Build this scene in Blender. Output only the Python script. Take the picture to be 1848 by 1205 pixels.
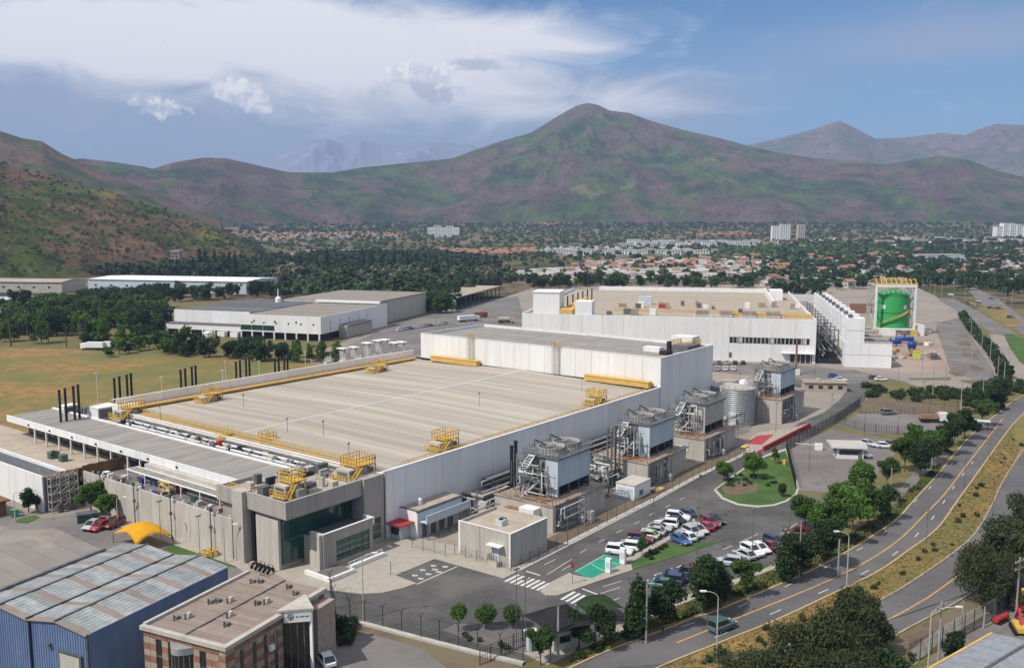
import bpy, bmesh, math, random
import numpy as np
from mathutils import Vector, Matrix
R = math.radians
random.seed(7); rng = np.random.default_rng(11)
S = bpy.context.scene
for o in list(bpy.data.objects): bpy.data.objects.remove(o)
C = S.collection

# ---------------------------------------------------------------- camera (32 mm drone lens, 55 m up)
FPX, CX, CY, HORIZ, CAMZ = 1650.0, 924.0, 602.5, 393.0, 55.0
PITCH = math.atan((CY-HORIZ)/FPX); SP, CP = math.sin(PITCH), math.cos(PITCH)
cd = bpy.data.cameras.new('camera'); cam = bpy.data.objects.new('camera', cd); C.objects.link(cam)
cam.location = (0, 0, CAMZ); cam.rotation_euler = (math.pi/2-PITCH, 0, 0)
cd.sensor_width = 36; cd.lens = FPX/1848*36; cd.clip_start = 1; cd.clip_end = 40000
S.camera = cam

# ---------------------------------------------------------------- sun, sky, exposure
SUN_AZ = R(-124)      # degrees clockwise from +Y
SUN_EL = R(51)
sl = bpy.data.lights.new('sun', 'SUN'); sun = bpy.data.objects.new('sun', sl); C.objects.link(sun)
sl.energy = 4.3; sl.angle = R(0.6); sl.color = (1, .955, .88)
sd = Vector((math.sin(SUN_AZ)*math.cos(SUN_EL), math.cos(SUN_AZ)*math.cos(SUN_EL), math.sin(SUN_EL)))
sun.rotation_euler = sd.to_track_quat('Z', 'Y').to_euler(); sun.location = (0, 0, 300)
W_ = bpy.data.worlds.new('World'); S.world = W_; W_.use_nodes = True
S.view_settings.view_transform = 'Standard'; S.view_settings.look = 'None'
S.view_settings.exposure = 0.07; S.view_settings.gamma = 1; S.view_settings.use_curve_mapping = False

def ray(x, y):
    u = (x-CX)/FPX; v = (CY-y)/FPX
    return (u, CP+v*SP, -SP+v*CP)

def build_world():
    nt = W_.node_tree; N = nt.nodes; L = nt.links; N.clear()
    def node(t, **k):
        n = N.new(t)
        for a, b in k.items(): setattr(n, a, b)
        return n
    def m(op, a, b=None, c=None):
        n = node('ShaderNodeMath', operation=op)
        for i, v in enumerate((a, b, c)):
            if v is None: continue
            if isinstance(v, (int, float)): n.inputs[i].default_value = v
            else: L.new(v, n.inputs[i])
        return n.outputs[0]
    sky = node('ShaderNodeTexSky', sky_type='NISHITA'); sky.sun_disc = False
    sky.sun_elevation = SUN_EL; sky.sun_rotation = SUN_AZ; sky.altitude = 500; sky.air_density = 1.0; sky.dust_density = 0.2; sky.ozone_density = 4.0
    tc = node('ShaderNodeTexCoord'); sep = node('ShaderNodeSeparateXYZ'); L.new(tc.outputs['Generated'], sep.inputs[0])
    az = m('ARCTAN2', sep.outputs[0], sep.outputs[1]); el = m('ARCSINE', sep.outputs[2])
    def noise(sx, sy, sc, det, rough, off=0.0, dist=0.0):
        cb = node('ShaderNodeCombineXYZ')
        L.new(m('MULTIPLY', az, sx), cb.inputs[0]); L.new(m('MULTIPLY', el, sy), cb.inputs[1]); cb.inputs[2].default_value = off
        n = node('ShaderNodeTexNoise'); n.inputs['Scale'].default_value = sc; n.inputs['Detail'].default_value = det
        n.inputs['Roughness'].default_value = rough; n.inputs['Distortion'].default_value = dist
        L.new(cb.outputs[0], n.inputs['Vector']); return n.outputs[0]
    def blob(px, py, wx, wy, amp=1.0, tilt=0.0):
        d = ray(px, py); a0 = math.atan2(d[0], d[1]); e0 = math.asin(d[2]/math.sqrt(sum(q*q for q in d)))
        sx = wx/FPX; sy = wy/FPX
        da = m('SUBTRACT', az, a0); de = m('SUBTRACT', el, e0)
        if tilt: de = m('SUBTRACT', de, m('MULTIPLY', da, tilt))
        q = m('ADD', m('POWER', m('ABSOLUTE', m('DIVIDE', da, sx)), 2.0), m('POWER', m('ABSOLUTE', m('DIVIDE', de, sy)), 2.0))
        return m('MULTIPLY', m('EXPONENT', m('MULTIPLY', q, -1.0)), amp)
    def total(bl):
        t = bl[0]
        for b in bl[1:]: t = m('ADD', t, b)
        return t
    def sstep(v, lo, hi):
        n = node('ShaderNodeMapRange', interpolation_type='SMOOTHSTEP')
        L.new(v, n.inputs[0]); n.inputs[1].default_value = lo; n.inputs[2].default_value = hi
        return n.outputs[0]
    def mix(f, a, b):
        n = node('ShaderNodeMix', data_type='RGBA'); L.new(f, n.inputs[0])
        if isinstance(a, tuple): n.inputs[6].default_value = (*a, 1)
        else: L.new(a, n.inputs[6])
        if isinstance(b, tuple): n.inputs[7].default_value = (*b, 1)
        else: L.new(b, n.inputs[7])
        return n.outputs[2]
    nf = noise(5, 14, 1.6, 12, .60, 1.3, .6)          # fibrous high cloud
    nl = noise(2.2, 6, 1.0, 6, .5, 7.7, .3)
    nc = noise(22, 26, 1.7, 12, .62, 4.2, .5)          # cumulus detail
    # high sheet of cloud over the left and middle
    sheet = total([blob(330, 70, 430, 62, 1.15, -.02), blob(700, 85, 330, 62, 1.0, -.12), blob(950, 60, 170, 42, .62, -.1), blob(60, 40, 200, 40, .7), blob(230, 118, 330, 40, .5),
                   blob(640, 205, 330, 45, .52), blob(960, 185, 260, 32, .55, -.06), blob(480, 10, 260, 34, .65), blob(1190, 190, 130, 26, .3)])
    over = m('MULTIPLY', sstep(el, .235, .42), .8)     # broken cloud added over the unseen upper sky to whiten the fill light
    f1 = sstep(m('ADD', m('ADD', sheet, over), m('MULTIPLY', m('SUBTRACT', nf, .5), 2.3)), .12, 1.3)
    # lilac veil, elsewhere too
    veil = total([blob(1750, 70, 330, 50, .75), blob(250, 225, 520, 85, 1.7), blob(720, 240, 480, 75, 1.6), blob(1150, 190, 240, 50, .6)])
    f2 = m('MULTIPLY', sstep(m('ADD', veil, m('MULTIPLY', m('SUBTRACT', nl, .42), 1.3)), .15, 1.2), .62)
    lowband = m('MULTIPLY', sstep(el, .17, .0), .55)
    # small cumulus heads
    cum = total([blob(402, 150, 40, 26, 1.0), blob(436, 172, 32, 24, .75), blob(466, 190, 30, 30, 1.25), blob(270, 192, 46, 18, 1.0), blob(340, 205, 40, 16, .5), blob(770, 128, 52, 22, 1.0), blob(715, 128, 30, 16, .6), blob(800, 148, 30, 22, .7)])
    nb = noise(60, 70, 1.5, 8, .6, 9.1, .2)
    f3 = sstep(m('ADD', m('ADD', cum, m('MULTIPLY', m('SUBTRACT', nc, .5), 2.4)), m('MULTIPLY', m('SUBTRACT', nb, .5), 1.3)), .45, 1.0)
    dark = total([blob(880, 117, 55, 12, .95), blob(790, 170, 50, 22, .95), blob(470, 225, 75, 22, .6), blob(835, 118, 40, 8, .6), blob(992, 131, 16, 9, .6), blob(1046, 133, 12, 8, .6), blob(740, 148, 60, 22, .6), blob(330, 215, 120, 24, .45), blob(640, 165, 60, 12, .35)])
    f4 = m('MULTIPLY', sstep(m('ADD', dark, m('MULTIPLY', m('SUBTRACT', nc, .5), 2.4)), .38, 1.0), .62)
    col = mix(m('MULTIPLY', sep.outputs[2], 0.0), sky.outputs[0], (0, 0, 0))
    tn = node('ShaderNodeMix', data_type='RGBA', blend_type='MULTIPLY'); tn.inputs[0].default_value = 1; L.new(col, tn.inputs[6]); tn.inputs[7].default_value = (.50, .74, .90, 1); col = tn.outputs[2]
    col = mix(m('MULTIPLY', f2, 1.0), col, (4.2, 4.3, 5.0))
    col = mix(lowband, col, (1.9, 2.7, 3.9))
    col = mix(m('MULTIPLY', f1, .95), col, (9.0, 8.8, 9.0))
    col = mix(f4, col, (3.5, 3.9, 4.9))
    cc = mix(sstep(m('ADD', nb, m('MULTIPLY', m('SUBTRACT', nc, .5), 1.2)), .35, .68), (6.0, 6.2, 7.2), (10.6, 10.0, 9.7))
    col = mix(m('MULTIPLY', f3, .82), col, cc)
    bg = node('ShaderNodeBackground'); bg.inputs['Strength'].default_value = .105; L.new(col, bg.inputs[0])
    out = node('ShaderNodeOutputWorld'); L.new(bg.outputs[0], out.inputs[0])
build_world()

# ---------------------------------------------------------------- helpers
def G(x, y, z=0.0):
    r = ray(x, y); t = (z-CAMZ)/r[2]; return (r[0]*t, r[1]*t)
def zat(x, y, g):
    v = (CY-y)/FPX; return CAMZ+(v*g[1]*CP-g[1]*SP)/(CP+v*SP)
def plain(r):
    t = min(1, max(0, (r-1300)/2300)); return 34*t*t*(3-2*t)
def GT(x, y):
    z = 0
    for _ in range(12):
        g = G(x, y, z); z = .5*z+.5*min(plain(math.hypot(*g)), 50)
    g = G(x, y, z); return g[0], g[1], z
FANG = R(90-37.3); UX, UY = math.cos(FANG), math.sin(FANG)
O0 = G(694, 974.6)
def W(a, b): return (O0[0]+a*UX-b*UY, O0[1]+a*UY+b*UX)
def FL(x, y, z=0.0):
    g = G(x, y, z); dx, dy = g[0]-O0[0], g[1]-O0[1]
    return (dx*UX+dy*UY, -dx*UY+dy*UX)

def tag(o, label=None, cat=None, group=None, kind=None):
    if label: o['label'] = label
    if cat: o['category'] = cat
    if group: o['group'] = group
    if kind: o['kind'] = kind
    return o
def thing(name, label, cat, loc=(0, 0, 0), rz=0.0, group=None):
    o = bpy.data.objects.new(name, None); C.objects.link(o); o.empty_display_size = .5
    o.location = loc if len(loc) == 3 else (loc[0], loc[1], 0); o.rotation_euler = (0, 0, rz)
    return tag(o, label, cat, group)
def obj(name, bm, m, parent=None, smooth=False):
    me = bpy.data.meshes.new(name)
    if isinstance(bm, tuple): me.from_pydata(bm[0], [], bm[1]); me.update()
    else: bm.to_mesh(me); bm.free()
    for q in (m if isinstance(m, (list, tuple)) else [m]): me.materials.append(q)
    if smooth: me.polygons.foreach_set('use_smooth', [True]*len(me.polygons))
    o = bpy.data.objects.new(name, me); C.objects.link(o)
    if parent: o.parent = parent
    return o
def link(name, me, parent=None, loc=(0, 0, 0), rz=0.0, sc=None):
    o = bpy.data.objects.new(name, me); C.objects.link(o); o.location = loc; o.rotation_euler = (0, 0, rz)
    if sc: o.scale = sc if hasattr(sc, '__len__') else (sc, sc, sc)
    if parent: o.parent = parent
    return o
def copy_tree(o, parent=None):
    c = o.copy(); C.objects.link(c)
    if parent: c.parent = parent
    for ch in o.children: copy_tree(ch, c)
    return c
def B(): return bmesh.new()
def box(bm, x0, x1, y0, y1, z0, z1, mi=0):
    v = [bm.verts.new(p) for p in ((x0,y0,z0),(x1,y0,z0),(x1,y1,z0),(x0,y1,z0),(x0,y0,z1),(x1,y0,z1),(x1,y1,z1),(x0,y1,z1))]
    for f in ((3,2,1,0),(4,5,6,7),(0,1,5,4),(1,2,6,5),(2,3,7,6),(3,0,4,7)):
        q = bm.faces.new([v[i] for i in f]); q.material_index = mi
    return bm
def bx(*a): return box(B(), *a)
def prism(bm, pts, z0, z1, mi=0, bottom=True):
    ar = sum(pts[i][0]*pts[(i+1) % len(pts)][1]-pts[(i+1) % len(pts)][0]*pts[i][1] for i in range(len(pts)))
    if ar < 0: pts = pts[::-1]
    n = len(pts)
    lo = [bm.verts.new((p[0], p[1], z0)) for p in pts]; hi = [bm.verts.new((p[0], p[1], z1)) for p in pts]
    bm.faces.new(hi).material_index = mi
    if bottom: bm.faces.new(lo[::-1]).material_index = mi
    for i in range(n): bm.faces.new([lo[i], lo[(i+1) % n], hi[(i+1) % n], hi[i]]).material_index = mi
    return bm
def bar(bm, p, q, w, mi=0, n=4, w2=None):
    p = Vector(p); q = Vector(q); d = q-p
    if d.length < 1e-5: return bm
    up = Vector((0, 0, 1)) if abs(d.normalized().z) < .95 else Vector((1, 0, 0))
    s = d.cross(up).normalized(); t = s.cross(d).normalized(); w2 = w if w2 is None else w2
    k = math.sqrt(2) if n == 4 else 1
    r0, r1 = [], []
    for i in range(n):
        a = 2*math.pi*(i+.5)/n; c, e = math.cos(a)*k, math.sin(a)*k
        r0.append(bm.verts.new(p+(s*c+t*e)*w/2)); r1.append(bm.verts.new(q+(s*c+t*e)*w2/2))
    for i in range(n): bm.faces.new([r0[i], r1[i], r1[(i+1) % n], r0[(i+1) % n]]).material_index = mi
    bm.faces.new(r0).material_index = mi; bm.faces.new(r1[::-1]).material_index = mi
    return bm
def tube(bm, pts, w, n=6, mi=0):
    for a, b in zip(pts[:-1], pts[1:]): bar(bm, a, b, w, mi, n)
    return bm
def lathe(bm, prof, n=24, c=(0, 0), mi=0, cap=True):
    rings = [[bm.verts.new((c[0]+r*math.cos(2*math.pi*i/n), c[1]+r*math.sin(2*math.pi*i/n), z)) for i in range(n)] for r, z in prof]
    for a, b in zip(rings[:-1], rings[1:]):
        for i in range(n): bm.faces.new([a[i], a[(i+1) % n], b[(i+1) % n], b[i]]).material_index = mi
    if cap:
        bm.faces.new(rings[-1]).material_index = mi; bm.faces.new(rings[0][::-1]).material_index = mi
    return bm
def quad(bm, pts, mi=0):
    f = bm.faces.new([bm.verts.new(p) for p in pts]); f.material_index = mi; return bm
def rail(bm, pts, h=1.1, w=.05, step=1.8):
    for a, b in zip(pts[:-1], pts[1:]):
        a = Vector(a); b = Vector(b); n = max(1, round((b-a).length/step))
        for k in (h, h*.55): bar(bm, a+Vector((0, 0, k)), b+Vector((0, 0, k)), w)
        for i in range(n+1):
            q = a+(b-a)*i/n; bar(bm, q, q+Vector((0, 0, h)), w)
    return bm
def sheet(name, px, z, m, kind='structure', thick=.0, pixel=True):
    pts = [G(*p) for p in px] if pixel else list(px)
    bm = B()
    if thick: prism(bm, pts, z-thick, z, bottom=False)
    else:
        ar = sum(pts[i][0]*pts[(i+1) % len(pts)][1]-pts[(i+1) % len(pts)][0]*pts[i][1] for i in range(len(pts)))
        if ar < 0: pts = pts[::-1]
        bm.faces.new([bm.verts.new((p[0], p[1], z)) for p in pts])
    bm.normal_update(); bmesh.ops.triangulate(bm, faces=bm.faces[:])
    return tag(obj(name, bm, m), kind=kind)

# ---------------------------------------------------------------- materials
MATS = {}
def mat(name, col, col2=None, scale=.4, detail=5, rough=.85, metal=0.0, bump=0.0, bscale=None, rand=0.0, obj_co=False, lo=.35, hi=.65, big=None, bigscale=.03,
        stretch=None, rot=0.0, spec=.3, trans=0.0, alpha=None, coat=0, crack=None, streak=None):
    m = bpy.data.materials.new(name); m.use_nodes = True; nt = m.node_tree; N = nt.nodes; L = nt.links
    bs = N['Principled BSDF']; bs.inputs['Roughness'].default_value = rough; bs.inputs['Metallic'].default_value = metal
    bs.inputs['Specular IOR Level'].default_value = spec; bs.inputs['Coat Weight'].default_value = coat
    if obj_co: co = N.new('ShaderNodeTexCoord').outputs['Object']
    else: co = N.new('ShaderNodeNewGeometry').outputs['Position']
    if stretch or rot:
        mp = N.new('ShaderNodeMapping'); mp.inputs['Rotation'].default_value = (0, 0, rot); L.new(co, mp.inputs[0])
        mp2 = N.new('ShaderNodeMapping'); mp2.inputs['Scale'].default_value = stretch or (1, 1, 1); L.new(mp.outputs[0], mp2.inputs[0]); co = mp2.outputs[0]
    def noise(sc, det=detail):
        n = N.new('ShaderNodeTexNoise'); n.inputs['Scale'].default_value = sc; n.inputs['Detail'].default_value = det; n.inputs['Roughness'].default_value = .62
        L.new(co, n.inputs['Vector']); return n.outputs[0]
    def ramp(v, a, b):
        n = N.new('ShaderNodeMapRange'); L.new(v, n.inputs[0]); n.inputs[1].default_value = a; n.inputs[2].default_value = b; return n.outputs[0]
    def mix(f, a, b):
        n = N.new('ShaderNodeMix'); n.data_type = 'RGBA'; L.new(f, n.inputs[0])
        for i, q in ((6, a), (7, b)):
            if isinstance(q, tuple): n.inputs[i].default_value = (*q, 1)
            else: L.new(q, n.inputs[i])
        return n.outputs[2]
    col2 = col2 or tuple(c*.82 for c in col)
    c = mix(ramp(noise(scale), lo, hi), col, col2)
    if big: c = mix(ramp(noise(bigscale, 3), .42, .62), c, big)
    if streak:
        sm_ = N.new('ShaderNodeMapping'); sm_.inputs['Scale'].default_value = (1.1, 1.1, .05); L.new(N.new('ShaderNodeNewGeometry').outputs['Position'], sm_.inputs[0])
        sn = N.new('ShaderNodeTexNoise'); sn.inputs['Scale'].default_value = 1.0; sn.inputs['Detail'].default_value = 6; sn.inputs['Roughness'].default_value = .7; L.new(sm_.outputs[0], sn.inputs['Vector'])
        c = mix(ramp(sn.outputs[0], .50, .82), c, streak)
    if crack:
        wn = N.new('ShaderNodeTexNoise'); wn.inputs['Scale'].default_value = .35; wn.inputs['Detail'].default_value = 4; L.new(co, wn.inputs['Vector'])
        va = N.new('ShaderNodeVectorMath'); va.operation = 'MULTIPLY_ADD'; L.new(wn.outputs['Color'], va.inputs[0]); va.inputs[1].default_value = (16, 16, 0); L.new(co, va.inputs[2])
        vo = N.new('ShaderNodeTexVoronoi'); vo.feature = 'DISTANCE_TO_EDGE'; vo.inputs['Scale'].default_value = .09; L.new(va.outputs[0], vo.inputs['Vector'])
        c = mix(ramp(vo.outputs['Distance'], -.012, .009), crack, c)
        c = mix(ramp(noise(.16, 3), .60, .70), c, tuple(q*1.9 for q in crack))
    if rand:
        oi = N.new('ShaderNodeObjectInfo'); rr = ramp(oi.outputs['Random'], 0, 1)
        r2 = N.new('ShaderNodeMapRange'); L.new(rr, r2.inputs[0]); r2.inputs[3].default_value = 1-rand; r2.inputs[4].default_value = 1+rand
        hs = N.new('ShaderNodeHueSaturation'); L.new(r2.outputs[0], hs.inputs['Value']); L.new(c, hs.inputs['Color']); c = hs.outputs[0]
    L.new(c, bs.inputs['Base Color'])
    if bump:
        b = N.new('ShaderNodeBump'); b.inputs['Strength'].default_value = bump; b.inputs['Distance'].default_value = .05
        L.new(noise(bscale or scale*6), b.inputs['Height']); L.new(b.outputs[0], bs.inputs['Normal'])
    if trans:
        tr = N.new('ShaderNodeBsdfTranslucent'); L.new(c, tr.inputs[0]); mx = N.new('ShaderNodeMixShader'); mx.inputs[0].default_value = trans
        L.new(bs.outputs[0], mx.inputs[1]); L.new(tr.outputs[0], mx.inputs[2]); L.new(mx.outputs[0], N['Material Output'].inputs[0])
    MATS[name] = m; return m
m_white = mat('white_painted_metal', (.80, .79, .77), (.73, .72, .70), .15, rough=.6, rand=.05, stretch=(1, 1, .25), streak=(.64, .62, .58))
m_whitew = mat('white_wall_paint', (.78, .765, .73), (.70, .685, .65), .3, rough=.8, rand=.04, stretch=(1, 1, .2), streak=(.62, .59, .54))
m_conc = mat('cast_concrete', (.42, .38, .33), (.35, .315, .27), .35, rough=.9, bump=.2, rand=.05, stretch=(1, 1, .22), big=(.38, .35, .305), bigscale=.15, streak=(.22, .20, .175))
m_concl = mat('pale_concrete', (.50, .465, .41), (.41, .375, .325), .5, rough=.9, bump=.2, stretch=(1, 1, .3), rand=.06, streak=(.34, .31, .265))
m_concs = mat('stained_concrete', (.36, .31, .25), (.24, .19, .14), .6, rough=.95, bump=.3, stretch=(1, 1, .35))
m_roof = mat('roof_membrane', (.49, .435, .36), (.345, .305, .25), .22, 8, rough=.9, rand=.10, rot=-FANG, stretch=(3.4, .12, 1), lo=.3, hi=.7, big=(.35, .305, .25), bigscale=.10)
m_roofg = mat('grey_roof_sheet', (.33, .305, .275), (.22, .205, .185), .3, 8, rough=.9, rand=.06, rot=-FANG, stretch=(.4, 1.5, 1), big=(.28, .26, .235), bigscale=.2)
m_rooft = mat('tan_roof', (.42, .36, .285), (.34, .28, .22), .4, 7, rough=.95, rand=.04, bump=.2)
m_roofb = mat('brown_roof_sheet', (.30, .235, .19), (.22, .17, .135), .5, 8, rough=.9, rand=.08, big=(.26, .21, .175), bigscale=.2)
m_asph = mat('asphalt', (.088, .084, .08), (.068, .065, .062), .7, 8, rough=.95, bump=.15, bscale=9, big=(.125, .12, .112), bigscale=.07, crack=(.045, .043, .042))
m_asph2 = mat('road_asphalt', (.115, .108, .11), (.092, .088, .09), .9, 8, rough=.95, bump=.15, bscale=9, big=(.14, .132, .13), bigscale=.05, crack=(.05, .047, .047))
m_asph3 = mat('old_asphalt', (.17, .155, .145), (.135, .122, .115), .6, 8, rough=.95, bump=.15, big=(.20, .185, .17), bigscale=.05, crack=(.08, .072, .068))
m_yard = mat('sandy_yard', (.33, .28, .23), (.26, .22, .185), .25, 8, rough=.95, bump=.2, big=(.24, .21, .185), bigscale=.02)
m_pink = mat('reddish_yard', (.33, .235, .19), (.27, .195, .16), .3, 8, rough=.95, big=(.35, .27, .22), bigscale=.05)
m_pave = mat('pale_paving', (.38, .345, .29), (.32, .285, .24), .8, 7, rough=.9, bump=.1, rand=.04)
m_kerb = mat('kerb_concrete', (.48, .45, .40), (.38, .35, .31), 1.0, rough=.9)
m_line = mat('white_road_paint', (.62, .61, .58), (.42, .41, .39), 2.0, 8, rough=.8, lo=.4, hi=.75)
m_yel = mat('yellow_road_paint', (.55, .33, .09), (.36, .23, .09), 1.5, 8, rough=.8)
m_ycurb = mat('yellow_kerb_paint', (.45, .30, .10), (.40, .34, .25), .5, 6, rough=.85)
m_dirt = mat('brown_dirt', (.17, .12, .085), (.10, .072, .052), .5, 8, rough=1, bump=.4, big=(.16, .13, .08), bigscale=.06)
m_lawn = mat('mown_lawn', (.055, .115, .025), (.035, .075, .018), .8, 8, rough=1, bump=.5, bscale=8, big=(.075, .125, .03), bigscale=.2)
m_verge = mat('rough_grass_verge', (.10, .11, .035), (.19, .14, .06), .25, 8, rough=1, bump=.5, bscale=6)
m_dry = mat('dry_grass', (.32, .19, .062), (.185, .125, .042), .22, 9, rough=1, bump=.5, bscale=4, big=(.135, .14, .042), bigscale=.02, lo=.4, hi=.6)
m_dark = mat('dark_steel', (.03, .03, .033), rough=.6, metal=.3)
m_grey = mat('galvanised_steel', (.38, .39, .40), (.27, .28, .29), 1.2, rough=.5, metal=.4, rand=.12)
m_greyd = mat('dull_grey_metal', (.16, .165, .17), (.10, .10, .105), 1.0, rough=.7, metal=.2, rand=.15)
m_ysteel = mat('yellow_painted_steel', (.68, .44, .07), (.50, .30, .06), 1.6, rough=.55, rand=.06)
m_ysteelp = mat('faded_yellow_steel', (.66, .42, .11), (.55, .33, .09), .6, rough=.7)
m_orange = mat('orange_primer', (.38, .20, .11), (.26, .15, .09), 1.0, rough=.8)
m_bluep = mat('pale_blue_panel', (.52, .58, .62), (.44, .50, .54), .4, rough=.6, stretch=(1, 1, .3), rand=.04)
m_glassg = mat('green_tinted_glass', (.012, .085, .062), (.008, .05, .045), .3, rough=.08, spec=.8)
m_glassd = mat('dark_glass', (.018, .024, .028), (.012, .016, .018), .6, rough=.08, spec=.8)
m_glassp = mat('translucent_roof_glazing', (.36, .375, .365), (.25, .265, .265), .8, 8, rough=.55, spec=.3, rand=.16)
m_bluew = mat('blue_corrugated_wall', (.16, .225, .37), (.12, .175, .30), .5, rough=.55, rand=.05, stretch=(1, 1, .3))
m_red = mat('red_paint', (.40, .035, .03), (.33, .03, .028), 1, rough=.6)
m_green = mat('green_tank_paint', (.045, .36, .09), (.04, .33, .08), .15, rough=.45, stretch=(1, 1, .3))
m_teal = mat('green_bay_paint', (.02, .30, .19), (.02, .22, .15), .6, 7, rough=.85)
m_redpave = mat('red_bay_paint', (.42, .05, .05), (.30, .05, .05), .6, 7, rough=.85)
m_bluepipe = mat('blue_pipe_paint', (.02, .06, .26), rough=.45)
m_tent = mat('yellow_tent_fabric', (.80, .42, .012), (.72, .36, .01), .6, rough=.7, trans=.25)
m_brick1 = mat('terracotta_brick', (.30, .16, .10), (.22, .11, .07), 1.6, 7, rough=.95, rand=.16, bump=.2, bscale=8)
m_brick2 = mat('cream_brick', (.38, .31, .245), (.30, .24, .19), 1.6, 7, rough=.95, rand=.12, bump=.2, bscale=8)
m_mesh = mat('dark_mesh_fence', (.045, .045, .045), rough=.7)
m_wood = mat('weathered_wood', (.22, .12, .06), (.14, .08, .045), 1.2, rough=.95, stretch=(3, 3, .4), rand=.15)
m_bark = mat('bark', (.13, .10, .075), (.08, .06, .045), 3, rough=1, obj_co=True)
m_poleg = mat('grey_pole_concrete', (.36, .345, .32), (.28, .265, .245), 1, rough=.9)
m_rubber = mat('black_rubber', (.018, .018, .018), rough=.85)
m_shedroof = mat('weathered_brown_roof', (.30, .265, .225), (.22, .19, .16), .4, 8, rough=.9, rand=.05, big=(.24, .215, .19), bigscale=.15)
m_terra = mat('terracotta_roof_tile', (.33, .17, .11), (.25, .14, .10), .3, rough=.95, rand=.3)
m_hroof = mat('pale_house_roof', (.46, .43, .40), (.24, .22, .20), .1, rough=.9, rand=.3)
m_hwall = mat('house_wall', (.55, .50, .44), (.38, .33, .28), .1, rough=.9, rand=.2)
def leafmat(name, c, c2, tr=.25, rand=.22):
    return mat(name, c, c2, .9, 4, rough=.75, rand=rand, obj_co=True, trans=tr, lo=.3, hi=.7, spec=.2)
m_leaf = leafmat('broadleaf_foliage', (.085, .150, .030), (.040, .080, .018), .3)
m_leafl = leafmat('light_green_foliage', (.125, .235, .038), (.065, .130, .022), .38)
m_leafd = leafmat('dark_evergreen_foliage', (.046, .082, .026), (.020, .040, .014), .2)
m_leafo = leafmat('olive_pepper_foliage', (.078, .092, .036), (.032, .042, .017), .22)
m_shrub = leafmat('shrub_foliage', (.07, .10, .03), (.035, .05, .018))
m_palm = leafmat('palm_frond', (.05, .07, .025), (.03, .04, .018))
# ================================================================ terrain
def vnoise(x, y, seed=0):
    xi = np.floor(x).astype(np.int64); yi = np.floor(y).astype(np.int64); fx = x-xi; fy = y-yi
    fx = fx*fx*(3-2*fx); fy = fy*fy*(3-2*fy)
    def h(a, b):
        n = (a*374761393+b*668265263+seed*1442695041) & 0xffffffff
        n = ((n ^ (n >> 13))*1274126177) & 0xffffffff
        return ((n ^ (n >> 16)) & 0xffff)/65535.0
    return (h(xi, yi)*(1-fx)+h(xi+1, yi)*fx)*(1-fy)+(h(xi, yi+1)*(1-fx)+h(xi+1, yi+1)*fx)*fy
def fbm(x, y, o=5, seed=0, ridged=False):
    s = 0; a = 1; t = 0
    for i in range(o):
        n = vnoise(x, y, seed+i*17)
        if ridged: n = 1-np.abs(2*n-1)
        s = s+a*n; t += a; a *= .5; x = x*2.03+5.1; y = y*2.03+1.7
    return s/t
def grid_obj(name, X, Y, Z, m):
    nr, nc = X.shape
    me = bpy.data.meshes.new(name); n = nr*nc
    me.vertices.add(n); me.vertices.foreach_set('co', np.stack([X, Y, Z], -1).astype(np.float32).ravel())
    i = np.arange(nr-1)[:, None]*nc+np.arange(nc-1)[None, :]
    q = np.stack([i, i+1, i+1+nc, i+nc], -1).reshape(-1, 4)
    me.loops.add(q.size); me.loops.foreach_set('vertex_index', q.ravel().astype(np.int32))
    me.polygons.add(len(q)); me.polygons.foreach_set('loop_start', np.arange(0, q.size, 4, dtype=np.int32)); me.polygons.foreach_set('loop_total', np.full(len(q), 4, np.int32))
    me.polygons.foreach_set('use_smooth', np.ones(len(q), bool))
    me.update(); me.validate(); me.materials.append(m)
    o = bpy.data.objects.new(name, me); C.objects.link(o); return o

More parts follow.
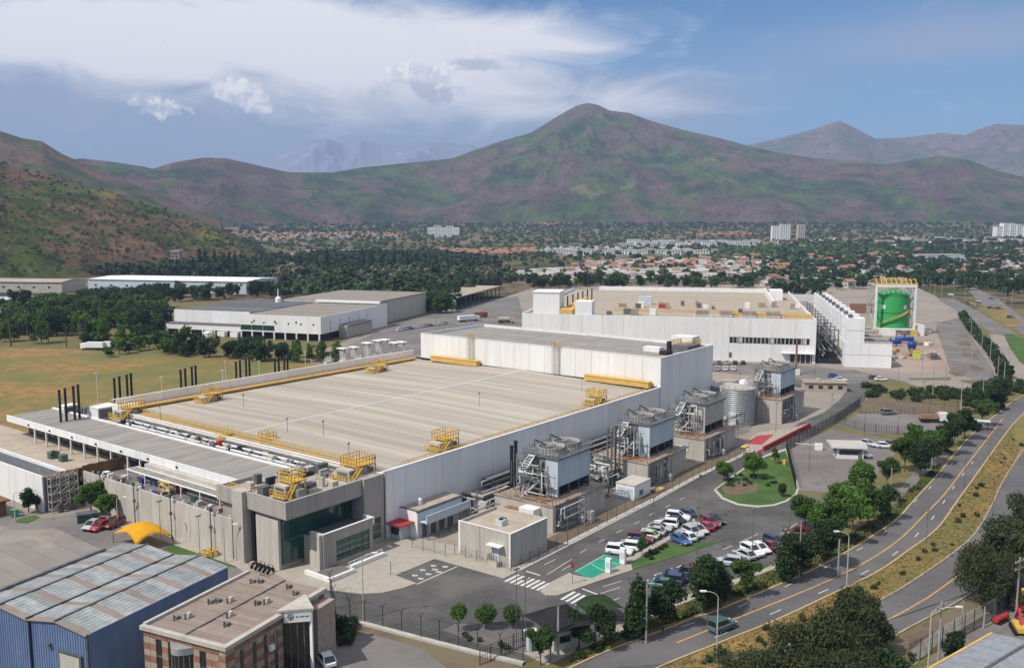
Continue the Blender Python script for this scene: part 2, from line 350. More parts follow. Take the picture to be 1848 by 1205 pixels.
def hillmat(name, greens, browns, rock, sc=.004, spots=.06, spotdark=.35, bright=None):
    m = bpy.data.materials.new(name); m.use_nodes = True; nt = m.node_tree; N = nt.nodes; L = nt.links
    bs = N['Principled BSDF']; bs.inputs['Roughness'].default_value = 1; bs.inputs['Specular IOR Level'].default_value = .1
    co = N.new('ShaderNodeNewGeometry').outputs['Position']
    def noise(s, d=6, off=0, r=.6):
        n = N.new('ShaderNodeTexNoise'); n.noise_dimensions = '4D'; n.inputs['W'].default_value = off; n.inputs['Scale'].default_value = s
        n.inputs['Detail'].default_value = d; n.inputs['Roughness'].default_value = r; L.new(co, n.inputs['Vector']); return n.outputs[0]
    def ramp(v, a, b):
        n = N.new('ShaderNodeMapRange'); n.interpolation_type = 'SMOOTHSTEP'; L.new(v, n.inputs[0]); n.inputs[1].default_value = a; n.inputs[2].default_value = b; return n.outputs[0]
    def mix(f, a, b, k=1):
        n = N.new('ShaderNodeMix'); n.data_type = 'RGBA'
        if k != 1:
            mm = N.new('ShaderNodeMath'); mm.operation = 'MULTIPLY'; L.new(f, mm.inputs[0]); mm.inputs[1].default_value = k; f = mm.outputs[0]
        L.new(f, n.inputs[0])
        for i, q in ((6, a), (7, b)):
            if isinstance(q, tuple): n.inputs[i].default_value = (*q, 1)
            else: L.new(q, n.inputs[i])
        return n.outputs[2]
    g = mix(ramp(noise(sc*2.5, 6, 3), .4, .6), greens[0], greens[1])
    b = mix(ramp(noise(sc*3, 6, 9), .4, .6), browns[0], browns[1])
    c = mix(ramp(noise(sc, 12, 0, .72), .46, .54), g, b)
    if bright: c = mix(ramp(noise(sc*1.2, 6, 21), .60, .68), c, bright, .8)
    c = mix(ramp(noise(sc*6, 8, 30, .7), .60, .68), c, rock, .7)
    c = mix(ramp(noise(spots, 3, 40, .7), .52, .62), c, tuple(q*spotdark for q in greens[0]), .8)
    L.new(c, bs.inputs['Base Color'])
    bp = N.new('ShaderNodeBump'); bp.inputs['Strength'].default_value = .8; bp.inputs['Distance'].default_value = 24 if sc < .005 else 7; L.new(noise(sc*10, 12, 5, .8), bp.inputs['Height']); L.new(bp.outputs[0], bs.inputs['Normal'])
    return m
m_hill = hillmat('near_hill_scrub', ((.050, .062, .020), (.10, .12, .028)), ((.135, .088, .055), (.21, .12, .07)), (.20, .17, .14), .010, .30, .35, (.22, .25, .03))
m_hill2 = hillmat('second_hill_scrub', ((.050, .065, .030), (.09, .10, .035)), ((.13, .085, .06), (.17, .11, .075)), (.12, .10, .085), .007, .16, .35)
m_mount = hillmat('mountain_scrub', ((.038, .060, .024), (.095, .138, .032)), ((.115, .076, .062), (.175, .115, .09)), (.11, .085, .075), .0034, .11, .3, (.20, .22, .07))
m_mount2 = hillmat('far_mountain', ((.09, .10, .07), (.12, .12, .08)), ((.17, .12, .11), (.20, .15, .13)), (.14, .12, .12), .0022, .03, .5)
m_plain = hillmat('plain_ground', ((.070, .085, .03), (.12, .12, .045)), ((.20, .15, .10), (.25, .19, .13)), (.16, .13, .10), .006, .05, .5)
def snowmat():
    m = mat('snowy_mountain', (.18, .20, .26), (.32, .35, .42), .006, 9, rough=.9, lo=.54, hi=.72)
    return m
def pxtab(pts):
    az = []; tn = []
    for x, y in pts:
        d = ray(x, y); az.append(math.atan2(d[0], d[1])); tn.append(d[2]/math.hypot(d[0], d[1]))
    return np.array(az), np.array(tn)
def ridge(name, pts, rf, rc, rb, m, na=420, nr=110, noise=.12, seed=0, spur=.35, fa=30, extend=(.3, .3), p0=1.15, edge=0.0):
    az, tn = pxtab(pts)
    az = np.concatenate([[az[0]-extend[0]], az, [az[-1]+extend[1]]]); tn = np.concatenate([[tn[0] if extend[0] > .01 else 0], tn, [tn[-1] if extend[1] > .01 else 0]])
    A = np.linspace(az[0], az[-1], na); T = np.interp(A, az, tn)
    rfv = rf(A) if callable(rf) else rf+0*A; rcv = rc(A) if callable(rc) else rc+0*A; rbv = rb+0*A
    k = np.concatenate([np.linspace(-.05, 1, int(nr*.75)), np.linspace(1.02, 2, nr-int(nr*.75))])
    K, AA = np.meshgrid(k, A, indexing='ij'); Rr = np.where(K <= 1, rfv+(rcv-rfv)*K, rcv+(rbv-rcv)*(K-1))
    Hc = CAMZ+T*rcv
    if extend[1] < .1: u_ = np.clip((A[-1]-A)/(.02+extend[1]), 0, 1); Hc = np.where(A > az[-2], Hc[np.argmin(abs(A-az[-2]))]*u_*u_*(3-2*u_), Hc)
    if extend[0] < .1: u_ = np.clip((A-A[0])/(.02+extend[0]), 0, 1); Hc = np.where(A < az[1], Hc[np.argmin(abs(A-az[1]))]*u_*u_*(3-2*u_), Hc)
    X = np.sin(AA)*Rr; Y = np.cos(AA)*Rr
    t = np.clip(K, 0, 1)
    sp = fbm(AA*fa, Rr/rc_mean(rcv)*3.0, 5, seed, True)
    sp2 = fbm(X/rc_mean(rcv)*14, Y/rc_mean(rcv)*14, 6, seed+5, True)
    wx = fbm(X/900, Y/900, 3, seed+31)*2; iso = fbm(X/rc_mean(rcv)*5+wx, Y/rc_mean(rcv)*5-wx, 6, seed+77, True)
    p = p0+spur*2.2*(.5-.35*sp-.65*iso)
    prof = np.where(K <= 1, t**np.clip(p, .55, 2.4), np.clip(1-(K-1)**1.3, 0, 1))
    env = np.where(K <= 1, t*(1-t)*4, 1-np.abs(2*(K-1)-1))
    Z = Hc*prof+Hc*noise*(sp2-.55)*env
    base = np.array([[plain(q) for q in np.linspace(0, 12000, 400)]])[0]
    Z = Z*np.clip(K*8+.2, 0, 1)+np.interp(Rr, np.linspace(0, 12000, 400), base)*(1-t)-np.where(K < 0, 3, 0)
    Z = Z+np.where((K > .97) & (K < 1.02), Hc*.006*(sp2-.5), 0)
    return tag(grid_obj(name, X, Y, Z, m), kind='structure')
def rc_mean(v): return float(np.mean(v))

# ground disc
rr = np.concatenate([np.linspace(1, 60, 6), np.linspace(90, 4000, 60), np.linspace(4400, 9800, 12)])
aa = np.linspace(-math.pi, math.pi, 121)
RR, AA_ = np.meshgrid(rr, aa, indexing='ij')
Zg = np.vectorize(plain)(RR)
grid_obj('ground', np.sin(AA_)*RR, np.cos(AA_)*RR, Zg, m_plain)['kind'] = 'structure'
near = [(-60, 238), (0, 237), (40, 250), (75, 255), (112, 278), (145, 293), (200, 315), (235, 331), (290, 352), (345, 375), (400, 396)]
near2 = [(-60, 262), (0, 292), (35, 305), (90, 318), (135, 330), (185, 344), (230, 360), (270, 371), (314, 387), (379, 408), (433, 430), (470, 446)]
main = [(100, 292), (145, 286), (200, 292), (260, 301), (275, 305), (310, 294), (370, 284), (410, 286), (440, 293), (520, 311), (600, 312), (650, 303), (700, 298), (815, 286), (860, 270), (900, 256), (960, 239), (1010, 208),
        (1040, 191), (1062, 186), (1080, 190), (1100, 200), (1135, 204), (1170, 217), (1230, 234), (1300, 250), (1345, 262), (1400, 275), (1480, 287), (1550, 290), (1600, 297), (1640, 290), (1700, 281), (1750, 290), (1800, 308), (1848, 320), (1950, 330)]
right = [(1290, 290), (1345, 263), (1400, 251), (1460, 236), (1490, 226), (1515, 218), (1545, 232), (1580, 251), (1640, 248), (1700, 240), (1740, 245), (1770, 232), (1800, 224), (1848, 226), (1950, 260)]
snow = [(420, 320), (480, 290), (520, 268), (560, 254), (590, 250), (620, 262), (650, 253), (690, 262), (720, 262), (760, 256), (800, 257), (850, 262), (900, 285), (960, 320)]
ridge('left_hill', near2, lambda A: np.interp(A, [-.7, -.5, -.27], [800, 900, 1050]), lambda A: np.interp(A, [-.7, -.5, -.27], [1350, 1400, 1250]), 1900, m_hill, 520, 170, .22, 3, .4, 22, (.35, .02), 1.05)
ridge('left_ridge', near, 1500, lambda A: np.interp(A, [-.7, -.5, -.3], [2300, 2350, 2250]), 2900, m_hill2, 380, 90, .14, 9, .35, 20, (.35, .03), 1.1)
ridge('mountain', main, lambda A: np.interp(A, [-.6, -.3, -.1, .1, .5], [2500, 2900, 3300, 3250, 3400]), lambda A: np.interp(A, [-.6, -.35, -.2, .08, .3, .5], [3300, 3500, 3900, 4700, 4400, 4300]), 6000, m_mount, 1100, 200, .26, 22, .55, 9, (.6, .5), 1.25)
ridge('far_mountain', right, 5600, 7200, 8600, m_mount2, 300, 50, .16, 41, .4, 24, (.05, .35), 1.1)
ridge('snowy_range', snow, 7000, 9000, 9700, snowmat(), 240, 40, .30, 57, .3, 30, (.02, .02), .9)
# thin haze over the whole valley
hz = tag(obj('haze', bx(-9900, 9900, -9900, 9900, -6, 960), []), kind='stuff')
hm = bpy.data.materials.new('valley_haze'); hm.use_nodes = True; hn = hm.node_tree.nodes; hn.clear()
pv = hn.new('ShaderNodeVolumePrincipled'); pv.inputs['Color'].default_value = (.50, .66, 1.0, 1); pv.inputs['Density'].default_value = 0.95e-4; pv.inputs['Anisotropy'].default_value = .0
ho = hn.new('ShaderNodeOutputMaterial'); hm.node_tree.links.new(pv.outputs[0], ho.inputs['Volume']); hz.data.materials.append(hm)
# ================================================================ yards, roads, lawns, markings
def zz(lst, ox, oy, k): return [(ox+x/k, oy+y/k) for x, y in lst]
sheet('wasteland', [(-700, 560), (-700, 1500), (2700, 1500), (2700, 700), (1848, 560), (1200, 540), (600, 540)], .01, m_verge)
fp = [G(-300, 624), G(0, 628), G(120, 630), G(200, 637), G(330, 643), G(420, 648), G(590, 658), G(640, 668), W(97, 104), W(-45, 104), W(-70, 130), W(-90, 260)]
sheet('field', fp, .03, m_dry, pixel=False)
yard = sheet('factory_yard', [W(-40, -27), W(168, -27), W(175, 10), W(160, 103), W(-45, 103), W(-75, 125), W(-75, 30)], .02, m_yard, pixel=False)
sheet('far_yard', [(1245, 640), (1290, 720), (1480, 722), (1560, 735), (1750, 735), (1800, 690), (1800, 655), (1770, 620), (1740, 570), (1690, 535), (1640, 512), (1480, 512), (1100, 515), (960, 520), (900, 540), (700, 585), (560, 640), (560, 668), (760, 690)], .024, m_yard)
sheet('truck_lot', [(560, 655), (700, 590), (820, 545), (935, 535), (950, 590), (930, 610), (760, 640), (700, 650)], .034, m_asph3)
asp = [(552, 1062), (470, 1035), (430, 1060), (560, 1110), (605, 1116), (658, 1127), (862, 1178), (942, 1191), (1005, 1170), (1120, 1127), (1212, 1084), (1300, 1056), (1372, 1028), (1440, 990), (1500, 945), (1500, 905), (1440, 890), (1422, 812), (1500, 768), (1552, 735),
       (1575, 700), (1575, 680), (1545, 668), (1480, 668), (1420, 690), (1440, 700), (1500, 690), (1530, 700), (1515, 722), (1487, 744), (1445, 762), (1395, 795), (1326, 830), (1263, 860), (1198, 896), (942, 1029), (924, 1037), (909, 1044), (828, 1021), (785, 1009), (714, 1039), (752, 1053), (726, 1062), (691, 1070), (653, 1072), (610, 1067)]
yroad = sheet('service_road', asp, .045, m_asph)
sheet('far_road', [(1250, 668), (1300, 672), (1480, 690), (1575, 695), (1640, 700), (1640, 690), (1560, 672), (1480, 662), (1300, 652), (1250, 650)], .05, m_asph3)
# pale entrance plaza and pavements (real kerb step)
plaza = [(440, 1010), (552, 1062), (610, 1067), (653, 1072), (691, 1070), (726, 1062), (752, 1053), (714, 1039), (785, 1009), (828, 1021), (909, 1044), (924, 1037), (940, 1028), (900, 1008), (820, 985), (740, 968), (692, 973), (560, 1000)]
sheet('entrance_plaza', plaza, .14, m_pave, thick=.14)
sheet('kerb_strip', [(940, 1030), (1198, 897), (1263, 861), (1326, 831), (1395, 796), (1390, 793), (1322, 828), (1258, 857), (1190, 893), (930, 1024)], .15, m_kerb, thick=.15)
sheet('gravel_strip', [(930, 1022), (1190, 892), (1258, 856), (1320, 827), (1385, 792), (1372, 786), (1240, 846), (1160, 892), (1060, 936), (960, 985), (905, 1004)], .06, m_dirt)
# island with charging bays and hatched nose
sheet('traffic_island', zz([(690, 660), (730, 690), (820, 690), (1100, 590), (1350, 510), (1340, 470), (1270, 470), (1060, 570), (930, 545), (900, 530), (760, 600)], 800, 900, 3.95), .15, m_pave, thick=.14)
sheet('charging_bay', zz([(930, 520), (1060, 575), (1160, 530), (1260, 470), (1240, 420), (1150, 395)], 800, 900, 3.95), .06, m_teal)
sheet('planted_strip', zz([(1350, 505), (1700, 400), (1900, 330), (2020, 290), (1680, 330), (1600, 330), (1340, 460)], 800, 900, 3.95), .12, m_lawn, thick=.12)
sheet('parking_island', zz([(1340, 455), (1690, 250), (1800, 180), (1790, 130), (1700, 190), (1640, 250), (1400, 380), (1290, 430)], 800, 900, 3.95), .14, m_pave, thick=.14)
# roundabout lawn
rl = zz([(265, 810), (290, 790), (330, 760), (430, 690), (520, 640), (620, 610), (650, 700), (680, 800), (670, 830), (620, 865), (560, 885), (480, 892), (380, 882), (300, 850)], 1200, 600, 2.852)
cxr = sum(p[0] for p in rl)/len(rl); cyr = sum(p[1] for p in rl)/len(rl)
sheet('lawn_kerb', [(cxr+(x-cxr)*1.06, cyr+(y-cyr)*1.08) for x, y in rl], .13, m_kerb, thick=.13)
sheet('roundabout_lawn', rl, .16, m_lawn)
sheet('planting_bed', zz([(290, 800), (310, 835), (380, 840), (470, 820), (480, 780), (380, 770), (330, 780)], 1200, 600, 2.852), .18, m_dirt)
# gate lots to the right of the fence
sheet('gate_lot', zz([(650, 600), (700, 560), (860, 500), (1020, 535), (1250, 560), (1210, 620), (1130, 650), (1080, 760), (960, 830), (830, 825), (690, 815), (655, 700)], 1200, 600, 2.852), .05, m_asph3)
sheet('back_lot', zz([(880, 475), (1000, 418), (1590, 415), (1560, 470), (1450, 505), (1200, 520), (1060, 525)], 1200, 600, 2.852), .05, m_asph3)
sheet('dirt_bank', zz([(985, 400), (1050, 330), (1200, 345), (1590, 375), (1600, 420), (1000, 418)], 1200, 600, 2.852), .055, m_dirt)
sheet('planted_bank', zz([(1050, 330), (1060, 250), (1150, 235), (1350, 290), (1700, 300), (1760, 330), (1590, 385), (1200, 345)], 1200, 600, 2.852), .056, m_verge)
sheet('grey_lot', zz([(225, 430), (330, 790), (715, 900), (715, 790), (560, 560), (420, 340), (240, 380)], 1640, 500, 4.635), .05, m_asph3)
sheet('parking_pavement', zz([(205, 440), (230, 450), (350, 780), (320, 785), (240, 600)], 1640, 500, 4.635), .09, m_pink, thick=.1)
for k, q in enumerate([[(390, 485), (490, 487), (495, 512), (440, 505)], [(395, 555), (480, 533), (520, 560), (520, 575), (430, 570)], [(440, 585), (530, 590), (520, 608), (445, 610)], [(445, 632), (560, 640), (600, 690), (450, 665)],
                     [(500, 735), (560, 740), (630, 768), (570, 800), (530, 780)], [(330, 800), (490, 785), (460, 825), (390, 828)], [(420, 865), (590, 862), (585, 900), (500, 890)], [(0, 845), (350, 838), (350, 862), (0, 858)], [(190, 370), (350, 378), (365, 395)]]):
    sheet('planting_bed', zz(q, 1640, 500, 4.635), .10, m_dirt, thick=.08)
sheet('reddish_yard', zz([(0, 540), (60, 560), (230, 600), (330, 780), (0, 800), (-200, 780), (-200, 640)], 1640, 500, 4.635), .04, m_pink)

# ---- public road: two carriageways and a dry median
R1L = [(940, 1250), (1033, 1205), (1104, 1173), (1200, 1137), (1262, 1113), (1294, 1103), (1414, 1053), (1515, 1005), (1614, 942), (1652, 902), (1691, 860), (1726, 817), (1761, 779), (1796, 751), (1830, 724), (1875, 700)]
R1R = [(1090, 1250), (1200, 1198), (1300, 1158), (1400, 1118), (1490, 1076), (1579, 1033), (1638, 993), (1691, 952), (1729, 900), (1761, 856), (1796, 807), (1828, 765), (1860, 735), (1905, 710)]
R2L = [(1240, 1262), (1350, 1205), (1450, 1153), (1603, 1077), (1673, 1033), (1726, 995), (1761, 963), (1790, 915), (1813, 866), (1848, 814), (1900, 760)]
R2R = [(1450, 1262), (1520, 1205), (1621, 1142), (1673, 1114), (1743, 1075), (1800, 1035), (1850, 980), (1900, 920), (1990, 860)]
road1 = sheet('road', R1L+R1R[::-1], .05, m_asph2)
road2 = sheet('road', R2L+R2R[::-1], .05, m_asph2)
sheet('median', [(1200, 1205)] + R1R[2:]+[(1900, 760), (1848, 814)]+R2L[1:-2][::-1], .045, m_dry)
def offs(px, d, z):
    P = [Vector((*G(*p), z)) for p in px]; out = []
    for i, q in enumerate(P):
        t = (P[min(i+1, len(P)-1)]-P[max(i-1, 0)]).normalized(); out.append(q+Vector((-t.y, t.x, 0))*d)
    return out
def ribbon(bm, P, w, z0, z1):
    L_, R_ = [], []
    for i, q in enumerate(P):
        t = (P[min(i+1, len(P)-1)]-P[max(i-1, 0)]).normalized(); n = Vector((-t.y, t.x, 0))*w/2; L_.append(q+n); R_.append(q-n)
    for i in range(len(P)-1):
        a, b, c, d = R_[i], R_[i+1], L_[i+1], L_[i]
        v = [bm.verts.new((s.x, s.y, z1)) for s in (a, b, c, d)]; bm.faces.new(v)
        if z1-z0 > .02:
            for s, t in ((a, b), (c, d)):
                bm.faces.new([bm.verts.new((s.x, s.y, z0)), bm.verts.new((t.x, t.y, z0)), bm.verts.new((t.x, t.y, z1)), bm.verts.new((s.x, s.y, z1))])
    return bm
def smooth(P, n=6):
    out = []
    for i in range(len(P)-1):
        p0, p1, p2, p3 = P[max(i-1, 0)], P[i], P[i+1], P[min(i+2, len(P)-1)]
        for k in range(n):
            t = k/n; out.append(.5*((2*p1)+(p2-p0)*t+(2*p0-5*p1+4*p2-p3)*t*t+(3*p1-p0-3*p2+p3)*t*t*t))
    return out+[P[-1]]
for nm, e, d, m, zz1 in (('kerb', R1L, .15, m_ycurb, .16), ('kerb', R1R, -.15, m_ycurb, .16), ('kerb', R2L, .15, m_concs, .16), ('kerb', R2R, -.15, m_concs, .16)):
    tag(obj(nm, ribbon(B(), smooth(offs(e, d, 0)), .3, 0, zz1), m), kind='structure')
def dashes(name, px, parent, m, ln, gap, w=.14, z=.056, off=0.0):
    P = smooth([Vector((*G(*p), 0)) for p in px]); bm = B()
    # walk
    seg = [(P[i+1]-P[i]).length for i in range(len(P)-1)]; tot = sum(seg); cum = [0]
    for s in seg: cum.append(cum[-1]+s)
    def at(s):
        for i in range(len(seg)):
            if cum[i+1] >= s or i == len(seg)-1:
                t = (s-cum[i])/seg[i]; T = (P[i+1]-P[i]).normalized(); return P[i]+(P[i+1]-P[i])*t+Vector((-T.y, T.x, 0))*off
    s = 0
    while s < tot-.1:
        e = min(s+ln, tot); n = max(1, int((e-s)/6)); ribbon(bm, [at(s+(e-s)*k/n) for k in range(n+1)], w, z, z); s = e+gap
    return obj(name, bm, m, parent)
YC = [(1221, 1159.5), (1280, 1136), (1330, 1115), (1459, 1063), (1550, 1021), (1621, 975), (1666, 931), (1705, 891), (1740, 845), (1775, 800), (1810, 755)]
dashes('centre_line', YC, road1, m_yel, 400, 1, .28)
dashes('lane_dashes', [(1230, 1130), (1300, 1108), (1440, 1048), (1530, 1002), (1590, 966), (1640, 915), (1690, 868), (1730, 822)], road1, m_line, 2.2, 9, .14)
dashes('lane_dashes', [(1290, 1150), (1400, 1104), (1560, 1033), (1626, 990), (1682, 936), (1720, 880), (1765, 822)], road1, m_line, 2.6, 9, .16)
dashes('centre_line', [(1340, 1262), (1480, 1185), (1614, 1112), (1673, 1079), (1743, 1028), (1790, 990), (1830, 945)], road2, m_yel, 400, 1, .26)
# tyre-dark patched strip across the second carriageway
dashes('tarred_joint', [(1400, 1225), (1612, 1100), (1680, 1062), (1745, 1018), (1800, 960)], road2, m_greyd, 400, 1, .22, .055)
# service road markings
def mk(px, ln=400, gap=1, w=.12, m=m_line): return dashes('lane_marking', px, yroad, m, ln, gap, w, .051)
mk(zz([(720, 470), (800, 430)], 800, 900, 3.95)); mk(zz([(740, 540), (915, 430)], 800, 900, 3.95)); mk(zz([(845, 510), (915, 470)], 800, 900, 3.95)); mk(zz([(590, 515), (690, 545)], 800, 900, 3.95), w=.3)
mk(zz([(975, 385), (1210, 255), (1390, 165), (1480, 110), (1560, 75), (1640, 30), (1760, -30)], 800, 900, 3.95), 2, 4)
mk(zz([(1140, 625), (1270, 585)], 800, 900, 3.95)); mk(zz([(1120, 675), (1260, 630)], 800, 900, 3.95)); mk(zz([(990, 640), (1110, 685)], 800, 900, 3.95), w=.3); mk(zz([(1120, 755), (1260, 705)], 800, 900, 3.95)); mk(zz([(1500, 545), (1680, 485), (1830, 430)], 800, 900, 3.95), 1.8, 3)
mk(zz([(380, 225), (480, 180)], 1200, 900, 2.852)); mk(zz([(300, 260), (345, 240)], 1200, 900, 2.852)); mk(zz([(455, 225), (485, 195), (525, 205)], 1200, 900, 2.852)); mk(zz([(560, 210), (680, 125)], 1200, 900, 2.852)); mk(zz([(40, 360), (80, 345)], 1200, 900, 2.852))
mk([(824, 1098), (870, 1118), (830, 1117)]); mk([(752, 1054), (825, 1022)], w=.2)
def zebra(px0, px1, n, run, w):
    a = Vector((*G(*px0), 0)); b = Vector((*G(*px1), 0)); bm = B(); r = Vector(run)
    for i in range(n):
        c = a+(b-a)*i/(n-1); ribbon(bm, [c-r*.5, c+r*.5], w, .053, .053)
    obj('crosswalk', bm, m_line, yroad)
U2 = Vector((UX, UY, 0))
zebra(zz([(490, 565)], 800, 900, 3.95)[0], zz([(715, 625)], 800, 900, 3.95)[0], 7, U2*3.4, .5)
zebra(zz([(890, 690)], 800, 900, 3.95)[0], zz([(1070, 755)], 800, 900, 3.95)[0], 6, U2*3.6, .5)
# drop-off box with painted wheel and pedestrian shapes
h0 = [G(*p) for p in ((716, 1039), (785, 1011), (824, 1022), (754, 1052))]
sheet('marked_bay', h0, .054, m_asph, pixel=False)
bm = B(); e1 = Vector((*h0[1], 0))-Vector((*h0[0], 0)); e2 = Vector((*h0[3], 0))-Vector((*h0[0], 0)); o_ = Vector((*h0[0], 0))
for cx_, cy_ in ((.22, .45), (.42, .72), (.5, .3), (.66, .6), (.78, .32), (.88, .7), (.18, .8), (.62, .85)):
    c = o_+e1*cx_+e2*cy_; ring = []
    for i in range(8): ring.append(c+Vector((math.cos(i*.785)*.40, math.sin(i*.785)*.34, 0)))
    ribbon(bm, ring[:7], .11, .058, .058); ribbon(bm, [c-e2*.11, c+e2*.11], .2, .059, .059); ribbon(bm, [c-e1*.05, c+e1*.05+e2*.07], .16, .0595, .0595)
obj('painted_symbols', bm, m_line, yroad)
# charging bays: white outlines
cb = obj('bay_outline', ribbon(ribbon(ribbon(B(), [Vector((*G(*p), 0)) for p in zz([(940, 520), (1150, 400)], 800, 900, 3.95)], .12, .066, .066), [Vector((*G(*p), 0)) for p in zz([(1060, 470), (1170, 525)], 800, 900, 3.95)], .12, .066, .066), [Vector((*G(*p), 0)) for p in zz([(1120, 425), (1250, 470)], 800, 900, 3.95)], .12, .0665, .0665), m_line, yroad)
# left forecourt
sheet('forecourt', [(-120, 945), (40, 925), (80, 935), (150, 925), (215, 935), (250, 965), (330, 985), (440, 1015), (450, 1045), (330, 1035), (200, 1000), (-120, 1100)], .05, m_asph3)
sheet('lawn_patch', zz([(160, 995), (230, 960), (400, 920), (440, 950), (300, 1015)], 0, 780, 6.16), .12, m_lawn, thick=.12)
sheet('lawn_patch', zz([(1150, 360), (1250, 325), (1440, 400), (1700, 470), (1680, 488), (1500, 460), (1420, 440)], 0, 900, 3.95), .12, m_lawn, thick=.12)
sheet('lawn_patch', [(150, 938), (170, 930), (205, 940), (190, 948)], .12, m_lawn, thick=.12)
sheet('wall_pavement', [(205, 930), (432, 1008), (460, 1030), (440, 1032), (425, 1022), (200, 945)], .13, m_pave, thick=.12)
# front waste lot, low wall strip under the fence, corner garden
sheet('waste_lot', [(560, 1125), (605, 1118), (658, 1130), (862, 1181), (935, 1198), (850, 1260), (560, 1300), (480, 1260)], .04, m_dirt)
sheet('waste_asphalt', [(600, 1165), (660, 1140), (760, 1170), (840, 1230), (560, 1290), (560, 1200)], .048, m_asph3)
tag(obj('low_wall', ribbon(B(), [Vector((*G(*p), 0)) for p in ((600, 1115), (658, 1127), (760, 1154), (862, 1180), (945, 1199))], .7, 0, .35), m_kerb), 'low pale concrete kerb wall running under the black barbed-wire fence', 'wall')
sheet('corner_garden', [(800, 1138), (822, 1126), (945, 1130), (975, 1140), (985, 1168), (940, 1182), (862, 1162)], .13, m_asph3, thick=.1)
sheet('guard_pavement', [(945, 1180), (985, 1160), (1010, 1160), (1120, 1120), (1215, 1082), (1300, 1055), (1372, 1030), (1400, 1018), (1405, 1024), (1310, 1062), (1215, 1096), (1130, 1135), (1030, 1180), (990, 1200)], .14, m_pave, thick=.12)
sheet('pavement', [(1200, 1128), (1210, 1110), (1256, 1095), (1330, 1065), (1410, 1022), (1450, 1000), (1455, 1008), (1405, 1042), (1330, 1076), (1250, 1112)], .10, m_pave, thick=.08)
sheet('pavement', zz([(770, 280), (890, 235), (1000, 190), (1030, 165), (990, 160), (860, 220), (760, 270)], 1200, 900, 2.852), .10, m_pave, thick=.08)
sheet('pavement', zz([(1165, 850), (1300, 700), (1340, 680), (1420, 600), (1470, 620), (1400, 700), (1390, 740), (1290, 850), (1200, 905), (1165, 905)], 1200, 600, 2.852), .10, m_asph3, thick=.08)
sheet('verge_grass', zz([(1165, 905), (1240, 840), (1290, 860), (1200, 960), (1100, 1010)], 1200, 600, 2.852), .14, m_lawn, thick=.1)
sheet('verge_grass', zz([(1290, 780), (1340, 725), (1400, 740), (1350, 785)], 1200, 600, 2.852), .14, m_lawn, thick=.1)
sheet('verge_grass', [(1030, 1190), (1130, 1140), (1260, 1095), (1330, 1070), (1415, 1032), (1425, 1040), (1300, 1095), (1200, 1132), (1104, 1168), (1036, 1198)], .10, m_verge, thick=.08)
sheet('roadside_path', [(1640, 1175), (1700, 1130), (1760, 1098), (1800, 1080), (1810, 1090), (1760, 1120), (1700, 1155), (1650, 1200)], .06, m_pave)
sheet('dirt_shoulder', [(1560, 1205), (1625, 1148), (1750, 1080), (1830, 1020), (1850, 1040), (1800, 1085), (1640, 1180), (1600, 1225)], .05, m_dirt)
sheet('corner_yard', [(1640, 1240), (1700, 1165), (1790, 1110), (1900, 1040), (2000, 1200), (1900, 1300)], .055, m_asph3)
# far right: old rail bed, dirt track, far dual road
sheet('dirt_track', zz([(680, 480), (850, 470), (964, 560), (1100, 700), (1100, 1000), (900, 950), (800, 760), (700, 600)], 1640, 500, 4.635), .04, m_yard)
sheet('far_avenue', zz([(370, 62), (460, 60), (600, 110), (760, 190), (964, 350), (1200, 520), (1200, 620), (900, 440), (640, 250), (560, 180), (470, 80)], 1640, 500, 4.635), .05, m_asph3)
sheet('far_avenue', zz([(220, 170), (400, 190), (600, 300), (830, 430), (1000, 560), (900, 520), (700, 470), (500, 350), (300, 220)], 1640, 500, 4.635), .055, m_asph3)
sheet('grass_slope', zz([(790, 475), (860, 470), (964, 520), (1060, 600), (1060, 800), (930, 710), (850, 600)], 1640, 500, 4.635), .065, m_lawn)
sheet('dry_strip', zz([(480, 200), (620, 230), (780, 250), (964, 400), (830, 420), (640, 290)], 1640, 500, 4.635), .06, m_dry)
# ================================================================ trees and bushes (shared mesh data per kind)
def leaf_cloud(lobes, n, size, seed, droop=0.0, elong=1.0):
    """leaf-clump faces spread through a set of ellipsoid lobes (cx,cy,cz,rx,ry,rz)"""
    g = np.random.default_rng(seed); L_ = np.array(lobes); vol = (L_[:, 3]*L_[:, 4]*L_[:, 5])**.7; idx = g.choice(len(L_), n, p=vol/vol.sum())
    d = g.normal(size=(n, 3)); d /= np.linalg.norm(d, axis=1)[:, None]; r = g.random(n)**.28
    # clumping: directions gather round twig ends
    K = 14*len(L_); tw = g.normal(size=(K, 3)); tw /= np.linalg.norm(tw, axis=1)[:, None]
    d = d*.55+tw[g.integers(0, K, n)]*.75*g.random(n)[:, None]; d /= np.linalg.norm(d, axis=1)[:, None]
    r = r*(1+.2*g.normal(size=n)*(g.random(n) < .45))
    P = L_[idx, :3]+d*r[:, None]*L_[idx, 3:]
    P[:, 2] -= droop*r*g.random(n)
    nrm = d*.6+g.normal(size=(n, 3))*.7+np.array([0, 0, .35]); nrm /= np.linalg.norm(nrm, axis=1)[:, None]
    a = np.cross(nrm, g.normal(size=(n, 3))); a /= np.linalg.norm(a, axis=1)[:, None]; b = np.cross(nrm, a)
    if droop: a = a*.9+np.array([0, 0, -.55]); a /= np.linalg.norm(a, axis=1)[:, None]; b = np.cross(nrm, a)
    s = size*(.55+g.random(n)*.9)
    a = a*(s*elong)[:, None]; b = b*s[:, None]*.8
    V = np.stack([P-a*.9, P+b*.7-a*.1, P+a, P-b*.75+a*.15+nrm*s[:, None]*.25], 1).reshape(-1, 3)
    F = np.arange(4*n).reshape(-1, 4)
    return V, F
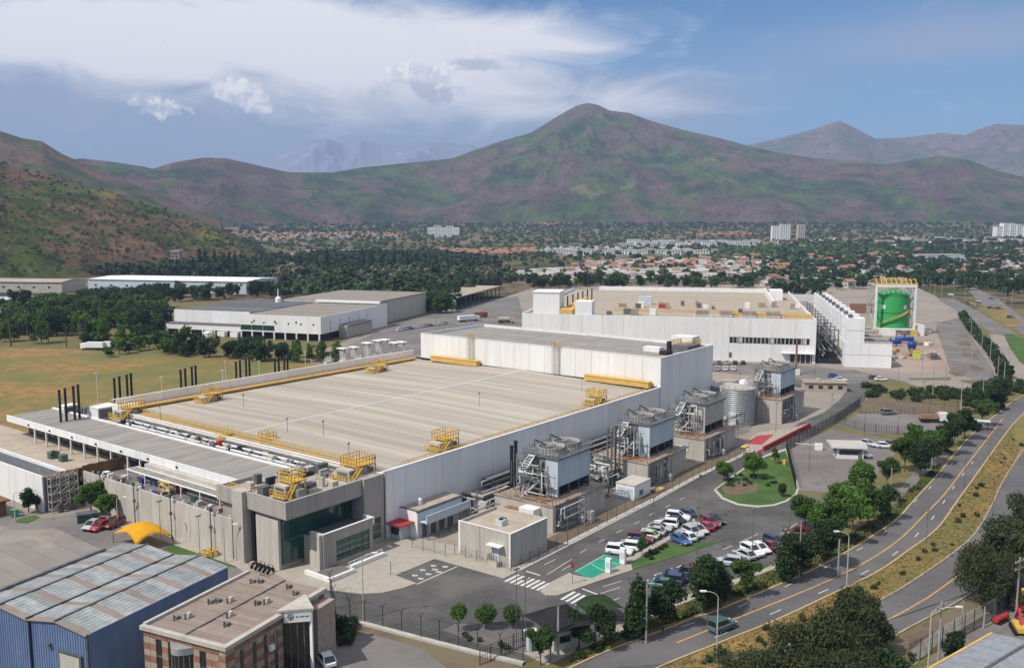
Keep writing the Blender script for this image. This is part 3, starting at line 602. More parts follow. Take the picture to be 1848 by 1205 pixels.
def np_mesh(name, V, F, mats, mi=None):
    me = bpy.data.meshes.new(name); me.vertices.add(len(V)); me.vertices.foreach_set('co', V.astype(np.float32).ravel())
    k = F.shape[1]; me.loops.add(F.size); me.loops.foreach_set('vertex_index', F.astype(np.int32).ravel())
    me.polygons.add(len(F)); me.polygons.foreach_set('loop_start', np.arange(0, F.size, k, dtype=np.int32)); me.polygons.foreach_set('loop_total', np.full(len(F), k, np.int32))
    for m in mats: me.materials.append(m)
    if mi is not None: me.polygons.foreach_set('material_index', mi.astype(np.int32))
    me.update(); return me
def trunk_mesh(h, r, limbs, seed, lean=.05):
    g = random.Random(seed); bm = B(); P = [Vector((0, 0, -.1))]; k = 5
    for i in range(1, k+1): P.append(Vector((g.uniform(-1, 1)*lean*h*.3, g.uniform(-1, 1)*lean*h*.3, h*i/k)))
    for i in range(k): bar(bm, P[i], P[i+1], 2*r*(1-.13*i), n=7, w2=2*r*(1-.13*(i+1)))
    for (x, y, z) in limbs:
        s = P[g.choice([2, 3, 4])]; e = Vector((x, y, z)); m_ = (s+e)/2+Vector((0, 0, -.08*h)); bar(bm, s, m_, r*.9, n=5, w2=r*.6); bar(bm, m_, e, r*.6, n=5, w2=r*.2)
    me = bpy.data.meshes.new('trunk'); bm.to_mesh(me); bm.free(); me.materials.append(m_bark); return me
def lobes_round(h, w, n, seed, z0=.35):
    g = random.Random(seed); out = [(0, 0, h*(z0+1)/2*1.0, w*.29, w*.29, h*(1-z0)*.38)]
    for i in range(n):
        a = g.random()*6.283; rr = w*.5*g.uniform(.35, .85); z = h*g.uniform(z0+.08, .9); s = w*g.uniform(.11, .25)
        out.append((math.cos(a)*rr, math.sin(a)*rr, z, s, s, s*g.uniform(.7, 1.0)))
    return out
TREES = {}
def tree_kind(key, h, w, nl, n, size, leafm, seed, z0=.3, tr=None, droop=0.0, elong=1.0, lobes=None):
    lb = lobes or lobes_round(h, w, nl, seed, z0)
    V, F = leaf_cloud(lb, n, size, seed, droop, elong)
    TREES[key] = (trunk_mesh(h*(z0+.35), tr or w*.03, [(l[0]*.8, l[1]*.8, l[2]) for l in lb[1:8]], seed), np_mesh('crown', V, F, [leafm]), h)
tree_kind('street', 7, 5.2, 9, 3600, .22, m_leafl, 3, .22)
tree_kind('street2', 7.5, 4.6, 8, 3400, .22, m_leaf, 4, .25)
tree_kind('dark', 7, 5.6, 10, 4200, .22, m_leafd, 5, .14)
tree_kind('pepper', 10, 12, 20, 16000, .22, m_leafo, 6, .10, tr=.35, droop=.8, elong=1.2)
tree_kind('pepper2', 10, 11, 18, 15000, .22, m_leafo, 16, .12, tr=.35, droop=.8, elong=1.2)
tree_kind('slim', 5.0, 2.2, 6, 900, .17, m_leafl, 8, .25, tr=.06)
tree_kind('ball', 4.2, 2.6, 6, 1600, .15, m_leafl, 9, .40, tr=.07, lobes=[(0, 0, 3.0, 1.15, 1.15, 1.05), (.3, .2, 3.3, .8, .8, .7), (-.4, .1, 2.8, .8, .8, .7)])
tree_kind('clipped', 4.2, 3.2, 5, 3600, .13, m_leaf, 10, .2, tr=.12, lobes=[(0, 0, 2.7, 1.5, 1.5, 1.35), (.4, .3, 2.9, 1.2, 1.2, 1.05), (-.4, -.3, 2.4, 1.25, 1.25, 1.0), (0, 0, 1.8, 1.1, 1.1, .8)])
tree_kind('cypress', 8, 3.6, 0, 3400, .22, m_leafd, 12, .05, lobes=[(0, 0, 3, 1.7, 1.7, 2.6), (0, 0, 5.4, 1.1, 1.1, 2.6), (.5, .2, 2, 1.3, 1.3, 1.6), (-.5, -.4, 4.2, 1.0, 1.0, 1.5), (.3, -.5, 6.2, .7, .7, 1.6)])
tree_kind('far_round', 9, 8, 9, 420, .75, m_leafd, 13, .12)
tree_kind('far_round2', 9, 8.5, 8, 420, .75, m_leaf, 14, .12)
tree_kind('far_light', 10, 6.5, 7, 380, .70, m_leafl, 15, .12)
tree_kind('far_poplar', 15, 3.4, 0, 380, .70, m_leafd, 17, .05, lobes=[(0, 0, 6, 1.6, 1.6, 5.5), (0, 0, 10.5, 1.1, 1.1, 4.2), (.5, 0, 4, 1.3, 1.3, 3)])
tree_kind('mid_round', 9, 9, 11, 1700, .42, m_leafd, 23, .08)
tree_kind('mid_green', 9.5, 7, 9, 1500, .40, m_leaf, 24, .08)
tree_kind('mid_light', 9, 5.5, 8, 1300, .36, m_leafl, 25, .08)
def tree(kind, x, y, h, label, group=None, name='tree', w=1.0, z=0.0):
    t = thing(name, label, 'tree', (x, y, z), random.random()*6.28, group)
    k = h/TREES[kind][2]; t.scale = (k*w, k*w, k)
    link('trunk', TREES[kind][0], t); link('crown', TREES[kind][1], t)
    return t
def ptree(kind, px, py, h, label, group=None, **k):
    g = G(px, py); return tree(kind, g[0], g[1], h, label, group, **k)
# bushes: one mesh each
BUSH = []
for s in range(3):
    V, F = leaf_cloud([(0, 0, .4, .55, .55, .45), (.3, .2, .35, .35, .35, .35), (-.3, -.1, .3, .35, .4, .3)], 260, .12, 60+s); BUSH.append((np_mesh('bush', V, F, [m_shrub]), np_mesh('bush', V, F, [m_leafd])))
def bush(px, py, sc, label, group=None, dark=0, g=None):
    g = g or G(px, py); o = link('bush', random.choice(BUSH)[dark], None, (g[0], g[1], .1), random.random()*6, sc); return tag(o, label, 'bush', group)

# ---- far town and woods: one low poly tree/house each, merged where nobody can count them
def blob_trees(name, pts, m, seed, hs=(6, 11), ws=(.7, 1.1), tris=34, zf=None):
    """many small crowns: shells of leaf clumps, merged; pts list of (x,y)"""
    g = np.random.default_rng(seed); Vs, Fs = [], []; n = len(pts); P = np.array(pts)
    H_ = g.uniform(hs[0], hs[1], n); Wd = H_*g.uniform(ws[0], ws[1], n)*.5
    idx = np.repeat(np.arange(n), tris); N_ = len(idx)
    d = g.normal(size=(N_, 3)); d[:, 2] = np.abs(d[:, 2])*.9-.25; d /= np.linalg.norm(d, axis=1)[:, None]; r = .55+.5*g.random(N_)
    Z0 = np.array([zf(*q) if zf else plain(math.hypot(*q)) for q in pts])
    c = np.stack([P[idx, 0]+d[:, 0]*r*Wd[idx], P[idx, 1]+d[:, 1]*r*Wd[idx], Z0[idx]+H_[idx]*.5+d[:, 2]*r*H_[idx]*.5], -1)
    nrm = d+g.normal(size=(N_, 3))*.45; nrm /= np.linalg.norm(nrm, axis=1)[:, None]
    a = np.cross(nrm, g.normal(size=(N_, 3))); a /= np.linalg.norm(a, axis=1)[:, None]; b = np.cross(nrm, a); s = (Wd[idx]*.42)[:, None]*(.7+.7*g.random(N_))[:, None]
    V = np.stack([c-a*s-b*s*.6, c+a*s-b*s*.5, c+b*s], 1).reshape(-1, 3); F = np.arange(3*N_).reshape(-1, 3)
    me = np_mesh(name, V, F, [m]); o = bpy.data.objects.new(name, me); C.objects.link(o); return tag(o, kind='stuff')
def ingon(x, y, poly):
    c = False; j = len(poly)-1
    for i in range(len(poly)):
        if ((poly[i][1] > y) != (poly[j][1] > y)) and (x < (poly[j][0]-poly[i][0])*(y-poly[i][1])/(poly[j][1]-poly[i][1])+poly[i][0]): c = not c
        j = i
    return c
def scatter(poly_px, n, seed):
    """n ground points, even in world space, inside an image-outlined patch of land"""
    w = [GT(*p)[:2] for p in poly_px]; xs = [p[0] for p in w]; ys = [p[1] for p in w]; g = random.Random(seed); out = []; k = 0
    while len(out) < n and k < n*60:
        k += 1; x = g.uniform(min(xs), max(xs)); y = g.uniform(min(ys), max(ys))
        if ingon(x, y, w): out.append((x, y))
    return out
m_leaff = mat('town_tree_foliage', (.060, .100, .034), (.030, .054, .019), .05, 5, rough=.9, lo=.4, hi=.6)
m_leaffd = mat('wood_foliage', (.038, .068, .024), (.014, .026, .011), .04, 5, rough=.9, lo=.4, hi=.6)
m_leaffl = mat('bright_town_foliage', (.095, .17, .04), (.055, .10, .026), .05, 5, rough=.9, lo=.4, hi=.6)
m_bare = mat('bare_tree_twigs', (.20, .17, .12), (.14, .12, .085), .05, 5, rough=1)

# houses
def house_mesh(w, d, h, rh, wallm, roofm, gable=True):
    bm = B(); box(bm, -w/2, w/2, -d/2, d/2, 0, h, 0); e = .35
    if gable:
        a = [(-w/2-e, -d/2-e, h), (w/2+e, -d/2-e, h), (w/2+e, d/2+e, h), (-w/2-e, d/2+e, h), (-w/2-e, 0, h+rh), (w/2+e, 0, h+rh)]
        v = [bm.verts.new(p) for p in a]
        for f in ((0, 1, 5, 4), (2, 3, 4, 5), (3, 0, 4), (1, 2, 5), (3, 2, 1, 0)): bm.faces.new([v[i] for i in f]).material_index = 1
    else: box(bm, -w/2-.1, w/2+.1, -d/2-.1, d/2+.1, h+.002, h+.3, 1)
    for x in (-.28, .22):
        for s in (-1, 1): box(bm, w*x-.5, w*x+.5, s*d/2-.04, s*d/2+.04, h*.4, h*.4+1.1, 2)
    me = bpy.data.meshes.new('house'); bm.to_mesh(me); bm.free()
    for q in (wallm, roofm, m_glassd): me.materials.append(q)
    return me
m_wallo = mat('orange_house_wall', (.48, .24, .13), (.38, .19, .11), .1, rough=.9, rand=.2)
HM = [house_mesh(8, 7, 3.0, 1.7, m_hwall, m_hroof), house_mesh(11, 7, 3.0, 1.5, m_hwall, m_hroof), house_mesh(7, 7, 5.2, 1.8, m_hwall, m_terra), house_mesh(10, 8, 3.2, 0, m_hwall, m_hroof, False), house_mesh(8, 7, 5.0, 1.8, m_wallo, m_terra), house_mesh(12, 8, 5.5, 0, m_white, m_hroof, False)]
HROWS = []
def rows(poly_px, ang, sx, sy, kinds, seed, keep=.9):
    w = [GT(*p)[:2] for p in poly_px]; g = random.Random(seed); ca, sa = math.cos(ang), math.sin(ang)
    q = [(x*ca+y*sa, -x*sa+y*ca) for x, y in w]; u0, u1 = min(p[0] for p in q), max(p[0] for p in q); v0, v1 = min(p[1] for p in q), max(p[1] for p in q)
    v = v0
    while v < v1:
        u = u0
        while u < u1:
            x, y = u*ca-v*sa, u*sa+v*ca
            if g.random() < keep and ingon(x, y, w): HROWS.append((x+g.uniform(-1, 1), y+g.uniform(-1.5, 1.5), ang+g.choice([0, math.pi/2])*(g.random() < .25)+g.uniform(-.03, .03), g.choice(kinds), g.uniform(.85, 1.15)))
            u += sx*g.uniform(.9, 1.1)
        v += sy*(g.choice([.8, 1.25]))
rows([(900, 505), (960, 490), (1100, 486), (1300, 492), (1300, 505), (1120, 512), (1000, 508)], R(8), 11, 17, [0, 1, 0, 3], 1)
rows([(1010, 500), (1030, 478), (1200, 470), (1420, 478), (1420, 500), (1250, 498), (1130, 500)], R(-6), 10, 16, [0, 1, 3, 0, 2], 2)
rows([(1380, 520), (1400, 478), (1560, 470), (1848, 466), (2050, 470), (2050, 520), (1700, 512), (1560, 522)], R(20), 14, 22, [0, 1, 3, 0, 1, 3, 2], 3, .55)
rows([(1300, 470), (1500, 456), (1848, 448), (2000, 448), (2000, 466), (1500, 472)], R(12), 15, 26, [0, 1, 3, 0, 1, 2], 4, .5)
rows([(760, 470), (765, 457), (960, 452), (975, 460), (900, 466)], R(10), 13, 18, [4, 4, 2], 5, .85)
rows([(430, 436), (440, 421), (620, 422), (740, 426), (720, 430), (560, 434)], R(-8), 16, 26, [4, 2, 2, 0], 6, .6)
rows([(970, 462), (990, 448), (1200, 446), (1250, 455), (1180, 462)], R(5), 18, 26, [5, 3, 5, 1], 7, .7)
rows([(1250, 440), (1400, 432), (1700, 430), (1848, 436), (1848, 446), (1400, 450)], R(15), 17, 30, [0, 3, 5, 2], 8, .45)
rows([(620, 476), (800, 462), (900, 470), (820, 480)], R(25), 22, 40, [3, 4, 1, 0], 12, .4)
rows([(1230, 424), (1330, 421), (1380, 426), (1260, 429)], R(0), 16, 24, [4, 4], 9, .7)
rows([(900, 408), (1000, 402), (1080, 404), (980, 409)], R(0), 20, 34, [4, 2], 10, .6)
rows([(400, 470), (430, 462), (620, 460), (640, 466), (480, 480)], R(10), 30, 40, [3, 1, 0], 11, .35)
HROWS.sort(key=lambda q: math.hypot(q[0], q[1]))
HL = {0: 'low pale-roofed house standing in the crowded rows of the town below the mountain', 1: 'long low pale-roofed house standing in the crowded rows of the town below the mountain', 2: 'two-storey house with a terracotta gable roof in the far town',
      3: 'flat-roofed pale box of a house in the crowded rows of the far town', 4: 'orange-walled two-storey house with a terracotta roof in the far town', 5: 'flat-roofed white block in the far town'}
for i, (x, y, a, k, s) in enumerate(HROWS[:300]):
    tag(link('house', HM[k], None, (x, y, plain(math.hypot(x, y))), a, (s, s, s)), HL[k], 'house', 'houses in the far town, kind %d' % (k+1))
# the rest, one object per look
HV, HF, HMi = [], [], []; base = 0
for x, y, a, k, s in HROWS[300:]:
    me = HM[k]; V = np.empty(len(me.vertices)*3); me.vertices.foreach_get('co', V); V = V.reshape(-1, 3)*s; ca, sa = math.cos(a), math.sin(a)
    X = V[:, 0]*ca-V[:, 1]*sa+x; Y = V[:, 0]*sa+V[:, 1]*ca+y; HV.append(np.stack([X, Y, V[:, 2]+plain(math.hypot(x, y))], -1))
    for p in me.polygons: HF.append([base+v for v in p.vertices]); HMi.append(p.material_index+3*([0, 0, 1, 0, 2, 3][k]))
    base += len(V)
me = bpy.data.meshes.new('far_houses'); me.from_pydata(np.concatenate(HV).tolist(), [], HF)
m_hwf = mat('far_house_wall', (.56, .51, .45), (.33, .29, .25), .07, 2, rough=.9, lo=.4, hi=.6); m_hrf = mat('far_house_roof', (.46, .43, .40), (.24, .22, .20), .055, 2, rough=.9, lo=.4, hi=.6); m_tef = mat('far_terracotta_roof', (.36, .18, .11), (.26, .145, .10), .05, 2, rough=.95)
for q in (m_hwf, m_hrf, m_glassd, m_hwf, m_tef, m_glassd, m_wallo, m_tef, m_glassd, m_white, m_hrf, m_glassd): me.materials.append(q)
me.polygons.foreach_set('material_index', HMi); o = bpy.data.objects.new('far_houses', me); C.objects.link(o); tag(o, kind='stuff')

# woods and town trees
town = [(880, 515), (900, 480), (620, 470), (430, 436), (430, 415), (900, 405), (1300, 408), (1848, 412), (2060, 415), (2060, 520), (1400, 524)]
blob_trees('town_trees', scatter(town, 5200, 1), m_leaff, 1, (4.5, 9), (.8, 1.2), 30)
blob_trees('town_trees', scatter([(1340, 520), (1420, 440), (1900, 430), (2060, 440), (2060, 525)], 1500, 2), m_leaffd, 2, (5, 10), (.8, 1.2), 44)
blob_trees('town_trees', scatter([(1280, 455), (1500, 440), (1700, 445), (1620, 470), (1400, 476)], 500, 3), m_leaffl, 3, (5, 9), (.8, 1.2), 40)
blob_trees('wood', scatter([(150, 500), (320, 478), (480, 470), (640, 462), (780, 462), (900, 478), (900, 530), (800, 545), (700, 540), (480, 520), (300, 505)], 1500, 4), m_leaffd, 4, (7, 13), (.6, 1.0), 60)
blob_trees('wood', scatter([(500, 540), (560, 500), (760, 490), (900, 500), (930, 515), (840, 525), (760, 570), (700, 560)], 420, 5), m_leaff, 5, (7, 12), (.7, 1.0), 80)
blob_trees('valley_trees', scatter([(200, 430), (420, 405), (900, 399), (1400, 400), (2060, 402), (2060, 415), (900, 412), (430, 425)], 2400, 6), m_leaffd, 6, (7, 13), (.9, 1.5), 22)
blob_trees('bare_trees', [p for q in ([(640, 508), (760, 503), (890, 500), (890, 516), (740, 522), (640, 520)], [(480, 505), (540, 497), (560, 505), (500, 515)]) for p in scatter(q, 90, 7)], m_bare, 7, (9, 14), (.35, .6), 60)
# ================================================================ main factory (x along the long wall, y to the left)
def F(name, label, cat, a=0, b=0, z=0.0, group=None, rz=0.0):
    p = W(a, b); return thing(name, label, cat, (p[0], p[1], z), FANG+rz, group)
def part(name, bm, m, t, kind=None, smooth=False):
    o = obj(name, bm, m, t, smooth)
    if kind: o['kind'] = kind
    return o
FB = F('factory_building', 'huge white factory hall with a flat pale roof and one long shaded wall', 'factory')
ZR = 11.35
part('core', box(box(B(), .6, 98.9, .4, 85.9, 0, 11.1), 1.2, 98.9, 86.5, 92, 0, 10.2), m_greyd, FB)
# long shaded wall and front parapet as separate sheets, joints 3 cm
def panels(t, axis, c, u0, u1, w, z0, z1, th, m, name='wall_panel', out=-1, gap=.07):
    n = max(1, round((u1-u0)/w)); w = (u1-u0)/n; me = None
    for i in range(n):
        p, q = u0+w*i+gap/2, u0+w*(i+1)-gap/2
        if me is None:
            bm = B()
            if axis == 'x': box(bm, 0, w-gap, min(0, out*th), max(0, out*th), z0, z1)
            else: box(bm, min(0, out*th), max(0, out*th), 0, w-gap, z0, z1)
            o = obj(name, bm, m, t); me = o.data
        else: o = link(name, me, t)
        o.location = (p, c, 0) if axis == 'x' else (c, p, 0)
panels(FB, 'x', .37, .6, 98.4, 4.9, 0, 12.0, .35, m_white, out=-1)
panels(FB, 'x', 86.0, .6, 98.4, 6, 0, 14.1, .35, m_white, out=1)
panels(FB, 'y', .55, .5, 86.0, 6, 0, 11.6, .3, m_whitew, out=-1)
part('parapet_cap', box(box(box(B(), -.2, 98.6, -.08, .5, 12.004, 12.1), -.2, 98.5, 85.9, 86.45, 14.104, 14.2), .1, .65, .5, 85.9, 11.61, 11.7), m_white, FB)
# roof sheets laid side by side across the hall, in two falls
def roofstrips(t, a0, a1, b0, b1, ze, zr, m, w=2.45, name='roof_sheet', seed=1):
    g = random.Random(seed); n = round((a1-a0)/w); w = (a1-a0)/n; mid = (b0+b1)/2; ms = []
    for s in (0, 1):
        bm = B(); y0, y1 = (b0, mid-.02) if s == 0 else (mid+.02, b1); z0, z1 = (ze, zr) if s == 0 else (zr, ze)
        v = [bm.verts.new(p) for p in ((0, y0, z0), (w-.05, y0, z0), (w-.05, y1, z1), (0, y1, z1), (0, y0, z0-.25), (w-.05, y0, z0-.25), (w-.05, y1, z1-.25), (0, y1, z1-.25))]
        for f in ((0, 1, 2, 3), (4, 5, 1, 0), (5, 6, 2, 1), (6, 7, 3, 2), (7, 4, 0, 3)): bm.faces.new([v[i] for i in f])
        me = bpy.data.meshes.new(name); bm.to_mesh(me); bm.free(); me.materials.append(m); ms.append(me)
    for i in range(n):
        for s in (0, 1): link(name, ms[s], t, (a0+w*i, 0, g.uniform(-.02, .03)))
roofstrips(FB, 1.3, 98.4, .5, 85.6, ZR, ZR+.75, m_roof)
part('ridge_strip', box(B(), 3, 98.2, 42.9, 43.2, ZR+.75, ZR+.86), m_white, FB)
# higher block
HBZ = 19.6
hb = F('high_block', 'tall white block rising at the far end of the pale factory roof', 'building')
part('core', box(B(), 99.0, 129.2, .3, 82.8, 0, HBZ-1.2), m_greyd, hb)
panels(hb, 'y', 98.98, 0.0, 83.0, 5.2, 11.9, HBZ, .3, m_whitew, out=-1)
panels(hb, 'x', .28, 98.7, 129.5, 5.1, 0, HBZ, .35, m_white, out=-1)
panels(hb, 'y', 129.2, 0.0, 83.0, 8.3, 0, HBZ, .3, m_white, out=1)
panels(hb, 'x', 82.82, 98.7, 129.5, 5.1, 0, HBZ, .3, m_white, out=1)
part('parapet_cap', box(box(box(box(B(), 98.6, 129.6, -.15, .3, HBZ+.002, HBZ+.1), 98.6, 99.05, .32, 83.1, HBZ+.002, HBZ+.1), 129.15, 129.6, .32, 83.1, HBZ+.002, HBZ+.1), 99.07, 129.1, 82.75, 83.1, HBZ+.002, HBZ+.1), m_white, hb)
roofstrips(hb, 99.1, 129.1, .4, 82.7, HBZ-.75, HBZ-.55, m_roofg, 3, 'roof_sheet', 4)
part('base_flashing', box(B(), 98.45, 98.67, .6, 85, ZR+.3, ZR+.75), m_dark, hb)
part('grey_penthouse', box(B(), 116, 124, 1.2, 6.5, HBZ-.7, HBZ+.9), m_greyd, hb)
part('white_vent', box(box(B(), 122.5, 127, 3, 9.5, HBZ-.7, HBZ+2.6), 111, 113.5, 7, 12, HBZ-.7, HBZ+.6), m_whitew, hb)
part('dark_vent', box(box(B(), 112, 113, 4.4, 5.4, HBZ-.7, HBZ+2.4), 108, 111, 3, 5.5, HBZ-.7, HBZ+.3), m_dark, hb)
part('yellow_railing', rail(rail(B(), [(116, 1.2, HBZ+.9), (124, 1.2, HBZ+.9), (124, 6.5, HBZ+.9), (116, 6.5, HBZ+.9), (116, 1.2, HBZ+.9)], 1.2, .12, .9), [(100, 12, HBZ-.6), (100, 30, HBZ-.6)], .8, .06, 3), m_ysteel, hb)
# two caged ladders on the white face
for px in (865, 1097):
    b_ = 98.6; bb = [q for q in [FL(px, 630, 16)][0:1]][0][1]
    t = F('caged_ladder', 'tall caged ladder on the white block face, %s of the pair' % ('left' if px < 900 else 'right'), 'ladder', 98.3, bb, ZR+.5, 'ladders on the white block')
    bm = B()
    for y in (-.9, .9): bar(bm, (-.1, y, 0), (-.1, y, HBZ+.9-ZR), .14); bar(bm, (-1.0, y*.8, 0), (-1.0, y*.8, HBZ+.4-ZR), .08)
    for k in range(18): bar(bm, (-.1, -.9, .4+k*.5), (-.1, .9, .4+k*.5), .07)
    for k in range(5): bar(bm, (-.1, -.9, .5+k*1.8), (-1.0, .72, 1.4+k*1.8), .06); bar(bm, (-1, -.72, .5+k*1.8), (-1, .72, 1.4+k*1.8), .06)
    part('ladder_frame', bm, m_concl, t); part('top_gate', rail(B(), [(-.3, -1.3, HBZ-ZR-.4), (-.3, 1.3, HBZ-ZR-.4), (1.4, 1.3, HBZ-ZR-.4)], 1.3, .12, .6), m_ysteelp, t)
# yellow gutters / ducts at the foot of the block
for (p, q), lab in ((((750, 653), (867, 657)), 'left'), (((1058, 682), (1168, 698)), 'right')):
    A_ = FL(*p, ZR+1); B_ = FL(*q, ZR+1); bb0, bb1 = sorted((A_[1], B_[1]))
    t = F('yellow_duct', 'long yellow duct lying on the roof at the %s foot of the white block' % lab, 'duct', 97.2, bb0, ZR+.4, 'yellow roof ducts'); ln = bb1-bb0
    part('duct_body', box(B(), -.9, .9, 0, ln, .2, 1.5), m_ysteelp, t); part('duct_lid', box(B(), -1.05, 1.05, -.1, ln+.1, 1.52, 1.68), m_ysteel, t)
    part('saddle', box(box(box(B(), -1, 1, .5, .9, 0, .19), -1, 1, ln/2, ln/2+.4, 0, .19), -1, 1, ln-1, ln-.6, 0, .19), m_greyd, t)
# orange band at the foot of the left parapet
t = F('orange_walkway', 'long orange walkway running along the left parapet of the big roof', 'walkway')
part('walkway_deck', box(B(), 3, 97, 83.6, 85.5, ZR+.35, ZR+.8), m_ysteelp, t)
part('handrail', rail(B(), [(3, 83.6, ZR+.8), (97, 83.6, ZR+.8)], .5, .05, 6), m_orange, t)
t = F('roof_edge_railing', 'thin yellow safety railing along the edge of the long shaded wall', 'railing')
part('handrail', rail(B(), [(6, .75, ZR), (97, .75, ZR)], 1.25, .07, 2.2), m_ysteelp, t)
part('handrail', rail(B(), [(6, 1.9, ZR), (97, 1.9, ZR)], .7, .06, 2.2), m_ysteelp, t)
t = F('front_roof_railing', 'dense yellow railing along the front edge of the big factory roof', 'railing')
part('handrail', rail(B(), [(1.2, 4, ZR+.2), (1.2, 76, ZR+.2)], 1.5, .09, .55), m_ysteel, t)
part('kick_beam', box(B(), 1.0, 1.4, 4, 76, ZR+.28, ZR+.5), m_ysteelp, t)
part('kick_beam', box(B(), -.2, .2, 10, 78, 10.9, 11.05), m_concs, t)
# antennas/lights on roof
for k, (px, py) in enumerate(((865, 735), (1050, 706), (519, 785), (584, 790), (630, 833), (677, 860), (440, 738), (290, 760))):
    a_, b_ = FL(px, py, ZR)
    o = tag(obj('lightning_rod', bar(bar(B(), (0, 0, 0), (0, 0, 3.6), .10, n=5), (-.25, 0, 3.3), (.25, 0, 3.5), .18), m_greyd), 'thin dark mast with a small head standing at the factory roof edge', 'mast', 'masts on the roof edge')
    w_ = W(a_, b_); o.location = (w_[0], w_[1], ZR); o.rotation_euler = (0, 0, FANG)
# ---- yellow roof access platforms (walkway frames round air units)
def platform(a, b, z, label, L=6, D=4.5, h=2.4, unit=True, rz=0, stair=True, seed=0):
    t = F('access_platform', label, 'platform', a, b, z, 'yellow access platforms on the factory roof', rz); g = random.Random(seed)
    if unit:
        u = part('air_unit', box(B(), -L*.42, L*.22, -D*.36, D*.36, .25, h-.3), m_concl, t); part('grille', box(box(B(), -L*.36, L*.0, -D*.36-.05, -D*.36-.01, .5, h-.7), -L*.42-.05, -L*.42-.01, -D*.28, D*.28, .5, h-.7), m_greyd, u)
        part('skirt', box(B(), L*.24, L*.46, -D*.34, D*.34, .1, h-.8), m_greyd, t)
    part('deck', box(B(), -L*.2, L*.46, -D*.45, D*.45, h, h+.18), m_ysteel, t)
    bm = B()
    for x in (-L*.2, L*.46):
        for y in (-D*.45, D*.45): bar(bm, (x, y, 0), (x, y, h), .16)
    bar(bm, (-L*.2, -D*.45, 0), (L*.46, -D*.45, h), .09); bar(bm, (L*.46, -D*.45, 0), (-L*.2, -D*.45, h), .09); bar(bm, (-L*.2, -D*.45, 0), (-L*.2, D*.45, h), .09)
    part('frame', bm, m_ysteel, t)
    q = [(-L*.2, -D*.45, h+.18), (L*.46, -D*.45, h+.18), (L*.46, D*.45, h+.18), (-L*.2, D*.45, h+.18), (-L*.2, -D*.45, h+.18)]
    part('railing', rail(B(), q, 1.35, .10, .7), m_ysteel, t)
    part('lower_deck', box(B(), -L*.62, -L*.44, -D*.55, D*.35, .25, .42), m_ysteel, t)
    part('railing', rail(B(), [(-L*.62, D*.35, .42), (-L*.62, -D*.55, .42), (-L*.1, -D*.55, .42)], 1.0, .10, .8), m_ysteel, t)
    if stair:
        bm = B()
        for y in (-D*.45-.9, -D*.45-.1): bar(bm, (-L*.5, y, .2), (-L*.12, y, h+.15), .14)
        for k in range(8): box(bm, -L*.5+L*.38*(k+.2)/8, -L*.5+L*.38*(k+.9)/8, -D*.45-.86, -D*.45-.14, .25+(h-.1)*k/8, .30+(h-.1)*k/8)
        part('stair', bm, m_ysteel, t)
    return t
PL = [((640, 862), 10.8, 'large yellow platform round a cream unit at the near roof corner beside the concrete building', 7.5, 5.2, 2.6), ((522, 893), 10.7, 'yellow platform over grey plant on the concrete entrance building roof', 5, 4.5, 2.6),
      ((799, 808), ZR, 'yellow platform halfway along the shaded wall edge, nearer of two', 6.5, 4.5, 2.0), ((1073, 728), ZR, 'yellow platform by the shaded wall edge, near the right yellow duct', 6.5, 4.5, 2.0),
      ((378, 724), ZR, 'yellow platform in the middle of the left parapet walkway', 6, 4.5, 2.0), ((680, 671), ZR, 'yellow platform near the far end of the left parapet walkway', 6.5, 4.5, 2.0), ((232, 752), 10.6, 'yellow platform beside cream boxes at the left front roof corner', 7, 5, 2.4),
      ((480, 806), 10.4, 'small yellow platform behind the grey canopy roof, left of the concrete building', 4, 3.2, 1.6)]
for k, (p, z, lab, L_, D_, h_) in enumerate(PL):
    a_, b_ = FL(*p, z); platform(a_, b_, z, lab, L_*.88, D_*.85, h_*.9, True, 0, True, k)
t = F('roof_gantry_stair', 'steep yellow stair rising from the machinery lane to the big roof', 'stair', *FL(398, 800, 10.2), 10.2)
bm = B()
for y in (-.8, .8): bar(bm, (-.5, y+1.5, 0), (1.6, y-1.5, 2.6), .18); bar(bm, (-.5, y+1.5, 1), (1.6, y-1.5, 3.6), .09)
for k in range(8): bar(bm, (-.5+.26*k, -.8+1.5-.37*k, .3*k), (-.5+.26*k, .8+1.5-.37*k, .3*k), .16)
part('stair_flight', bm, m_ysteel, t)

# ---- low canopy roof in front
CZ = 10.0
cn = F('canopy_building', 'long low front building with a weathered grey roof and deep white fascia', 'building')
part('core', box(B(), -9.5, -3.0, 18.4, 107, 0, 9.3), m_greyd, cn)
panels(cn, 'y', -13.3, 18, 108.5, 4.5, 8.55, 10.0, .25, m_white, name='fascia_panel', out=-1)
panels(cn, 'x', 18.25, -13.2, -2.8, 3.4, 8.55, 10.0, .25, m_concl, name='fascia_panel', out=-1)
part('soffit', box(B(), -13.25, -9.5, 18.3, 108.4, 8.75, 9.3), m_whitew, cn)
n = 34; wv = 90/n
rm = None
for i in range(n):
    if rm is None:
        o = obj('roof_sheet', bx(-13.2, -3.2, 0, wv-.06, 9.3, 9.72), m_roofg, cn); rm = o.data; o.location = (0, 18.4, 0)
    else: link('roof_sheet', rm, cn, (0, 18.4+wv*i, random.uniform(-.02, .03)))
part('back_gutter', box(B(), -3.15, -2.6, 18.3, 108.5, 9.3, 10.02), m_white, cn)
for k, (px, py) in enumerate([(26, 778), (47, 784), (69, 791), (92, 797), (116, 804), (141, 811), (166, 818), (196, 827), (221, 833), (250, 842)]):
    b_ = FL(px, py, 8.7)[1]; part('post', box(B(), -13.35, -13.05, b_-.15, b_+.15, 5.3, 8.54), m_whitew, cn)
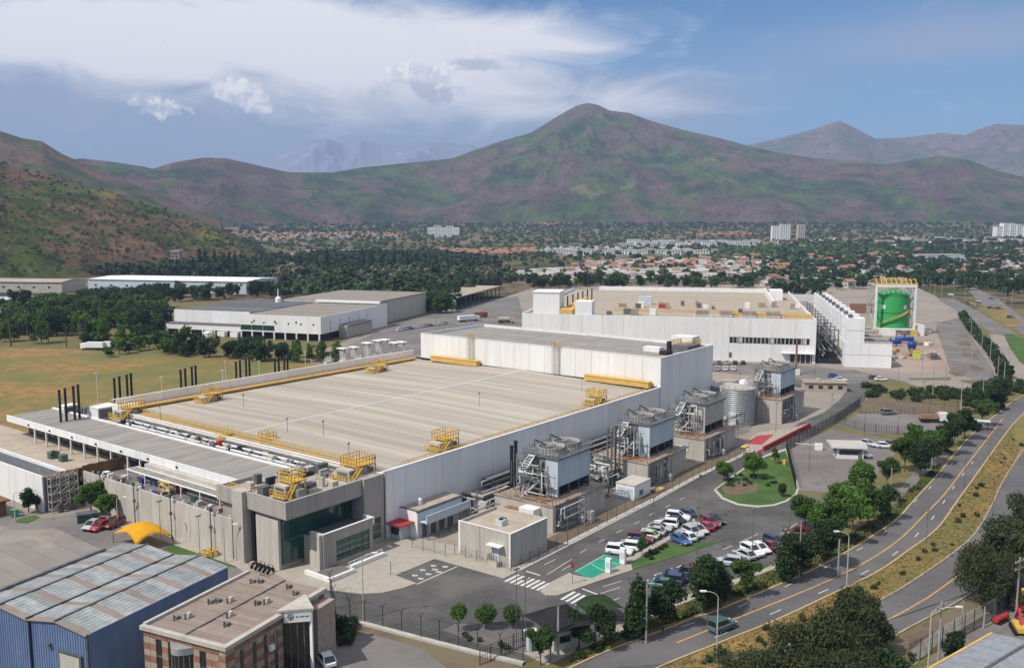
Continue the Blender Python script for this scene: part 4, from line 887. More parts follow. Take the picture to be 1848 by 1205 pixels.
for k in range(7):
    a_, b_ = -13.6, 40+k*9.6; part('wall_light', box(B(), a_-.2, a_, b_, b_+.4, 9.0, 9.35), m_dark, cn)
# recess behind the posts: windows and doors
wbm = B()
for k in range(22): box(wbm, -9.58, -9.51, 44+k*2.8, 46.2+k*2.8, 5.6, 8.3)
part('window_band', wbm, m_glassd, cn)
# terrace deck and yard deck behind the front walls
part('terrace', box(B(), -27.4, -9.6, 62.2, 128, 4.6, 5.2), m_rooft, cn)
part('yard_deck', box(B(), -20.9, -9.6, 13, 62.1, 4.4, 5.3), m_asph3, cn)
# green glass office front with a slatted sunshade
gl = F('glass_office_front', 'green glazed office front under a slatted white sunshade beside the canopy', 'building')
part('back_wall', box(B(), -14.6, -13.4, 22, 49.5, 5.3, 8.5), m_concl, gl)
for k in range(18): part('window', box(B(), -14.78, -14.62, 22.2+k*1.52, 23.55+k*1.52, 5.7, 7.3), m_glassg, gl)
part('sunshade_frame', box(box(box(B(), -17.1, -16.9, 22, 51.5, 7.5, 7.7), -14.85, -14.65, 22, 51.5, 7.5, 7.7), -17.1, -14.65, 51.55, 51.75, 7.5, 7.7), m_white, gl)
sm = None
for k in range(38):
    if sm is None: o = obj('sunshade_slat', bx(-16.88, -14.87, 0, .38, 7.56, 7.66), m_concl, gl); sm = o.data; o.location = (0, 22.1, 0)
    else: link('sunshade_slat', sm, gl, (0, 22.1+k*.775, 0))
for k in range(6): part('shade_post', box(B(), -17.08, -16.92, 22.2+k*5.8, 22.36+k*5.8, 5.3, 7.49), m_white, gl)
# front boundary wall made of concrete sheets
fw = F('boundary_wall', 'long pale concrete wall in front of the courtyard behind the yellow tent', 'wall')
n = 16; wv = (59.8-13.1)/n; pm = None
for i in range(n):
    if pm is None: o = obj('wall_panel', bx(-21.3, -20.95, 0, wv-.04, 0, 6.8), m_concl, fw); pm = o.data; o.location = (0, 13.1, 0)
    else: link('wall_panel', pm, fw, (0, 13.1+wv*i, random.uniform(-.03, .03)))
fbm = B()
for k in range(14): box(fbm, -20.9, -20.7, 14+k*3.3, 14.2+k*3.3, 6.4, 7.15)
part('parapet_block', fbm, m_whitew, fw, 'stuff')
for k in range(4):
    t = F('wall_lamp', 'slim grey lamp post with a flat head standing against the pale boundary wall', 'lamp', -21.9, 18+k*11.5, 0, 'lamp posts along the boundary wall')
    part('pole', bar(B(), (0, 0, 0), (0, 0, 7.6), .14), m_greyd, t); part('lamp_head', box(B(), -.35, .1, -.35, .35, 7.6, 8.1), m_greyd, t); part('sensor_box', box(B(), -.2, .2, -.2, .2, 4.4, 4.9), m_greyd, t)
# left white building
lb = F('white_annex', 'white rendered annex with a grey flat roof left of the dark scaffolded wall', 'building')
part('core', box(B(), -27.9, -21.5, 61.9, 128, 0, 5.7), m_whitew, lb)
panels(lb, 'y', -27.92, 61.6, 128.2, 6.6, 0, 7.0, .3, m_whitew, out=-1)
part('roof_sheet', box(B(), -27.85, -22.7, 62, 128, 5.72, 5.86), m_greyd, lb); part('parapet', box(B(), -22.65, -22.3, 62, 128, 5.2, 6.5), m_white, lb)
part('side_wall', box(box(B(), -28.1, -21.4, 61.2, 61.55, 0, 6.7), -21.35, -12.5, 61.7, 61.95, 4.5, 7.0), m_greyd, lb)
part('orange_edge', box(box(B(), -28.2, -21.3, 61.1, 61.75, 6.72, 6.9), -25, -21, 61.12, 61.7, 6.91, 7.2), m_orange, lb)
part('wall_door', box(B(), -28.3, -28.23, 64, 65, 0, 2.1), m_greyd, lb)
t = F('rusty_screen', 'rust brown sheet-metal screen standing on the terrace edge behind the scaffold', 'screen', -21, 60.6, 5.3)
for k in range(8): part('screen_sheet', box(B(), k*1.08, k*1.08+1.02, 0, .12, 0, 2.3+.1*(k % 2)), m_wood, t)
# scaffold at the dark side wall
t = F('scaffold_tower', 'tangled grey pipe scaffold standing at the dark side wall of the white annex', 'scaffold', -27.6, 59.6, 0)
bm = B(); g = random.Random(3)
for i in range(4):
    for j in range(2): bar(bm, (i*1.7, j*1.3, 0), (i*1.7, j*1.3, 7.2), .11)
for k in range(5):
    z = .6+k*1.5
    for j in range(2): bar(bm, (0, j*1.3, z), (5.1, j*1.3, z), .09); bar(bm, (0, j*1.3, z), (5.1, j*1.3, min(7, z+1.5)), .06)
    for i in range(4): bar(bm, (i*1.7, 0, z), (i*1.7, 1.3, z), .09)
    for i in range(3): bar(bm, (i*1.7+(k % 2)*1.7, -.05, z), (i*1.7+1.7-(k % 2)*1.7, -.05, z+1.5), .08)
part('scaffold_tube', bm, m_concl, t); part('valve_block', box(box(B(), 1, 1.8, -.6, -.1, 0, 1.6), 3, 4, -.7, -.1, 0, 1.1), m_greyd, t)
# courtyard plant
for k, (px, py, m, l) in enumerate(((290, 880, m_bluep, 'blue'), (330, 890, m_red, 'red and orange'), (306, 893, m_ysteel, 'yellow'))):
    a_, b_ = FL(px, py, 5.4); t = F('storage_rack', '%s painted steel rack standing on the courtyard deck below the glass office' % l, 'rack', a_, b_, 5.3)
    bm = B(); m = (m_bluepipe, m_red, m_ysteel)[k]
    for i in range(3):
        for j in range(2): bar(bm, (j*1.2, i*1.6, 0), (j*1.2, i*1.6, 2.3), .16)
    for z in (.7, 1.5, 2.2):
        for j in range(2): bar(bm, (j*1.2, 0, z), (j*1.2, 3.2, z), .16)
    part('rack_frame', bm, m, t); part('stored_boxes', box(box(B(), .1, 1.1, .2, 1.3, .8, 1.35), .1, 1.1, 1.9, 3.0, 1.6, 2.1), (m_orange, m_concl, m_bluep)[k], t)
for k, (px, py, l) in enumerate(((97, 828, 'leftmost'), (112, 834, 'second'), (92, 829, 'last'))):
    a_, b_ = FL(px, py, 5.2); t = F('green_container', 'small dark green box bin on the terrace behind the white annex, %s of the row' % l, 'bin', a_, b_, 5.2, 'green bins on the terrace')
    part('bin_body', box(B(), 0, 1.3, 0, 1.5, 0, 1.3), m_glassg, t); part('bin_lid', box(B(), -.05, 1.35, -.05, 1.55, 1.3, 1.42), m_greyd, t)
t = F('deck_clutter', 'mixed pale crates, pipes and low tanks spread over the dark courtyard deck', 'crates')
g = random.Random(8)
for k in range(46):
    a_ = g.uniform(-20.2, -17.6 if g.random() < .5 else -15.5); b_ = g.uniform(16, 58); w_ = g.uniform(.3, 1.2); h_ = g.uniform(.3, 1.1)
    part('crate', box(B(), a_, a_+w_, b_, b_+g.uniform(.3, 1.6), 5.3, 5.3+h_), g.choice([m_greyd, m_concl, m_whitew, m_greyd, m_pink, m_glassg, m_bluepipe]), t)
# machinery lane between the canopy and the big roof
t = F('roof_plant_lane', 'row of grey pipes, pumps and low units in the lane behind the canopy roof', 'roof plant')
part('lane_floor', box(B(), -2.55, .2, 12, 108, 9.3, 9.6), m_roofg, t)
part('white_pipe', box(box(B(), -1.9, -1.6, 20, 78, 9.9, 10.2), -.8, -.5, 16, 80, 10.3, 10.6), m_white, t)
for k in range(60):
    b_ = g.uniform(18, 84); a_ = g.uniform(-2.3, -.2); part('roof_unit', box(B(), a_, a_+g.uniform(.4, 1.2), b_, b_+g.uniform(.4, 1.8), 9.6, 9.6+g.uniform(.4, 1.3)), g.choice([m_greyd, m_greyd, m_grey, m_concl, m_dark]), t)
for k in range(9): part('pipe', tube(B(), [(-2.2, 20+k*7, 9.7), (-2.2, 20+k*7, 10.6), (-.4, 21+k*7, 10.6), (-.4, 24+k*7, 9.9)], .22), m_grey, t)
part('red_cabinet', box(B(), -1.4, -.6, *sorted((FL(430, 797, 10)[1], FL(430, 797, 10)[1]+.9)), 9.6, 11), m_red, t)
# boxes at the left end of the roofs
for k, (px, py, w_, d_, h_, m, l) in enumerate(((163, 752, 3.5, 7, 2.6, m_whitew, 'cream plant box with a dark mesh side at the left end of the canopy roof'), (205, 752, 3.4, 6.5, 3, m_whitew, 'cream plant box with a flat lid beside the yellow platform at the left roof corner'), (108, 742, 2.4, 4, 1.6, m_white, 'small white box among dark pipes at the far left roof edge'))):
    a_, b_ = FL(px, py, 10); t = F('plant_box', l, 'plant box', a_, b_-d_/2, 9.7)
    part('box_body', box(B(), 0, w_*1.4, 0, d_*.6, 0, h_), m, t); part('side_screen', box(B(), .2, w_*1.3, -.14, -.02, .3, h_-.3), m_greyd, t); part('lid', box(B(), -.1, w_*1.4+.1, -.2, d_*.6+.1, h_+.01, h_+.14), m_white, t)
t = F('roof_pipes', 'cluster of dark pipes and silencers at the far left roof edge', 'pipes', *FL(135, 742, 10), 9.6)
for k in range(9): part('pipe', lathe(B(), [(.3, 0), (.3, g.uniform(.8, 1.6)), (.12, 1.7)], 10, (g.uniform(-2, 3), g.uniform(-4, 3))), m_greyd, t)
# black exhaust stacks along the left side
for k in range(5):
    a0 = (-9, 6.5, 23, 39.5, 49.3)[k]; b0 = (92.4, 97.0, 95, 95, 91.2)[k]
    for j, da in enumerate((0, 1.3, 3.2, 4.3)):
        t = F('exhaust_stack', 'thin black exhaust stack, number %s of four in the %s cluster left of the hall' % (('one', 'two', 'three', 'four')[j], ('nearest', 'second', 'third', 'fourth', 'farthest')[k]), 'stack', a0+da, b0, 0, 'black exhaust stacks left of the factory')
        part('flue', lathe(B(), [(.27, 0), (.27, 16.6+.2*j), (.33, 16.7+.2*j), (.33, 17+.2*j)], 10), m_dark, t); part('base', box(B(), -.5, .5, -.5, .5, 0, 6), m_greyd, t)
for k, (px, py) in enumerate(((402, 690), (292, 703), (407, 672), (468, 672), (551, 654), (175, 695))):
    t = F('roof_mast', 'slender white light mast beyond the left parapet', 'mast', *FL(px, py, 13), 0, 'light masts beyond the parapet')
    part('pole', bar(B(), (0, 0, 0), (0, 0, 16), .14, n=6), m_white, t); part('lamp_head', box(B(), -.3, .3, -.15, .15, 16, 16.2), m_whitew, t)

# ---- concrete entrance building
eb = F('concrete_entrance_building', 'grey concrete entrance building with an overhanging frame and green glass', 'building')
part('core', box(box(B(), -19.5, -.3, 3.2, 17.9, 0, 8.6), -20.0, -.35, 1.0, 17.9, 10.0, 10.6), m_conc, eb)
part('roof_slab', box(B(), -20.0, -.35, 1.0, 17.9, 8.62, 9.98), m_conc, eb)
part('frame_fascia', box(box(box(B(), -20.4, -20.02, .5, 10.3, 8.95, 11.7), -20.0, -4.55, .5, .95, 8.95, 11.7), -20.4, -19.9, 10.32, 18.2, 8.95, 11.5), m_conc, eb)
part('frame_back', box(B(), -20.2, -13.35, 17.95, 18.2, 9.0, 11.3), m_conc, eb)
part('left_pier', box(B(), -21.2, -19.2, 10.3, 12.95, 0, 11.72), m_concl, eb)
part('right_pier', box(B(), -4.5, .0, .0, 3.1, 0, 11.75), m_conc, eb)
part('front_slab', box(B(), -19.95, -19.55, 3.1, 8.6, 0, 8.15), m_concl, eb)
part('slot', box(box(B(), -19.56, -19.52, 8.7, 10.25, 0, 8.1), -19.9, -19.7, 9.2, 9.5, 0, 8.6), m_dark, eb)
for k in range(9): part('glass_pane', box(B(), -19.3+k*1.63, -19.3+k*1.63+1.56, 2.95, 3.12, .9, 8.4), m_glassg, eb)
part('glass_rail', box(box(B(), -19.3, -4.6, 2.86, 2.94, 4.6, 4.8), -19.3, -4.6, 2.86, 2.94, 8.0, 8.2), m_greyd, eb)
for k in range(3):
    w_ = part('window', box(B(), -3.7+k*.97, -3.7+k*.97+.9, -.06, -.01, 1.0, 4.5), m_glassg, eb)
    part('window_bar', box(box(B(), -3.7+k*.97, -3.7+k*.97+.9, -.1, -.062, 2.1, 2.18), -3.7+k*.97, -3.7+k*.97+.9, -.1, -.062, 3.3, 3.38), m_concl, w_)
# lower entry block
en = F('entry_block', 'low concrete entry block with a gridded green window in front of the entrance building', 'building')
part('core', box(B(), -15.2, -5.5, -2.0, 2.8, 0, 4.8), m_conc, en)
part('front_wall', box(B(), -15.8, -15.22, -2.3, .6, 0, 5.9), m_concl, en); part('side_slab', box(B(), -16.4, -15.82, -2.3, -1.9, 0, 5.9), m_concl, en)
part('side_wall', box(box(B(), -15.8, -5.2, -2.6, -2.32, 4.3, 5.95), -15.8, -13.2, -2.6, -2.32, 0, 4.28), m_conc, en)
part('side_wall', box(box(B(), -13.18, -5.2, -2.6, -2.32, 0, .9), -5.9, -5.2, -2.6, -2.32, .92, 4.28), m_conc, en)
part('parapet_cap', box(box(B(), -15.85, -5.15, -2.65, -2.25, 5.96, 6.03), -5.15, -4.8, -2.6, -.2, 4.8, 6.0), m_white, en)
part('upper_roof', box(B(), -15.2, -5.6, -2.2, 2.7, 4.82, 4.95), m_greyd, en)
for k in range(5):
    w_ = part('window', box(B(), -13.1+k*1.44, -13.1+k*1.44+1.36, -2.4, -2.34, .95, 4.25), m_glassg, en)
    part('window_bar', box(box(B(), -13.1+k*1.44, -13.1+k*1.44+1.36, -2.46, -2.41, 2.0, 2.08), -13.1+k*1.44, -13.1+k*1.44+1.36, -2.46, -2.41, 3.1, 3.18), m_concl, w_)
t = F('planter_wall', 'low white planter wall with a sloping ramp in front of the entry block', 'wall')
part('wall_section', box(box(B(), -18.4, -13.2, -6.9, -6.4, 0, .75), -18.4, -17.9, -6.38, -1.0, 0, .75), m_whitew, t)
part('wall_section', box(B(), -12.7, -5.4, -5.6, -5.1, 0, .75), m_whitew, t)
part('soil_bed', box(B(), -17.85, -13.2, -6.35, -2.7, 0, .5), m_asph3, t); part('handrail', rail(B(), [(-12.7, -4.9, .2), (-5.4, -4.9, .2)], .95, .08, 1.2), m_white, t)
# roof plant of the entrance building
t = F('entrance_roof_plant', 'jumble of grey ducts, tanks and orange pipework on the entrance building roof', 'roof plant'); g = random.Random(5)
for k in range(40):
    a_ = g.uniform(-19, -2); b_ = g.uniform(1.8, 16); h_ = g.uniform(.4, 1.7); part('duct_box', box(B(), a_, a_+g.uniform(.5, 2.2), b_, b_+g.uniform(.4, 1.6), 10.6, 10.6+h_), g.choice([m_greyd, m_grey, m_concl, m_dark, m_greyd]), t)
for k in range(12):
    a_ = g.uniform(-12, -3); b_ = g.uniform(2, 7); part('orange_pipe', tube(B(), [(a_, b_, 10.7), (a_, b_, 11.6), (a_+g.uniform(.5, 2), b_+.3, 11.6), (a_+2, b_+1, 10.7)], .2), m_ysteel, t)
part('low_tank', box(B(), -7.5, -3.5, 1.6, 6.5, 10.6, 11.4), m_concl, t); part('small_railing', rail(B(), [(-19, 17, 10.6), (-19, 11, 10.6), (-16, 11, 10.6)], 1.2, .09, .8), m_ysteelp, t)
# motorbikes / dark racks at the portal
for k in range(5):
    t = F('motorbike', 'dark motorbike parked in the row at the foot of the pale concrete slab', 'motorbike', -21.4, 3.4+k*1.0, .14, 'motorbikes at the portal', .2)
    part('frame', bar(bar(B(), (-.5, 0, .5), (.5, 0, .75), .2), (.4, 0, .3), (.6, 0, 1.05), .07), m_dark, t); part('seat', box(B(), -.55, .05, -.12, .12, .72, .85), m_rubber, t)
    for x in (-.65, .65):
        bm = B(); lathe(bm, [(.3, -.06), (.3, .06)], 12); bmesh.ops.rotate(bm, verts=bm.verts, matrix=Matrix.Rotation(math.pi/2, 3, 'X')); bmesh.ops.translate(bm, verts=bm.verts, vec=(x, 0, .3)); part('wheel', bm, m_rubber, t)
    part('handlebar', bar(B(), (.5, -.3, 1.05), (.5, .3, 1.05), .05), m_dark, t)
# ================================================================ utility yard along the shaded wall
g = random.Random(21)
def louvre_fan(t, x, y, z, r, m):
    c = part('fan_stack', lathe(B(), [(r*1.02, z), (r*.96, z+.4), (r*1.04, z+1.35), (r*.98, z+1.35), (r*.9, z+.5)], 26, (x, y), cap=False), m, t)
    bm = B()
    for i in range(26):
        a = 6.283*i/26; bar(bm, (x+math.cos(a)*r*1.05, y+math.sin(a)*r*1.05, z), (x+math.cos(a)*r*1.08, y+math.sin(a)*r*1.08, z+1.35), .09)
    part('stack_rib', bm, m_grey, c, 'stuff')
    bm = B()
    for i in range(6):
        a = 6.283*i/6; quad(bm, [(x+math.cos(a)*.3, y+math.sin(a)*.3, z+1.0), (x+math.cos(a)*r*.85, y+math.sin(a)*r*.85, z+.95), (x+math.cos(a+.35)*r*.85, y+math.sin(a+.35)*r*.85, z+1.12), (x+math.cos(a+.5)*.3, y+math.sin(a+.5)*.3, z+1.1)])
    lathe(bm, [(.35, z+.85), (.35, z+1.25)], 10, (x, y)); part('fan_blades', bm, m_greyd, c)
    bm = B()
    for q in range(-4, 5):
        w_ = math.sqrt(max(0, 1-(q/4.6)**2))*r*.97; bar(bm, (x-w_, y+q*r/4.6, z+1.3), (x+w_, y+q*r/4.6, z+1.3), .05)
    part('fan_guard', bm, m_grey, c, 'stuff')
def pipework(t, x0, x1, y0, y1, z0, z1, n, seed, m=None, w=(.1, .32)):
    g = random.Random(seed)
    for k in range(n):
        mm = m or g.choice([m_grey, m_greyd, m_grey, m_greyd, m_concl, m_white])
        p = Vector((g.uniform(x0, x1), g.uniform(y0, y1), g.uniform(z0, z1))); pts = [p]
        for s in range(g.randint(2, 4)):
            ax = g.choice([0, 1, 2, 2]); q = pts[-1].copy(); lim = ((x0, x1), (y0, y1), (z0, z1))[ax]; q[ax] = g.uniform(*lim); pts.append(q)
        part('pipe', tube(B(), pts, g.uniform(*w), 6), mm, t)
def stair_frame(t, x, y, z0, z1, L=4.2, D=1.4):
    n = 3; hz_ = (z1-z0)/n; bm = B()
    for i in (0, 1):
        for j in (0, 1): bar(bm, (x+i*L, y+j*D, z0), (x+i*L, y+j*D, z1+1), .13)
    for k in range(n+1):
        z = z0+hz_*k
        for j in (0, 1): bar(bm, (x, y+j*D, z), (x+L, y+j*D, z), .1); bar(bm, (x, y+j*D, z+1), (x+L, y+j*D, z+1), .06)
        for i in (0, 1): bar(bm, (x+i*L, y, z), (x+i*L, y+D, z), .1)
    part('stair_frame', bm, m_grey, t); bm = B()
    for k in range(n):
        a, b = (x+.4, x+L-.4) if k % 2 == 0 else (x+L-.4, x+.4)
        for yy in (y+.1, y+D-.1): bar(bm, (a, yy, z0+hz_*k), (b, yy, z0+hz_*(k+1)), .2)
        for s in range(7): xx = a+(b-a)*(s+.5)/7; bar(bm, (xx, y+.1, z0+hz_*k+hz_*(s+.5)/7), (xx, y+D-.1, z0+hz_*k+hz_*(s+.5)/7), .12)
        quad(bm, [(x if k % 2 else x+L-.8, y, z0+hz_*(k+1)), (x+.8 if k % 2 else x+L, y, z0+hz_*(k+1)), (x+.8 if k % 2 else x+L, y+D, z0+hz_*(k+1)), (x if k % 2 else x+L-.8, y+D, z0+hz_*(k+1))])
    part('stair_flight', bm, m_white, t)
def cooling_tower(a, bz, label, ln=10.5, wd=7.2, hp=None, pm=m_bluep, blen=18, seed=0, top=12.2):
    """a: start of the basin along the wall, bz: basin height"""
    t = F('cooling_tower', label, 'cooling tower', a, -20.6, 0, 'cooling towers beside the shaded wall')
    # basin: front pier, pipe niche, pale wall
    bs = part('basin', box(B(), .4, blen-.3, .6, 12.4, 0, bz-.5), m_conc, t)
    part('front_wall', box(B(), -.2, .36, 0, 12.6, 0, bz-.05), m_concl, t)
    part('pier', box(B(), -.25, .7, -.45, -.03, 0, bz), m_concl, t)
    for k in range(3): part('side_panel', box(B(), blen*.52+k*blen*.158, blen*.52+(k+1)*blen*.158-.06, 0, .55, 0, bz-.05), m_concl, t)
    part('rim', box(box(B(), -.35, blen, -.5, .7, bz+.005, bz+.22), -.35, .6, .72, 12.8, bz+.005, bz+.22), m_concs, t)
    part('basin_deck', box(B(), .62, blen, .72, 12.6, bz-.5, bz-.02), m_concs, t)
    part('rim_railing', rail(B(), [(-.2, 12.4, bz+.22), (-.2, -.3, bz+.22), (blen*.5, -.3, bz+.22)], 1.1, .07, 1.2), m_orange, t)
    for k in range(3): part('rim_grating', box(B(), .8, 4.4, 2.2+k*2.6, 4.4+k*2.6, bz-.01, bz+.12), m_orange, t)
    pipework(t, .5, blen*.5, -1.3, -.1, .3, bz-.3, 26, seed+1, w=(.07, .24)); pipework(t, .2, 4.6, 2.5, 10, bz+.1, top-.6, 48, seed+2, w=(.07, .26))
    part('pump', lathe(B(), [(.5, .2), (.5, 1.3), (.2, 1.6)], 10, (blen*.4, -1.8)), m_grey, t)
    # tower box
    x0 = 5.0; x1 = x0+ln; y0 = 2.0; y1 = y0+wd
    part('inner_fill', box(B(), x0+.4, x1-.4, y0+1.2, y1-.4, bz, top-.4), m_dark, t)
    n = 3
    for k in range(n): part('side_cladding', box(B(), x0+.02+k*(x1-x0)/n, x0+(k+1)*(x1-x0)/n-.05, y0, y0+.2, bz+2.1, top-.5), pm, t)
    for k in range(2): part('back_cladding', box(B(), x0+.02, x1, y1-.2, y1, bz+2.1, top-.5), pm, t) if k == 0 else None
    part('end_cladding', box(B(), x0-.2, x0, y0, y0+2.7, bz+.1, top-.5), pm, t); part('end_cladding', box(B(), x0-.2, x0, y0+2.74, y1, bz+2.5, top-.5), m_greyd, t); part('end_cladding', box(B(), x1, x1+.2, y0, y1, bz+.1, top-.5), pm, t)
    for k in range(4): part('column', box(B(), x0+.1+k*(ln-.4)/3, x0+.4+k*(ln-.4)/3, y0+.05, y0+.35, bz, bz+2.1), m_greyd, t)
    part('louvre', box(box(B(), x0, x1, y0+.6, y0+.7, bz+.5, bz+.8), x0, x1, y0+.6, y0+.7, bz+1.3, bz+1.6), m_dark, t)
    part('top_deck', box(B(), x0-.5, x1+.5, y0-.4, y1+.4, top-.5, top-.25), m_greyd, t)
    part('top_railing', rail(B(), [(x0-.4, y0-.3, top-.25), (x1+.4, y0-.3, top-.25), (x1+.4, y1+.3, top-.25), (x0-.4, y1+.3, top-.25), (x0-.4, y0-.3, top-.25)], 1.1, .09, .9), m_grey, t)
    for k in range(2): louvre_fan(t, x0+ln*(.26+.48*k), (y0+y1)/2, top-.25, ln*.235, m_concl)
    for k in range(2): part('fan_motor', bar(bar(B(), (x0+ln*(.26+.48*k), (y0+y1)/2+1, top+1.0), (x0+ln*(.1+.48*k), (y0+y1)/2+2.4, top+2.2), .22), (x0+ln*(.1+.48*k), (y0+y1)/2+2.4, top+2.2), (x0+ln*(.1+.48*k), (y0+y1)/2+2.6, top+1.0), .1), m_dark, t)
    stair_frame(t, .6, y1-2.6, bz, top-.3, 4.0, 1.5)
    part('riser_pipe', tube(B(), [(x0-.7, y0+3.4, bz), (x0-.7, y0+3.4, top-1.4), (x0+.2, y0+3.4, top-1.2)], .5, 8), m_grey, t); part('riser_pipe', tube(B(), [(x0-1.4, y0+4.8, bz), (x0-1.4, y0+4.8, top-2.6), (x0+.2, y0+4.8, top-2.4)], .4, 8), m_grey, t)
    part('diagonal_brace', bar(bar(B(), (.8, y1-1, top-3), (3.6, y1-3, bz+3), .28), (.8, y1-2.2, bz+.6), (3.4, y0+3, bz+3.2), .28), m_white, t)
    return t
cooling_tower(20.6, 4.6, 'pale blue cooling tower nearest the entrance building, on a stained concrete basin', seed=10)
cooling_tower(54.6, 4.9, 'pale blue cooling tower second in the row, beyond the four thin brown stacks', seed=20)
cooling_tower(81.0, 4.8, 'cream sided cooling tower third in the row, in front of the round ribbed tank', pm=m_concl, seed=30, ln=10)
t4 = cooling_tower(128.0, 6.4, 'cooling tower farthest along the row, beyond the round tank', pm=m_bluep, seed=40, top=13.6)
# ribbed round tank
t = F('ribbed_tank', 'round grey tank with horizontal ribs between the third and fourth cooling towers', 'tank', 121.8, -11.2)
prof = [(4.4, 0)]
for k in range(17): prof += [(4.4, .1+k*.56), (4.52, .3+k*.56), (4.4, .5+k*.56)]
part('tank_shell', lathe(B(), prof+[(4.4, 9.8)], 40), m_grey, t, smooth=False); part('tank_roof', lathe(B(), [(4.5, 9.82), (4.5, 10.0), (.6, 10.7), (.1, 10.75)], 32), m_concl, t)
rb = B(); rp = [(4.3*math.cos(i*.42), 4.3*math.sin(i*.42), 10.0) for i in range(16)]; part('roof_railing', rail(rb, rp, 1.0, .07, 1.5), m_grey, t)
part('ladder', bar(bar(B(), (1.0, -4.7, 0), (1.0, -4.7, 10.6), .1), (1.6, -4.7, 0), (1.6, -4.7, 10.6), .1), m_greyd, t)
t = F('ribbed_tank', 'second ribbed grey tank half hidden behind the front tank', 'tank', 132.0, -3.0)
part('tank_shell', lathe(B(), prof[:-9]+[(4.4, 8.0)], 36), m_grey, t); part('tank_roof', lathe(B(), [(4.5, 8.02), (4.5, 8.2), (.5, 8.9)], 28), m_concl, t)
# small pipe towers, orange plant behind the tank
t = F('orange_skid', 'orange pipe skid and cream box between the white block and the far tanks', 'plant', 140, 3)
for k in range(14): part('skid_beam', bar(B(), (g.uniform(-6, 8), g.uniform(-2, 6), 0), (g.uniform(-6, 8), g.uniform(-2, 6), g.uniform(3, 7)), .35), g.choice([m_orange, m_concs, m_orange]), t)
part('cream_house', box(B(), 4, 8, -3, 1, 0, 7), m_rooft, t); part('tank_vessel', lathe(B(), [(1.6, 0), (1.6, 6), (.8, 7)], 16, (9, -4)), m_white, t); part('skid_deck', box(B(), -6, 9, -1, 6, 3.0, 3.3), m_orange, t)
# box building with door canopy
t = F('box_building', 'cream windowless box building with a small door canopy beside the plaza pavement', 'building', 3.0, -25.0, 0)
part('wall', box(box(B(), 0, .25, 0, 10.8, 0, 5.6), .27, 10, 0, .25, 0, 5.6), m_concl, t); part('wall', box(box(B(), .27, 10, 10.55, 10.8, 0, 5.6), 9.75, 10, .27, 10.53, 0, 5.6), m_concl, t)
part('white_corner', box(box(B(), -.04, 0, .0, .3, 0, 5.6), -.04, 0, 10.4, 10.8, 0, 5.6), m_whitew, t)
part('wall_joint', box(B(), -.02, 0, 6.2, 6.28, 0, 5.6), m_greyd, t)
part('roof', box(B(), .27, 9.73, .27, 10.53, 4.9, 5.1), m_rooft, t); part('parapet_cap', box(box(B(), -.05, .3, -.05, 10.85, 5.61, 5.68), .31, 10.05, -.05, .3, 5.61, 5.68), m_whitew, t)
part('door', box(B(), -.08, -.02, 2.2, 3.2, .9, 3.0), m_bluep, t); part('canopy', box(B(), -1.2, -.05, 1.3, 4.1, 3.3, 3.5), m_whitew, t)
part('door_step', box(B(), -1.3, -.1, 1.8, 3.6, 0, .88), m_concl, t); part('handrail', rail(B(), [(-1.3, 1.8, .9), (-1.3, 3.6, .9), (-.3, 3.6, .9)], 1, .06, .6), m_greyd, t)
ac = part('roof_unit', box(B(), 3.2, 4.4, 4.2, 5.6, 5.1, 6.0), m_bluep, t); part('unit_fan', lathe(B(), [(.4, 6.01), (.4, 6.15)], 12, (3.8, 4.9)), m_dark, ac); part('roof_unit', box(B(), 4.8, 5.8, 5.2, 6.2, 5.1, 5.7), m_greyd, t)
# pale blue substation house
t = F('substation_house', 'pale blue rendered house with a tan roof and side canopy next to the concrete building', 'building', 4.0, -4.4, 0)
part('wall', box(B(), 0, 11.5, .3, 5.6, 0, 4.7), m_bluep, t); part('front_wall', box(B(), -.25, -.02, .2, 5.6, 0, 4.9), m_white, t); part('roof', box(B(), .3, 11.6, .5, 5.2, 4.72, 4.9), m_rooft, t)
part('roof_edge', box(box(B(), -.3, 11.7, .0, .45, 4.72, 5.0), -.3, .28, .47, 5.6, 4.92, 5.0), m_greyd, t)
part('side_canopy', box(B(), .2, 11.8, -1.5, .0, 3.0, 3.15), m_bluep, t); part('canopy_fascia', box(B(), .1, 11.9, -1.7, -1.52, 2.9, 4.4), m_bluep, t)
for k in range(5): part('canopy_post', box(B(), .5+k*2.8, .66+k*2.8, -1.6, -1.44, 0, 2.89), m_greyd, t); part('door', box(B(), 1.1+k*2.2, 2.5+k*2.2, .24, .29, .1, 2.5), m_greyd, t) if k < 4 else None
u = part('roof_vent', box(B(), 2.8, 3.5, 2.4, 3.1, 4.9, 5.8), m_white, t); part('vent_cap', lathe(B(), [(.45, 5.82), (.2, 6.1)], 10, (3.15, 2.75)), m_white, u)
t = F('substation_house', 'low dark green roofed house in the gap behind the pale blue house', 'building', 2.5, 1.7, 0)
part('wall', box(B(), 0, 14, 0, 4.0, 0, 3.2), m_bluep, t); part('roof', box(B(), -.2, 14.2, -.2, 4.1, 3.22, 3.4), m_glassg, t)
t = F('corner_cabin', 'small shaded blue cabin and dark awning against the concrete corner', 'cabin', 1.2, -2.4, 0)
part('cabin_wall', box(B(), .2, 2.4, 0, 2.2, 0, 2.9), m_bluep, t); part('awning', box(B(), -.8, 2.6, -1.2, 2.4, 2.92, 3.05), m_red, t); part('window', box(B(), -.1, .18, .3, 1.9, 1.1, 2.2), m_glassd, t)
t = F('forklift', 'yellow forklift parked under the side canopy of the pale blue house', 'forklift', 13.2, -8.6, 0)
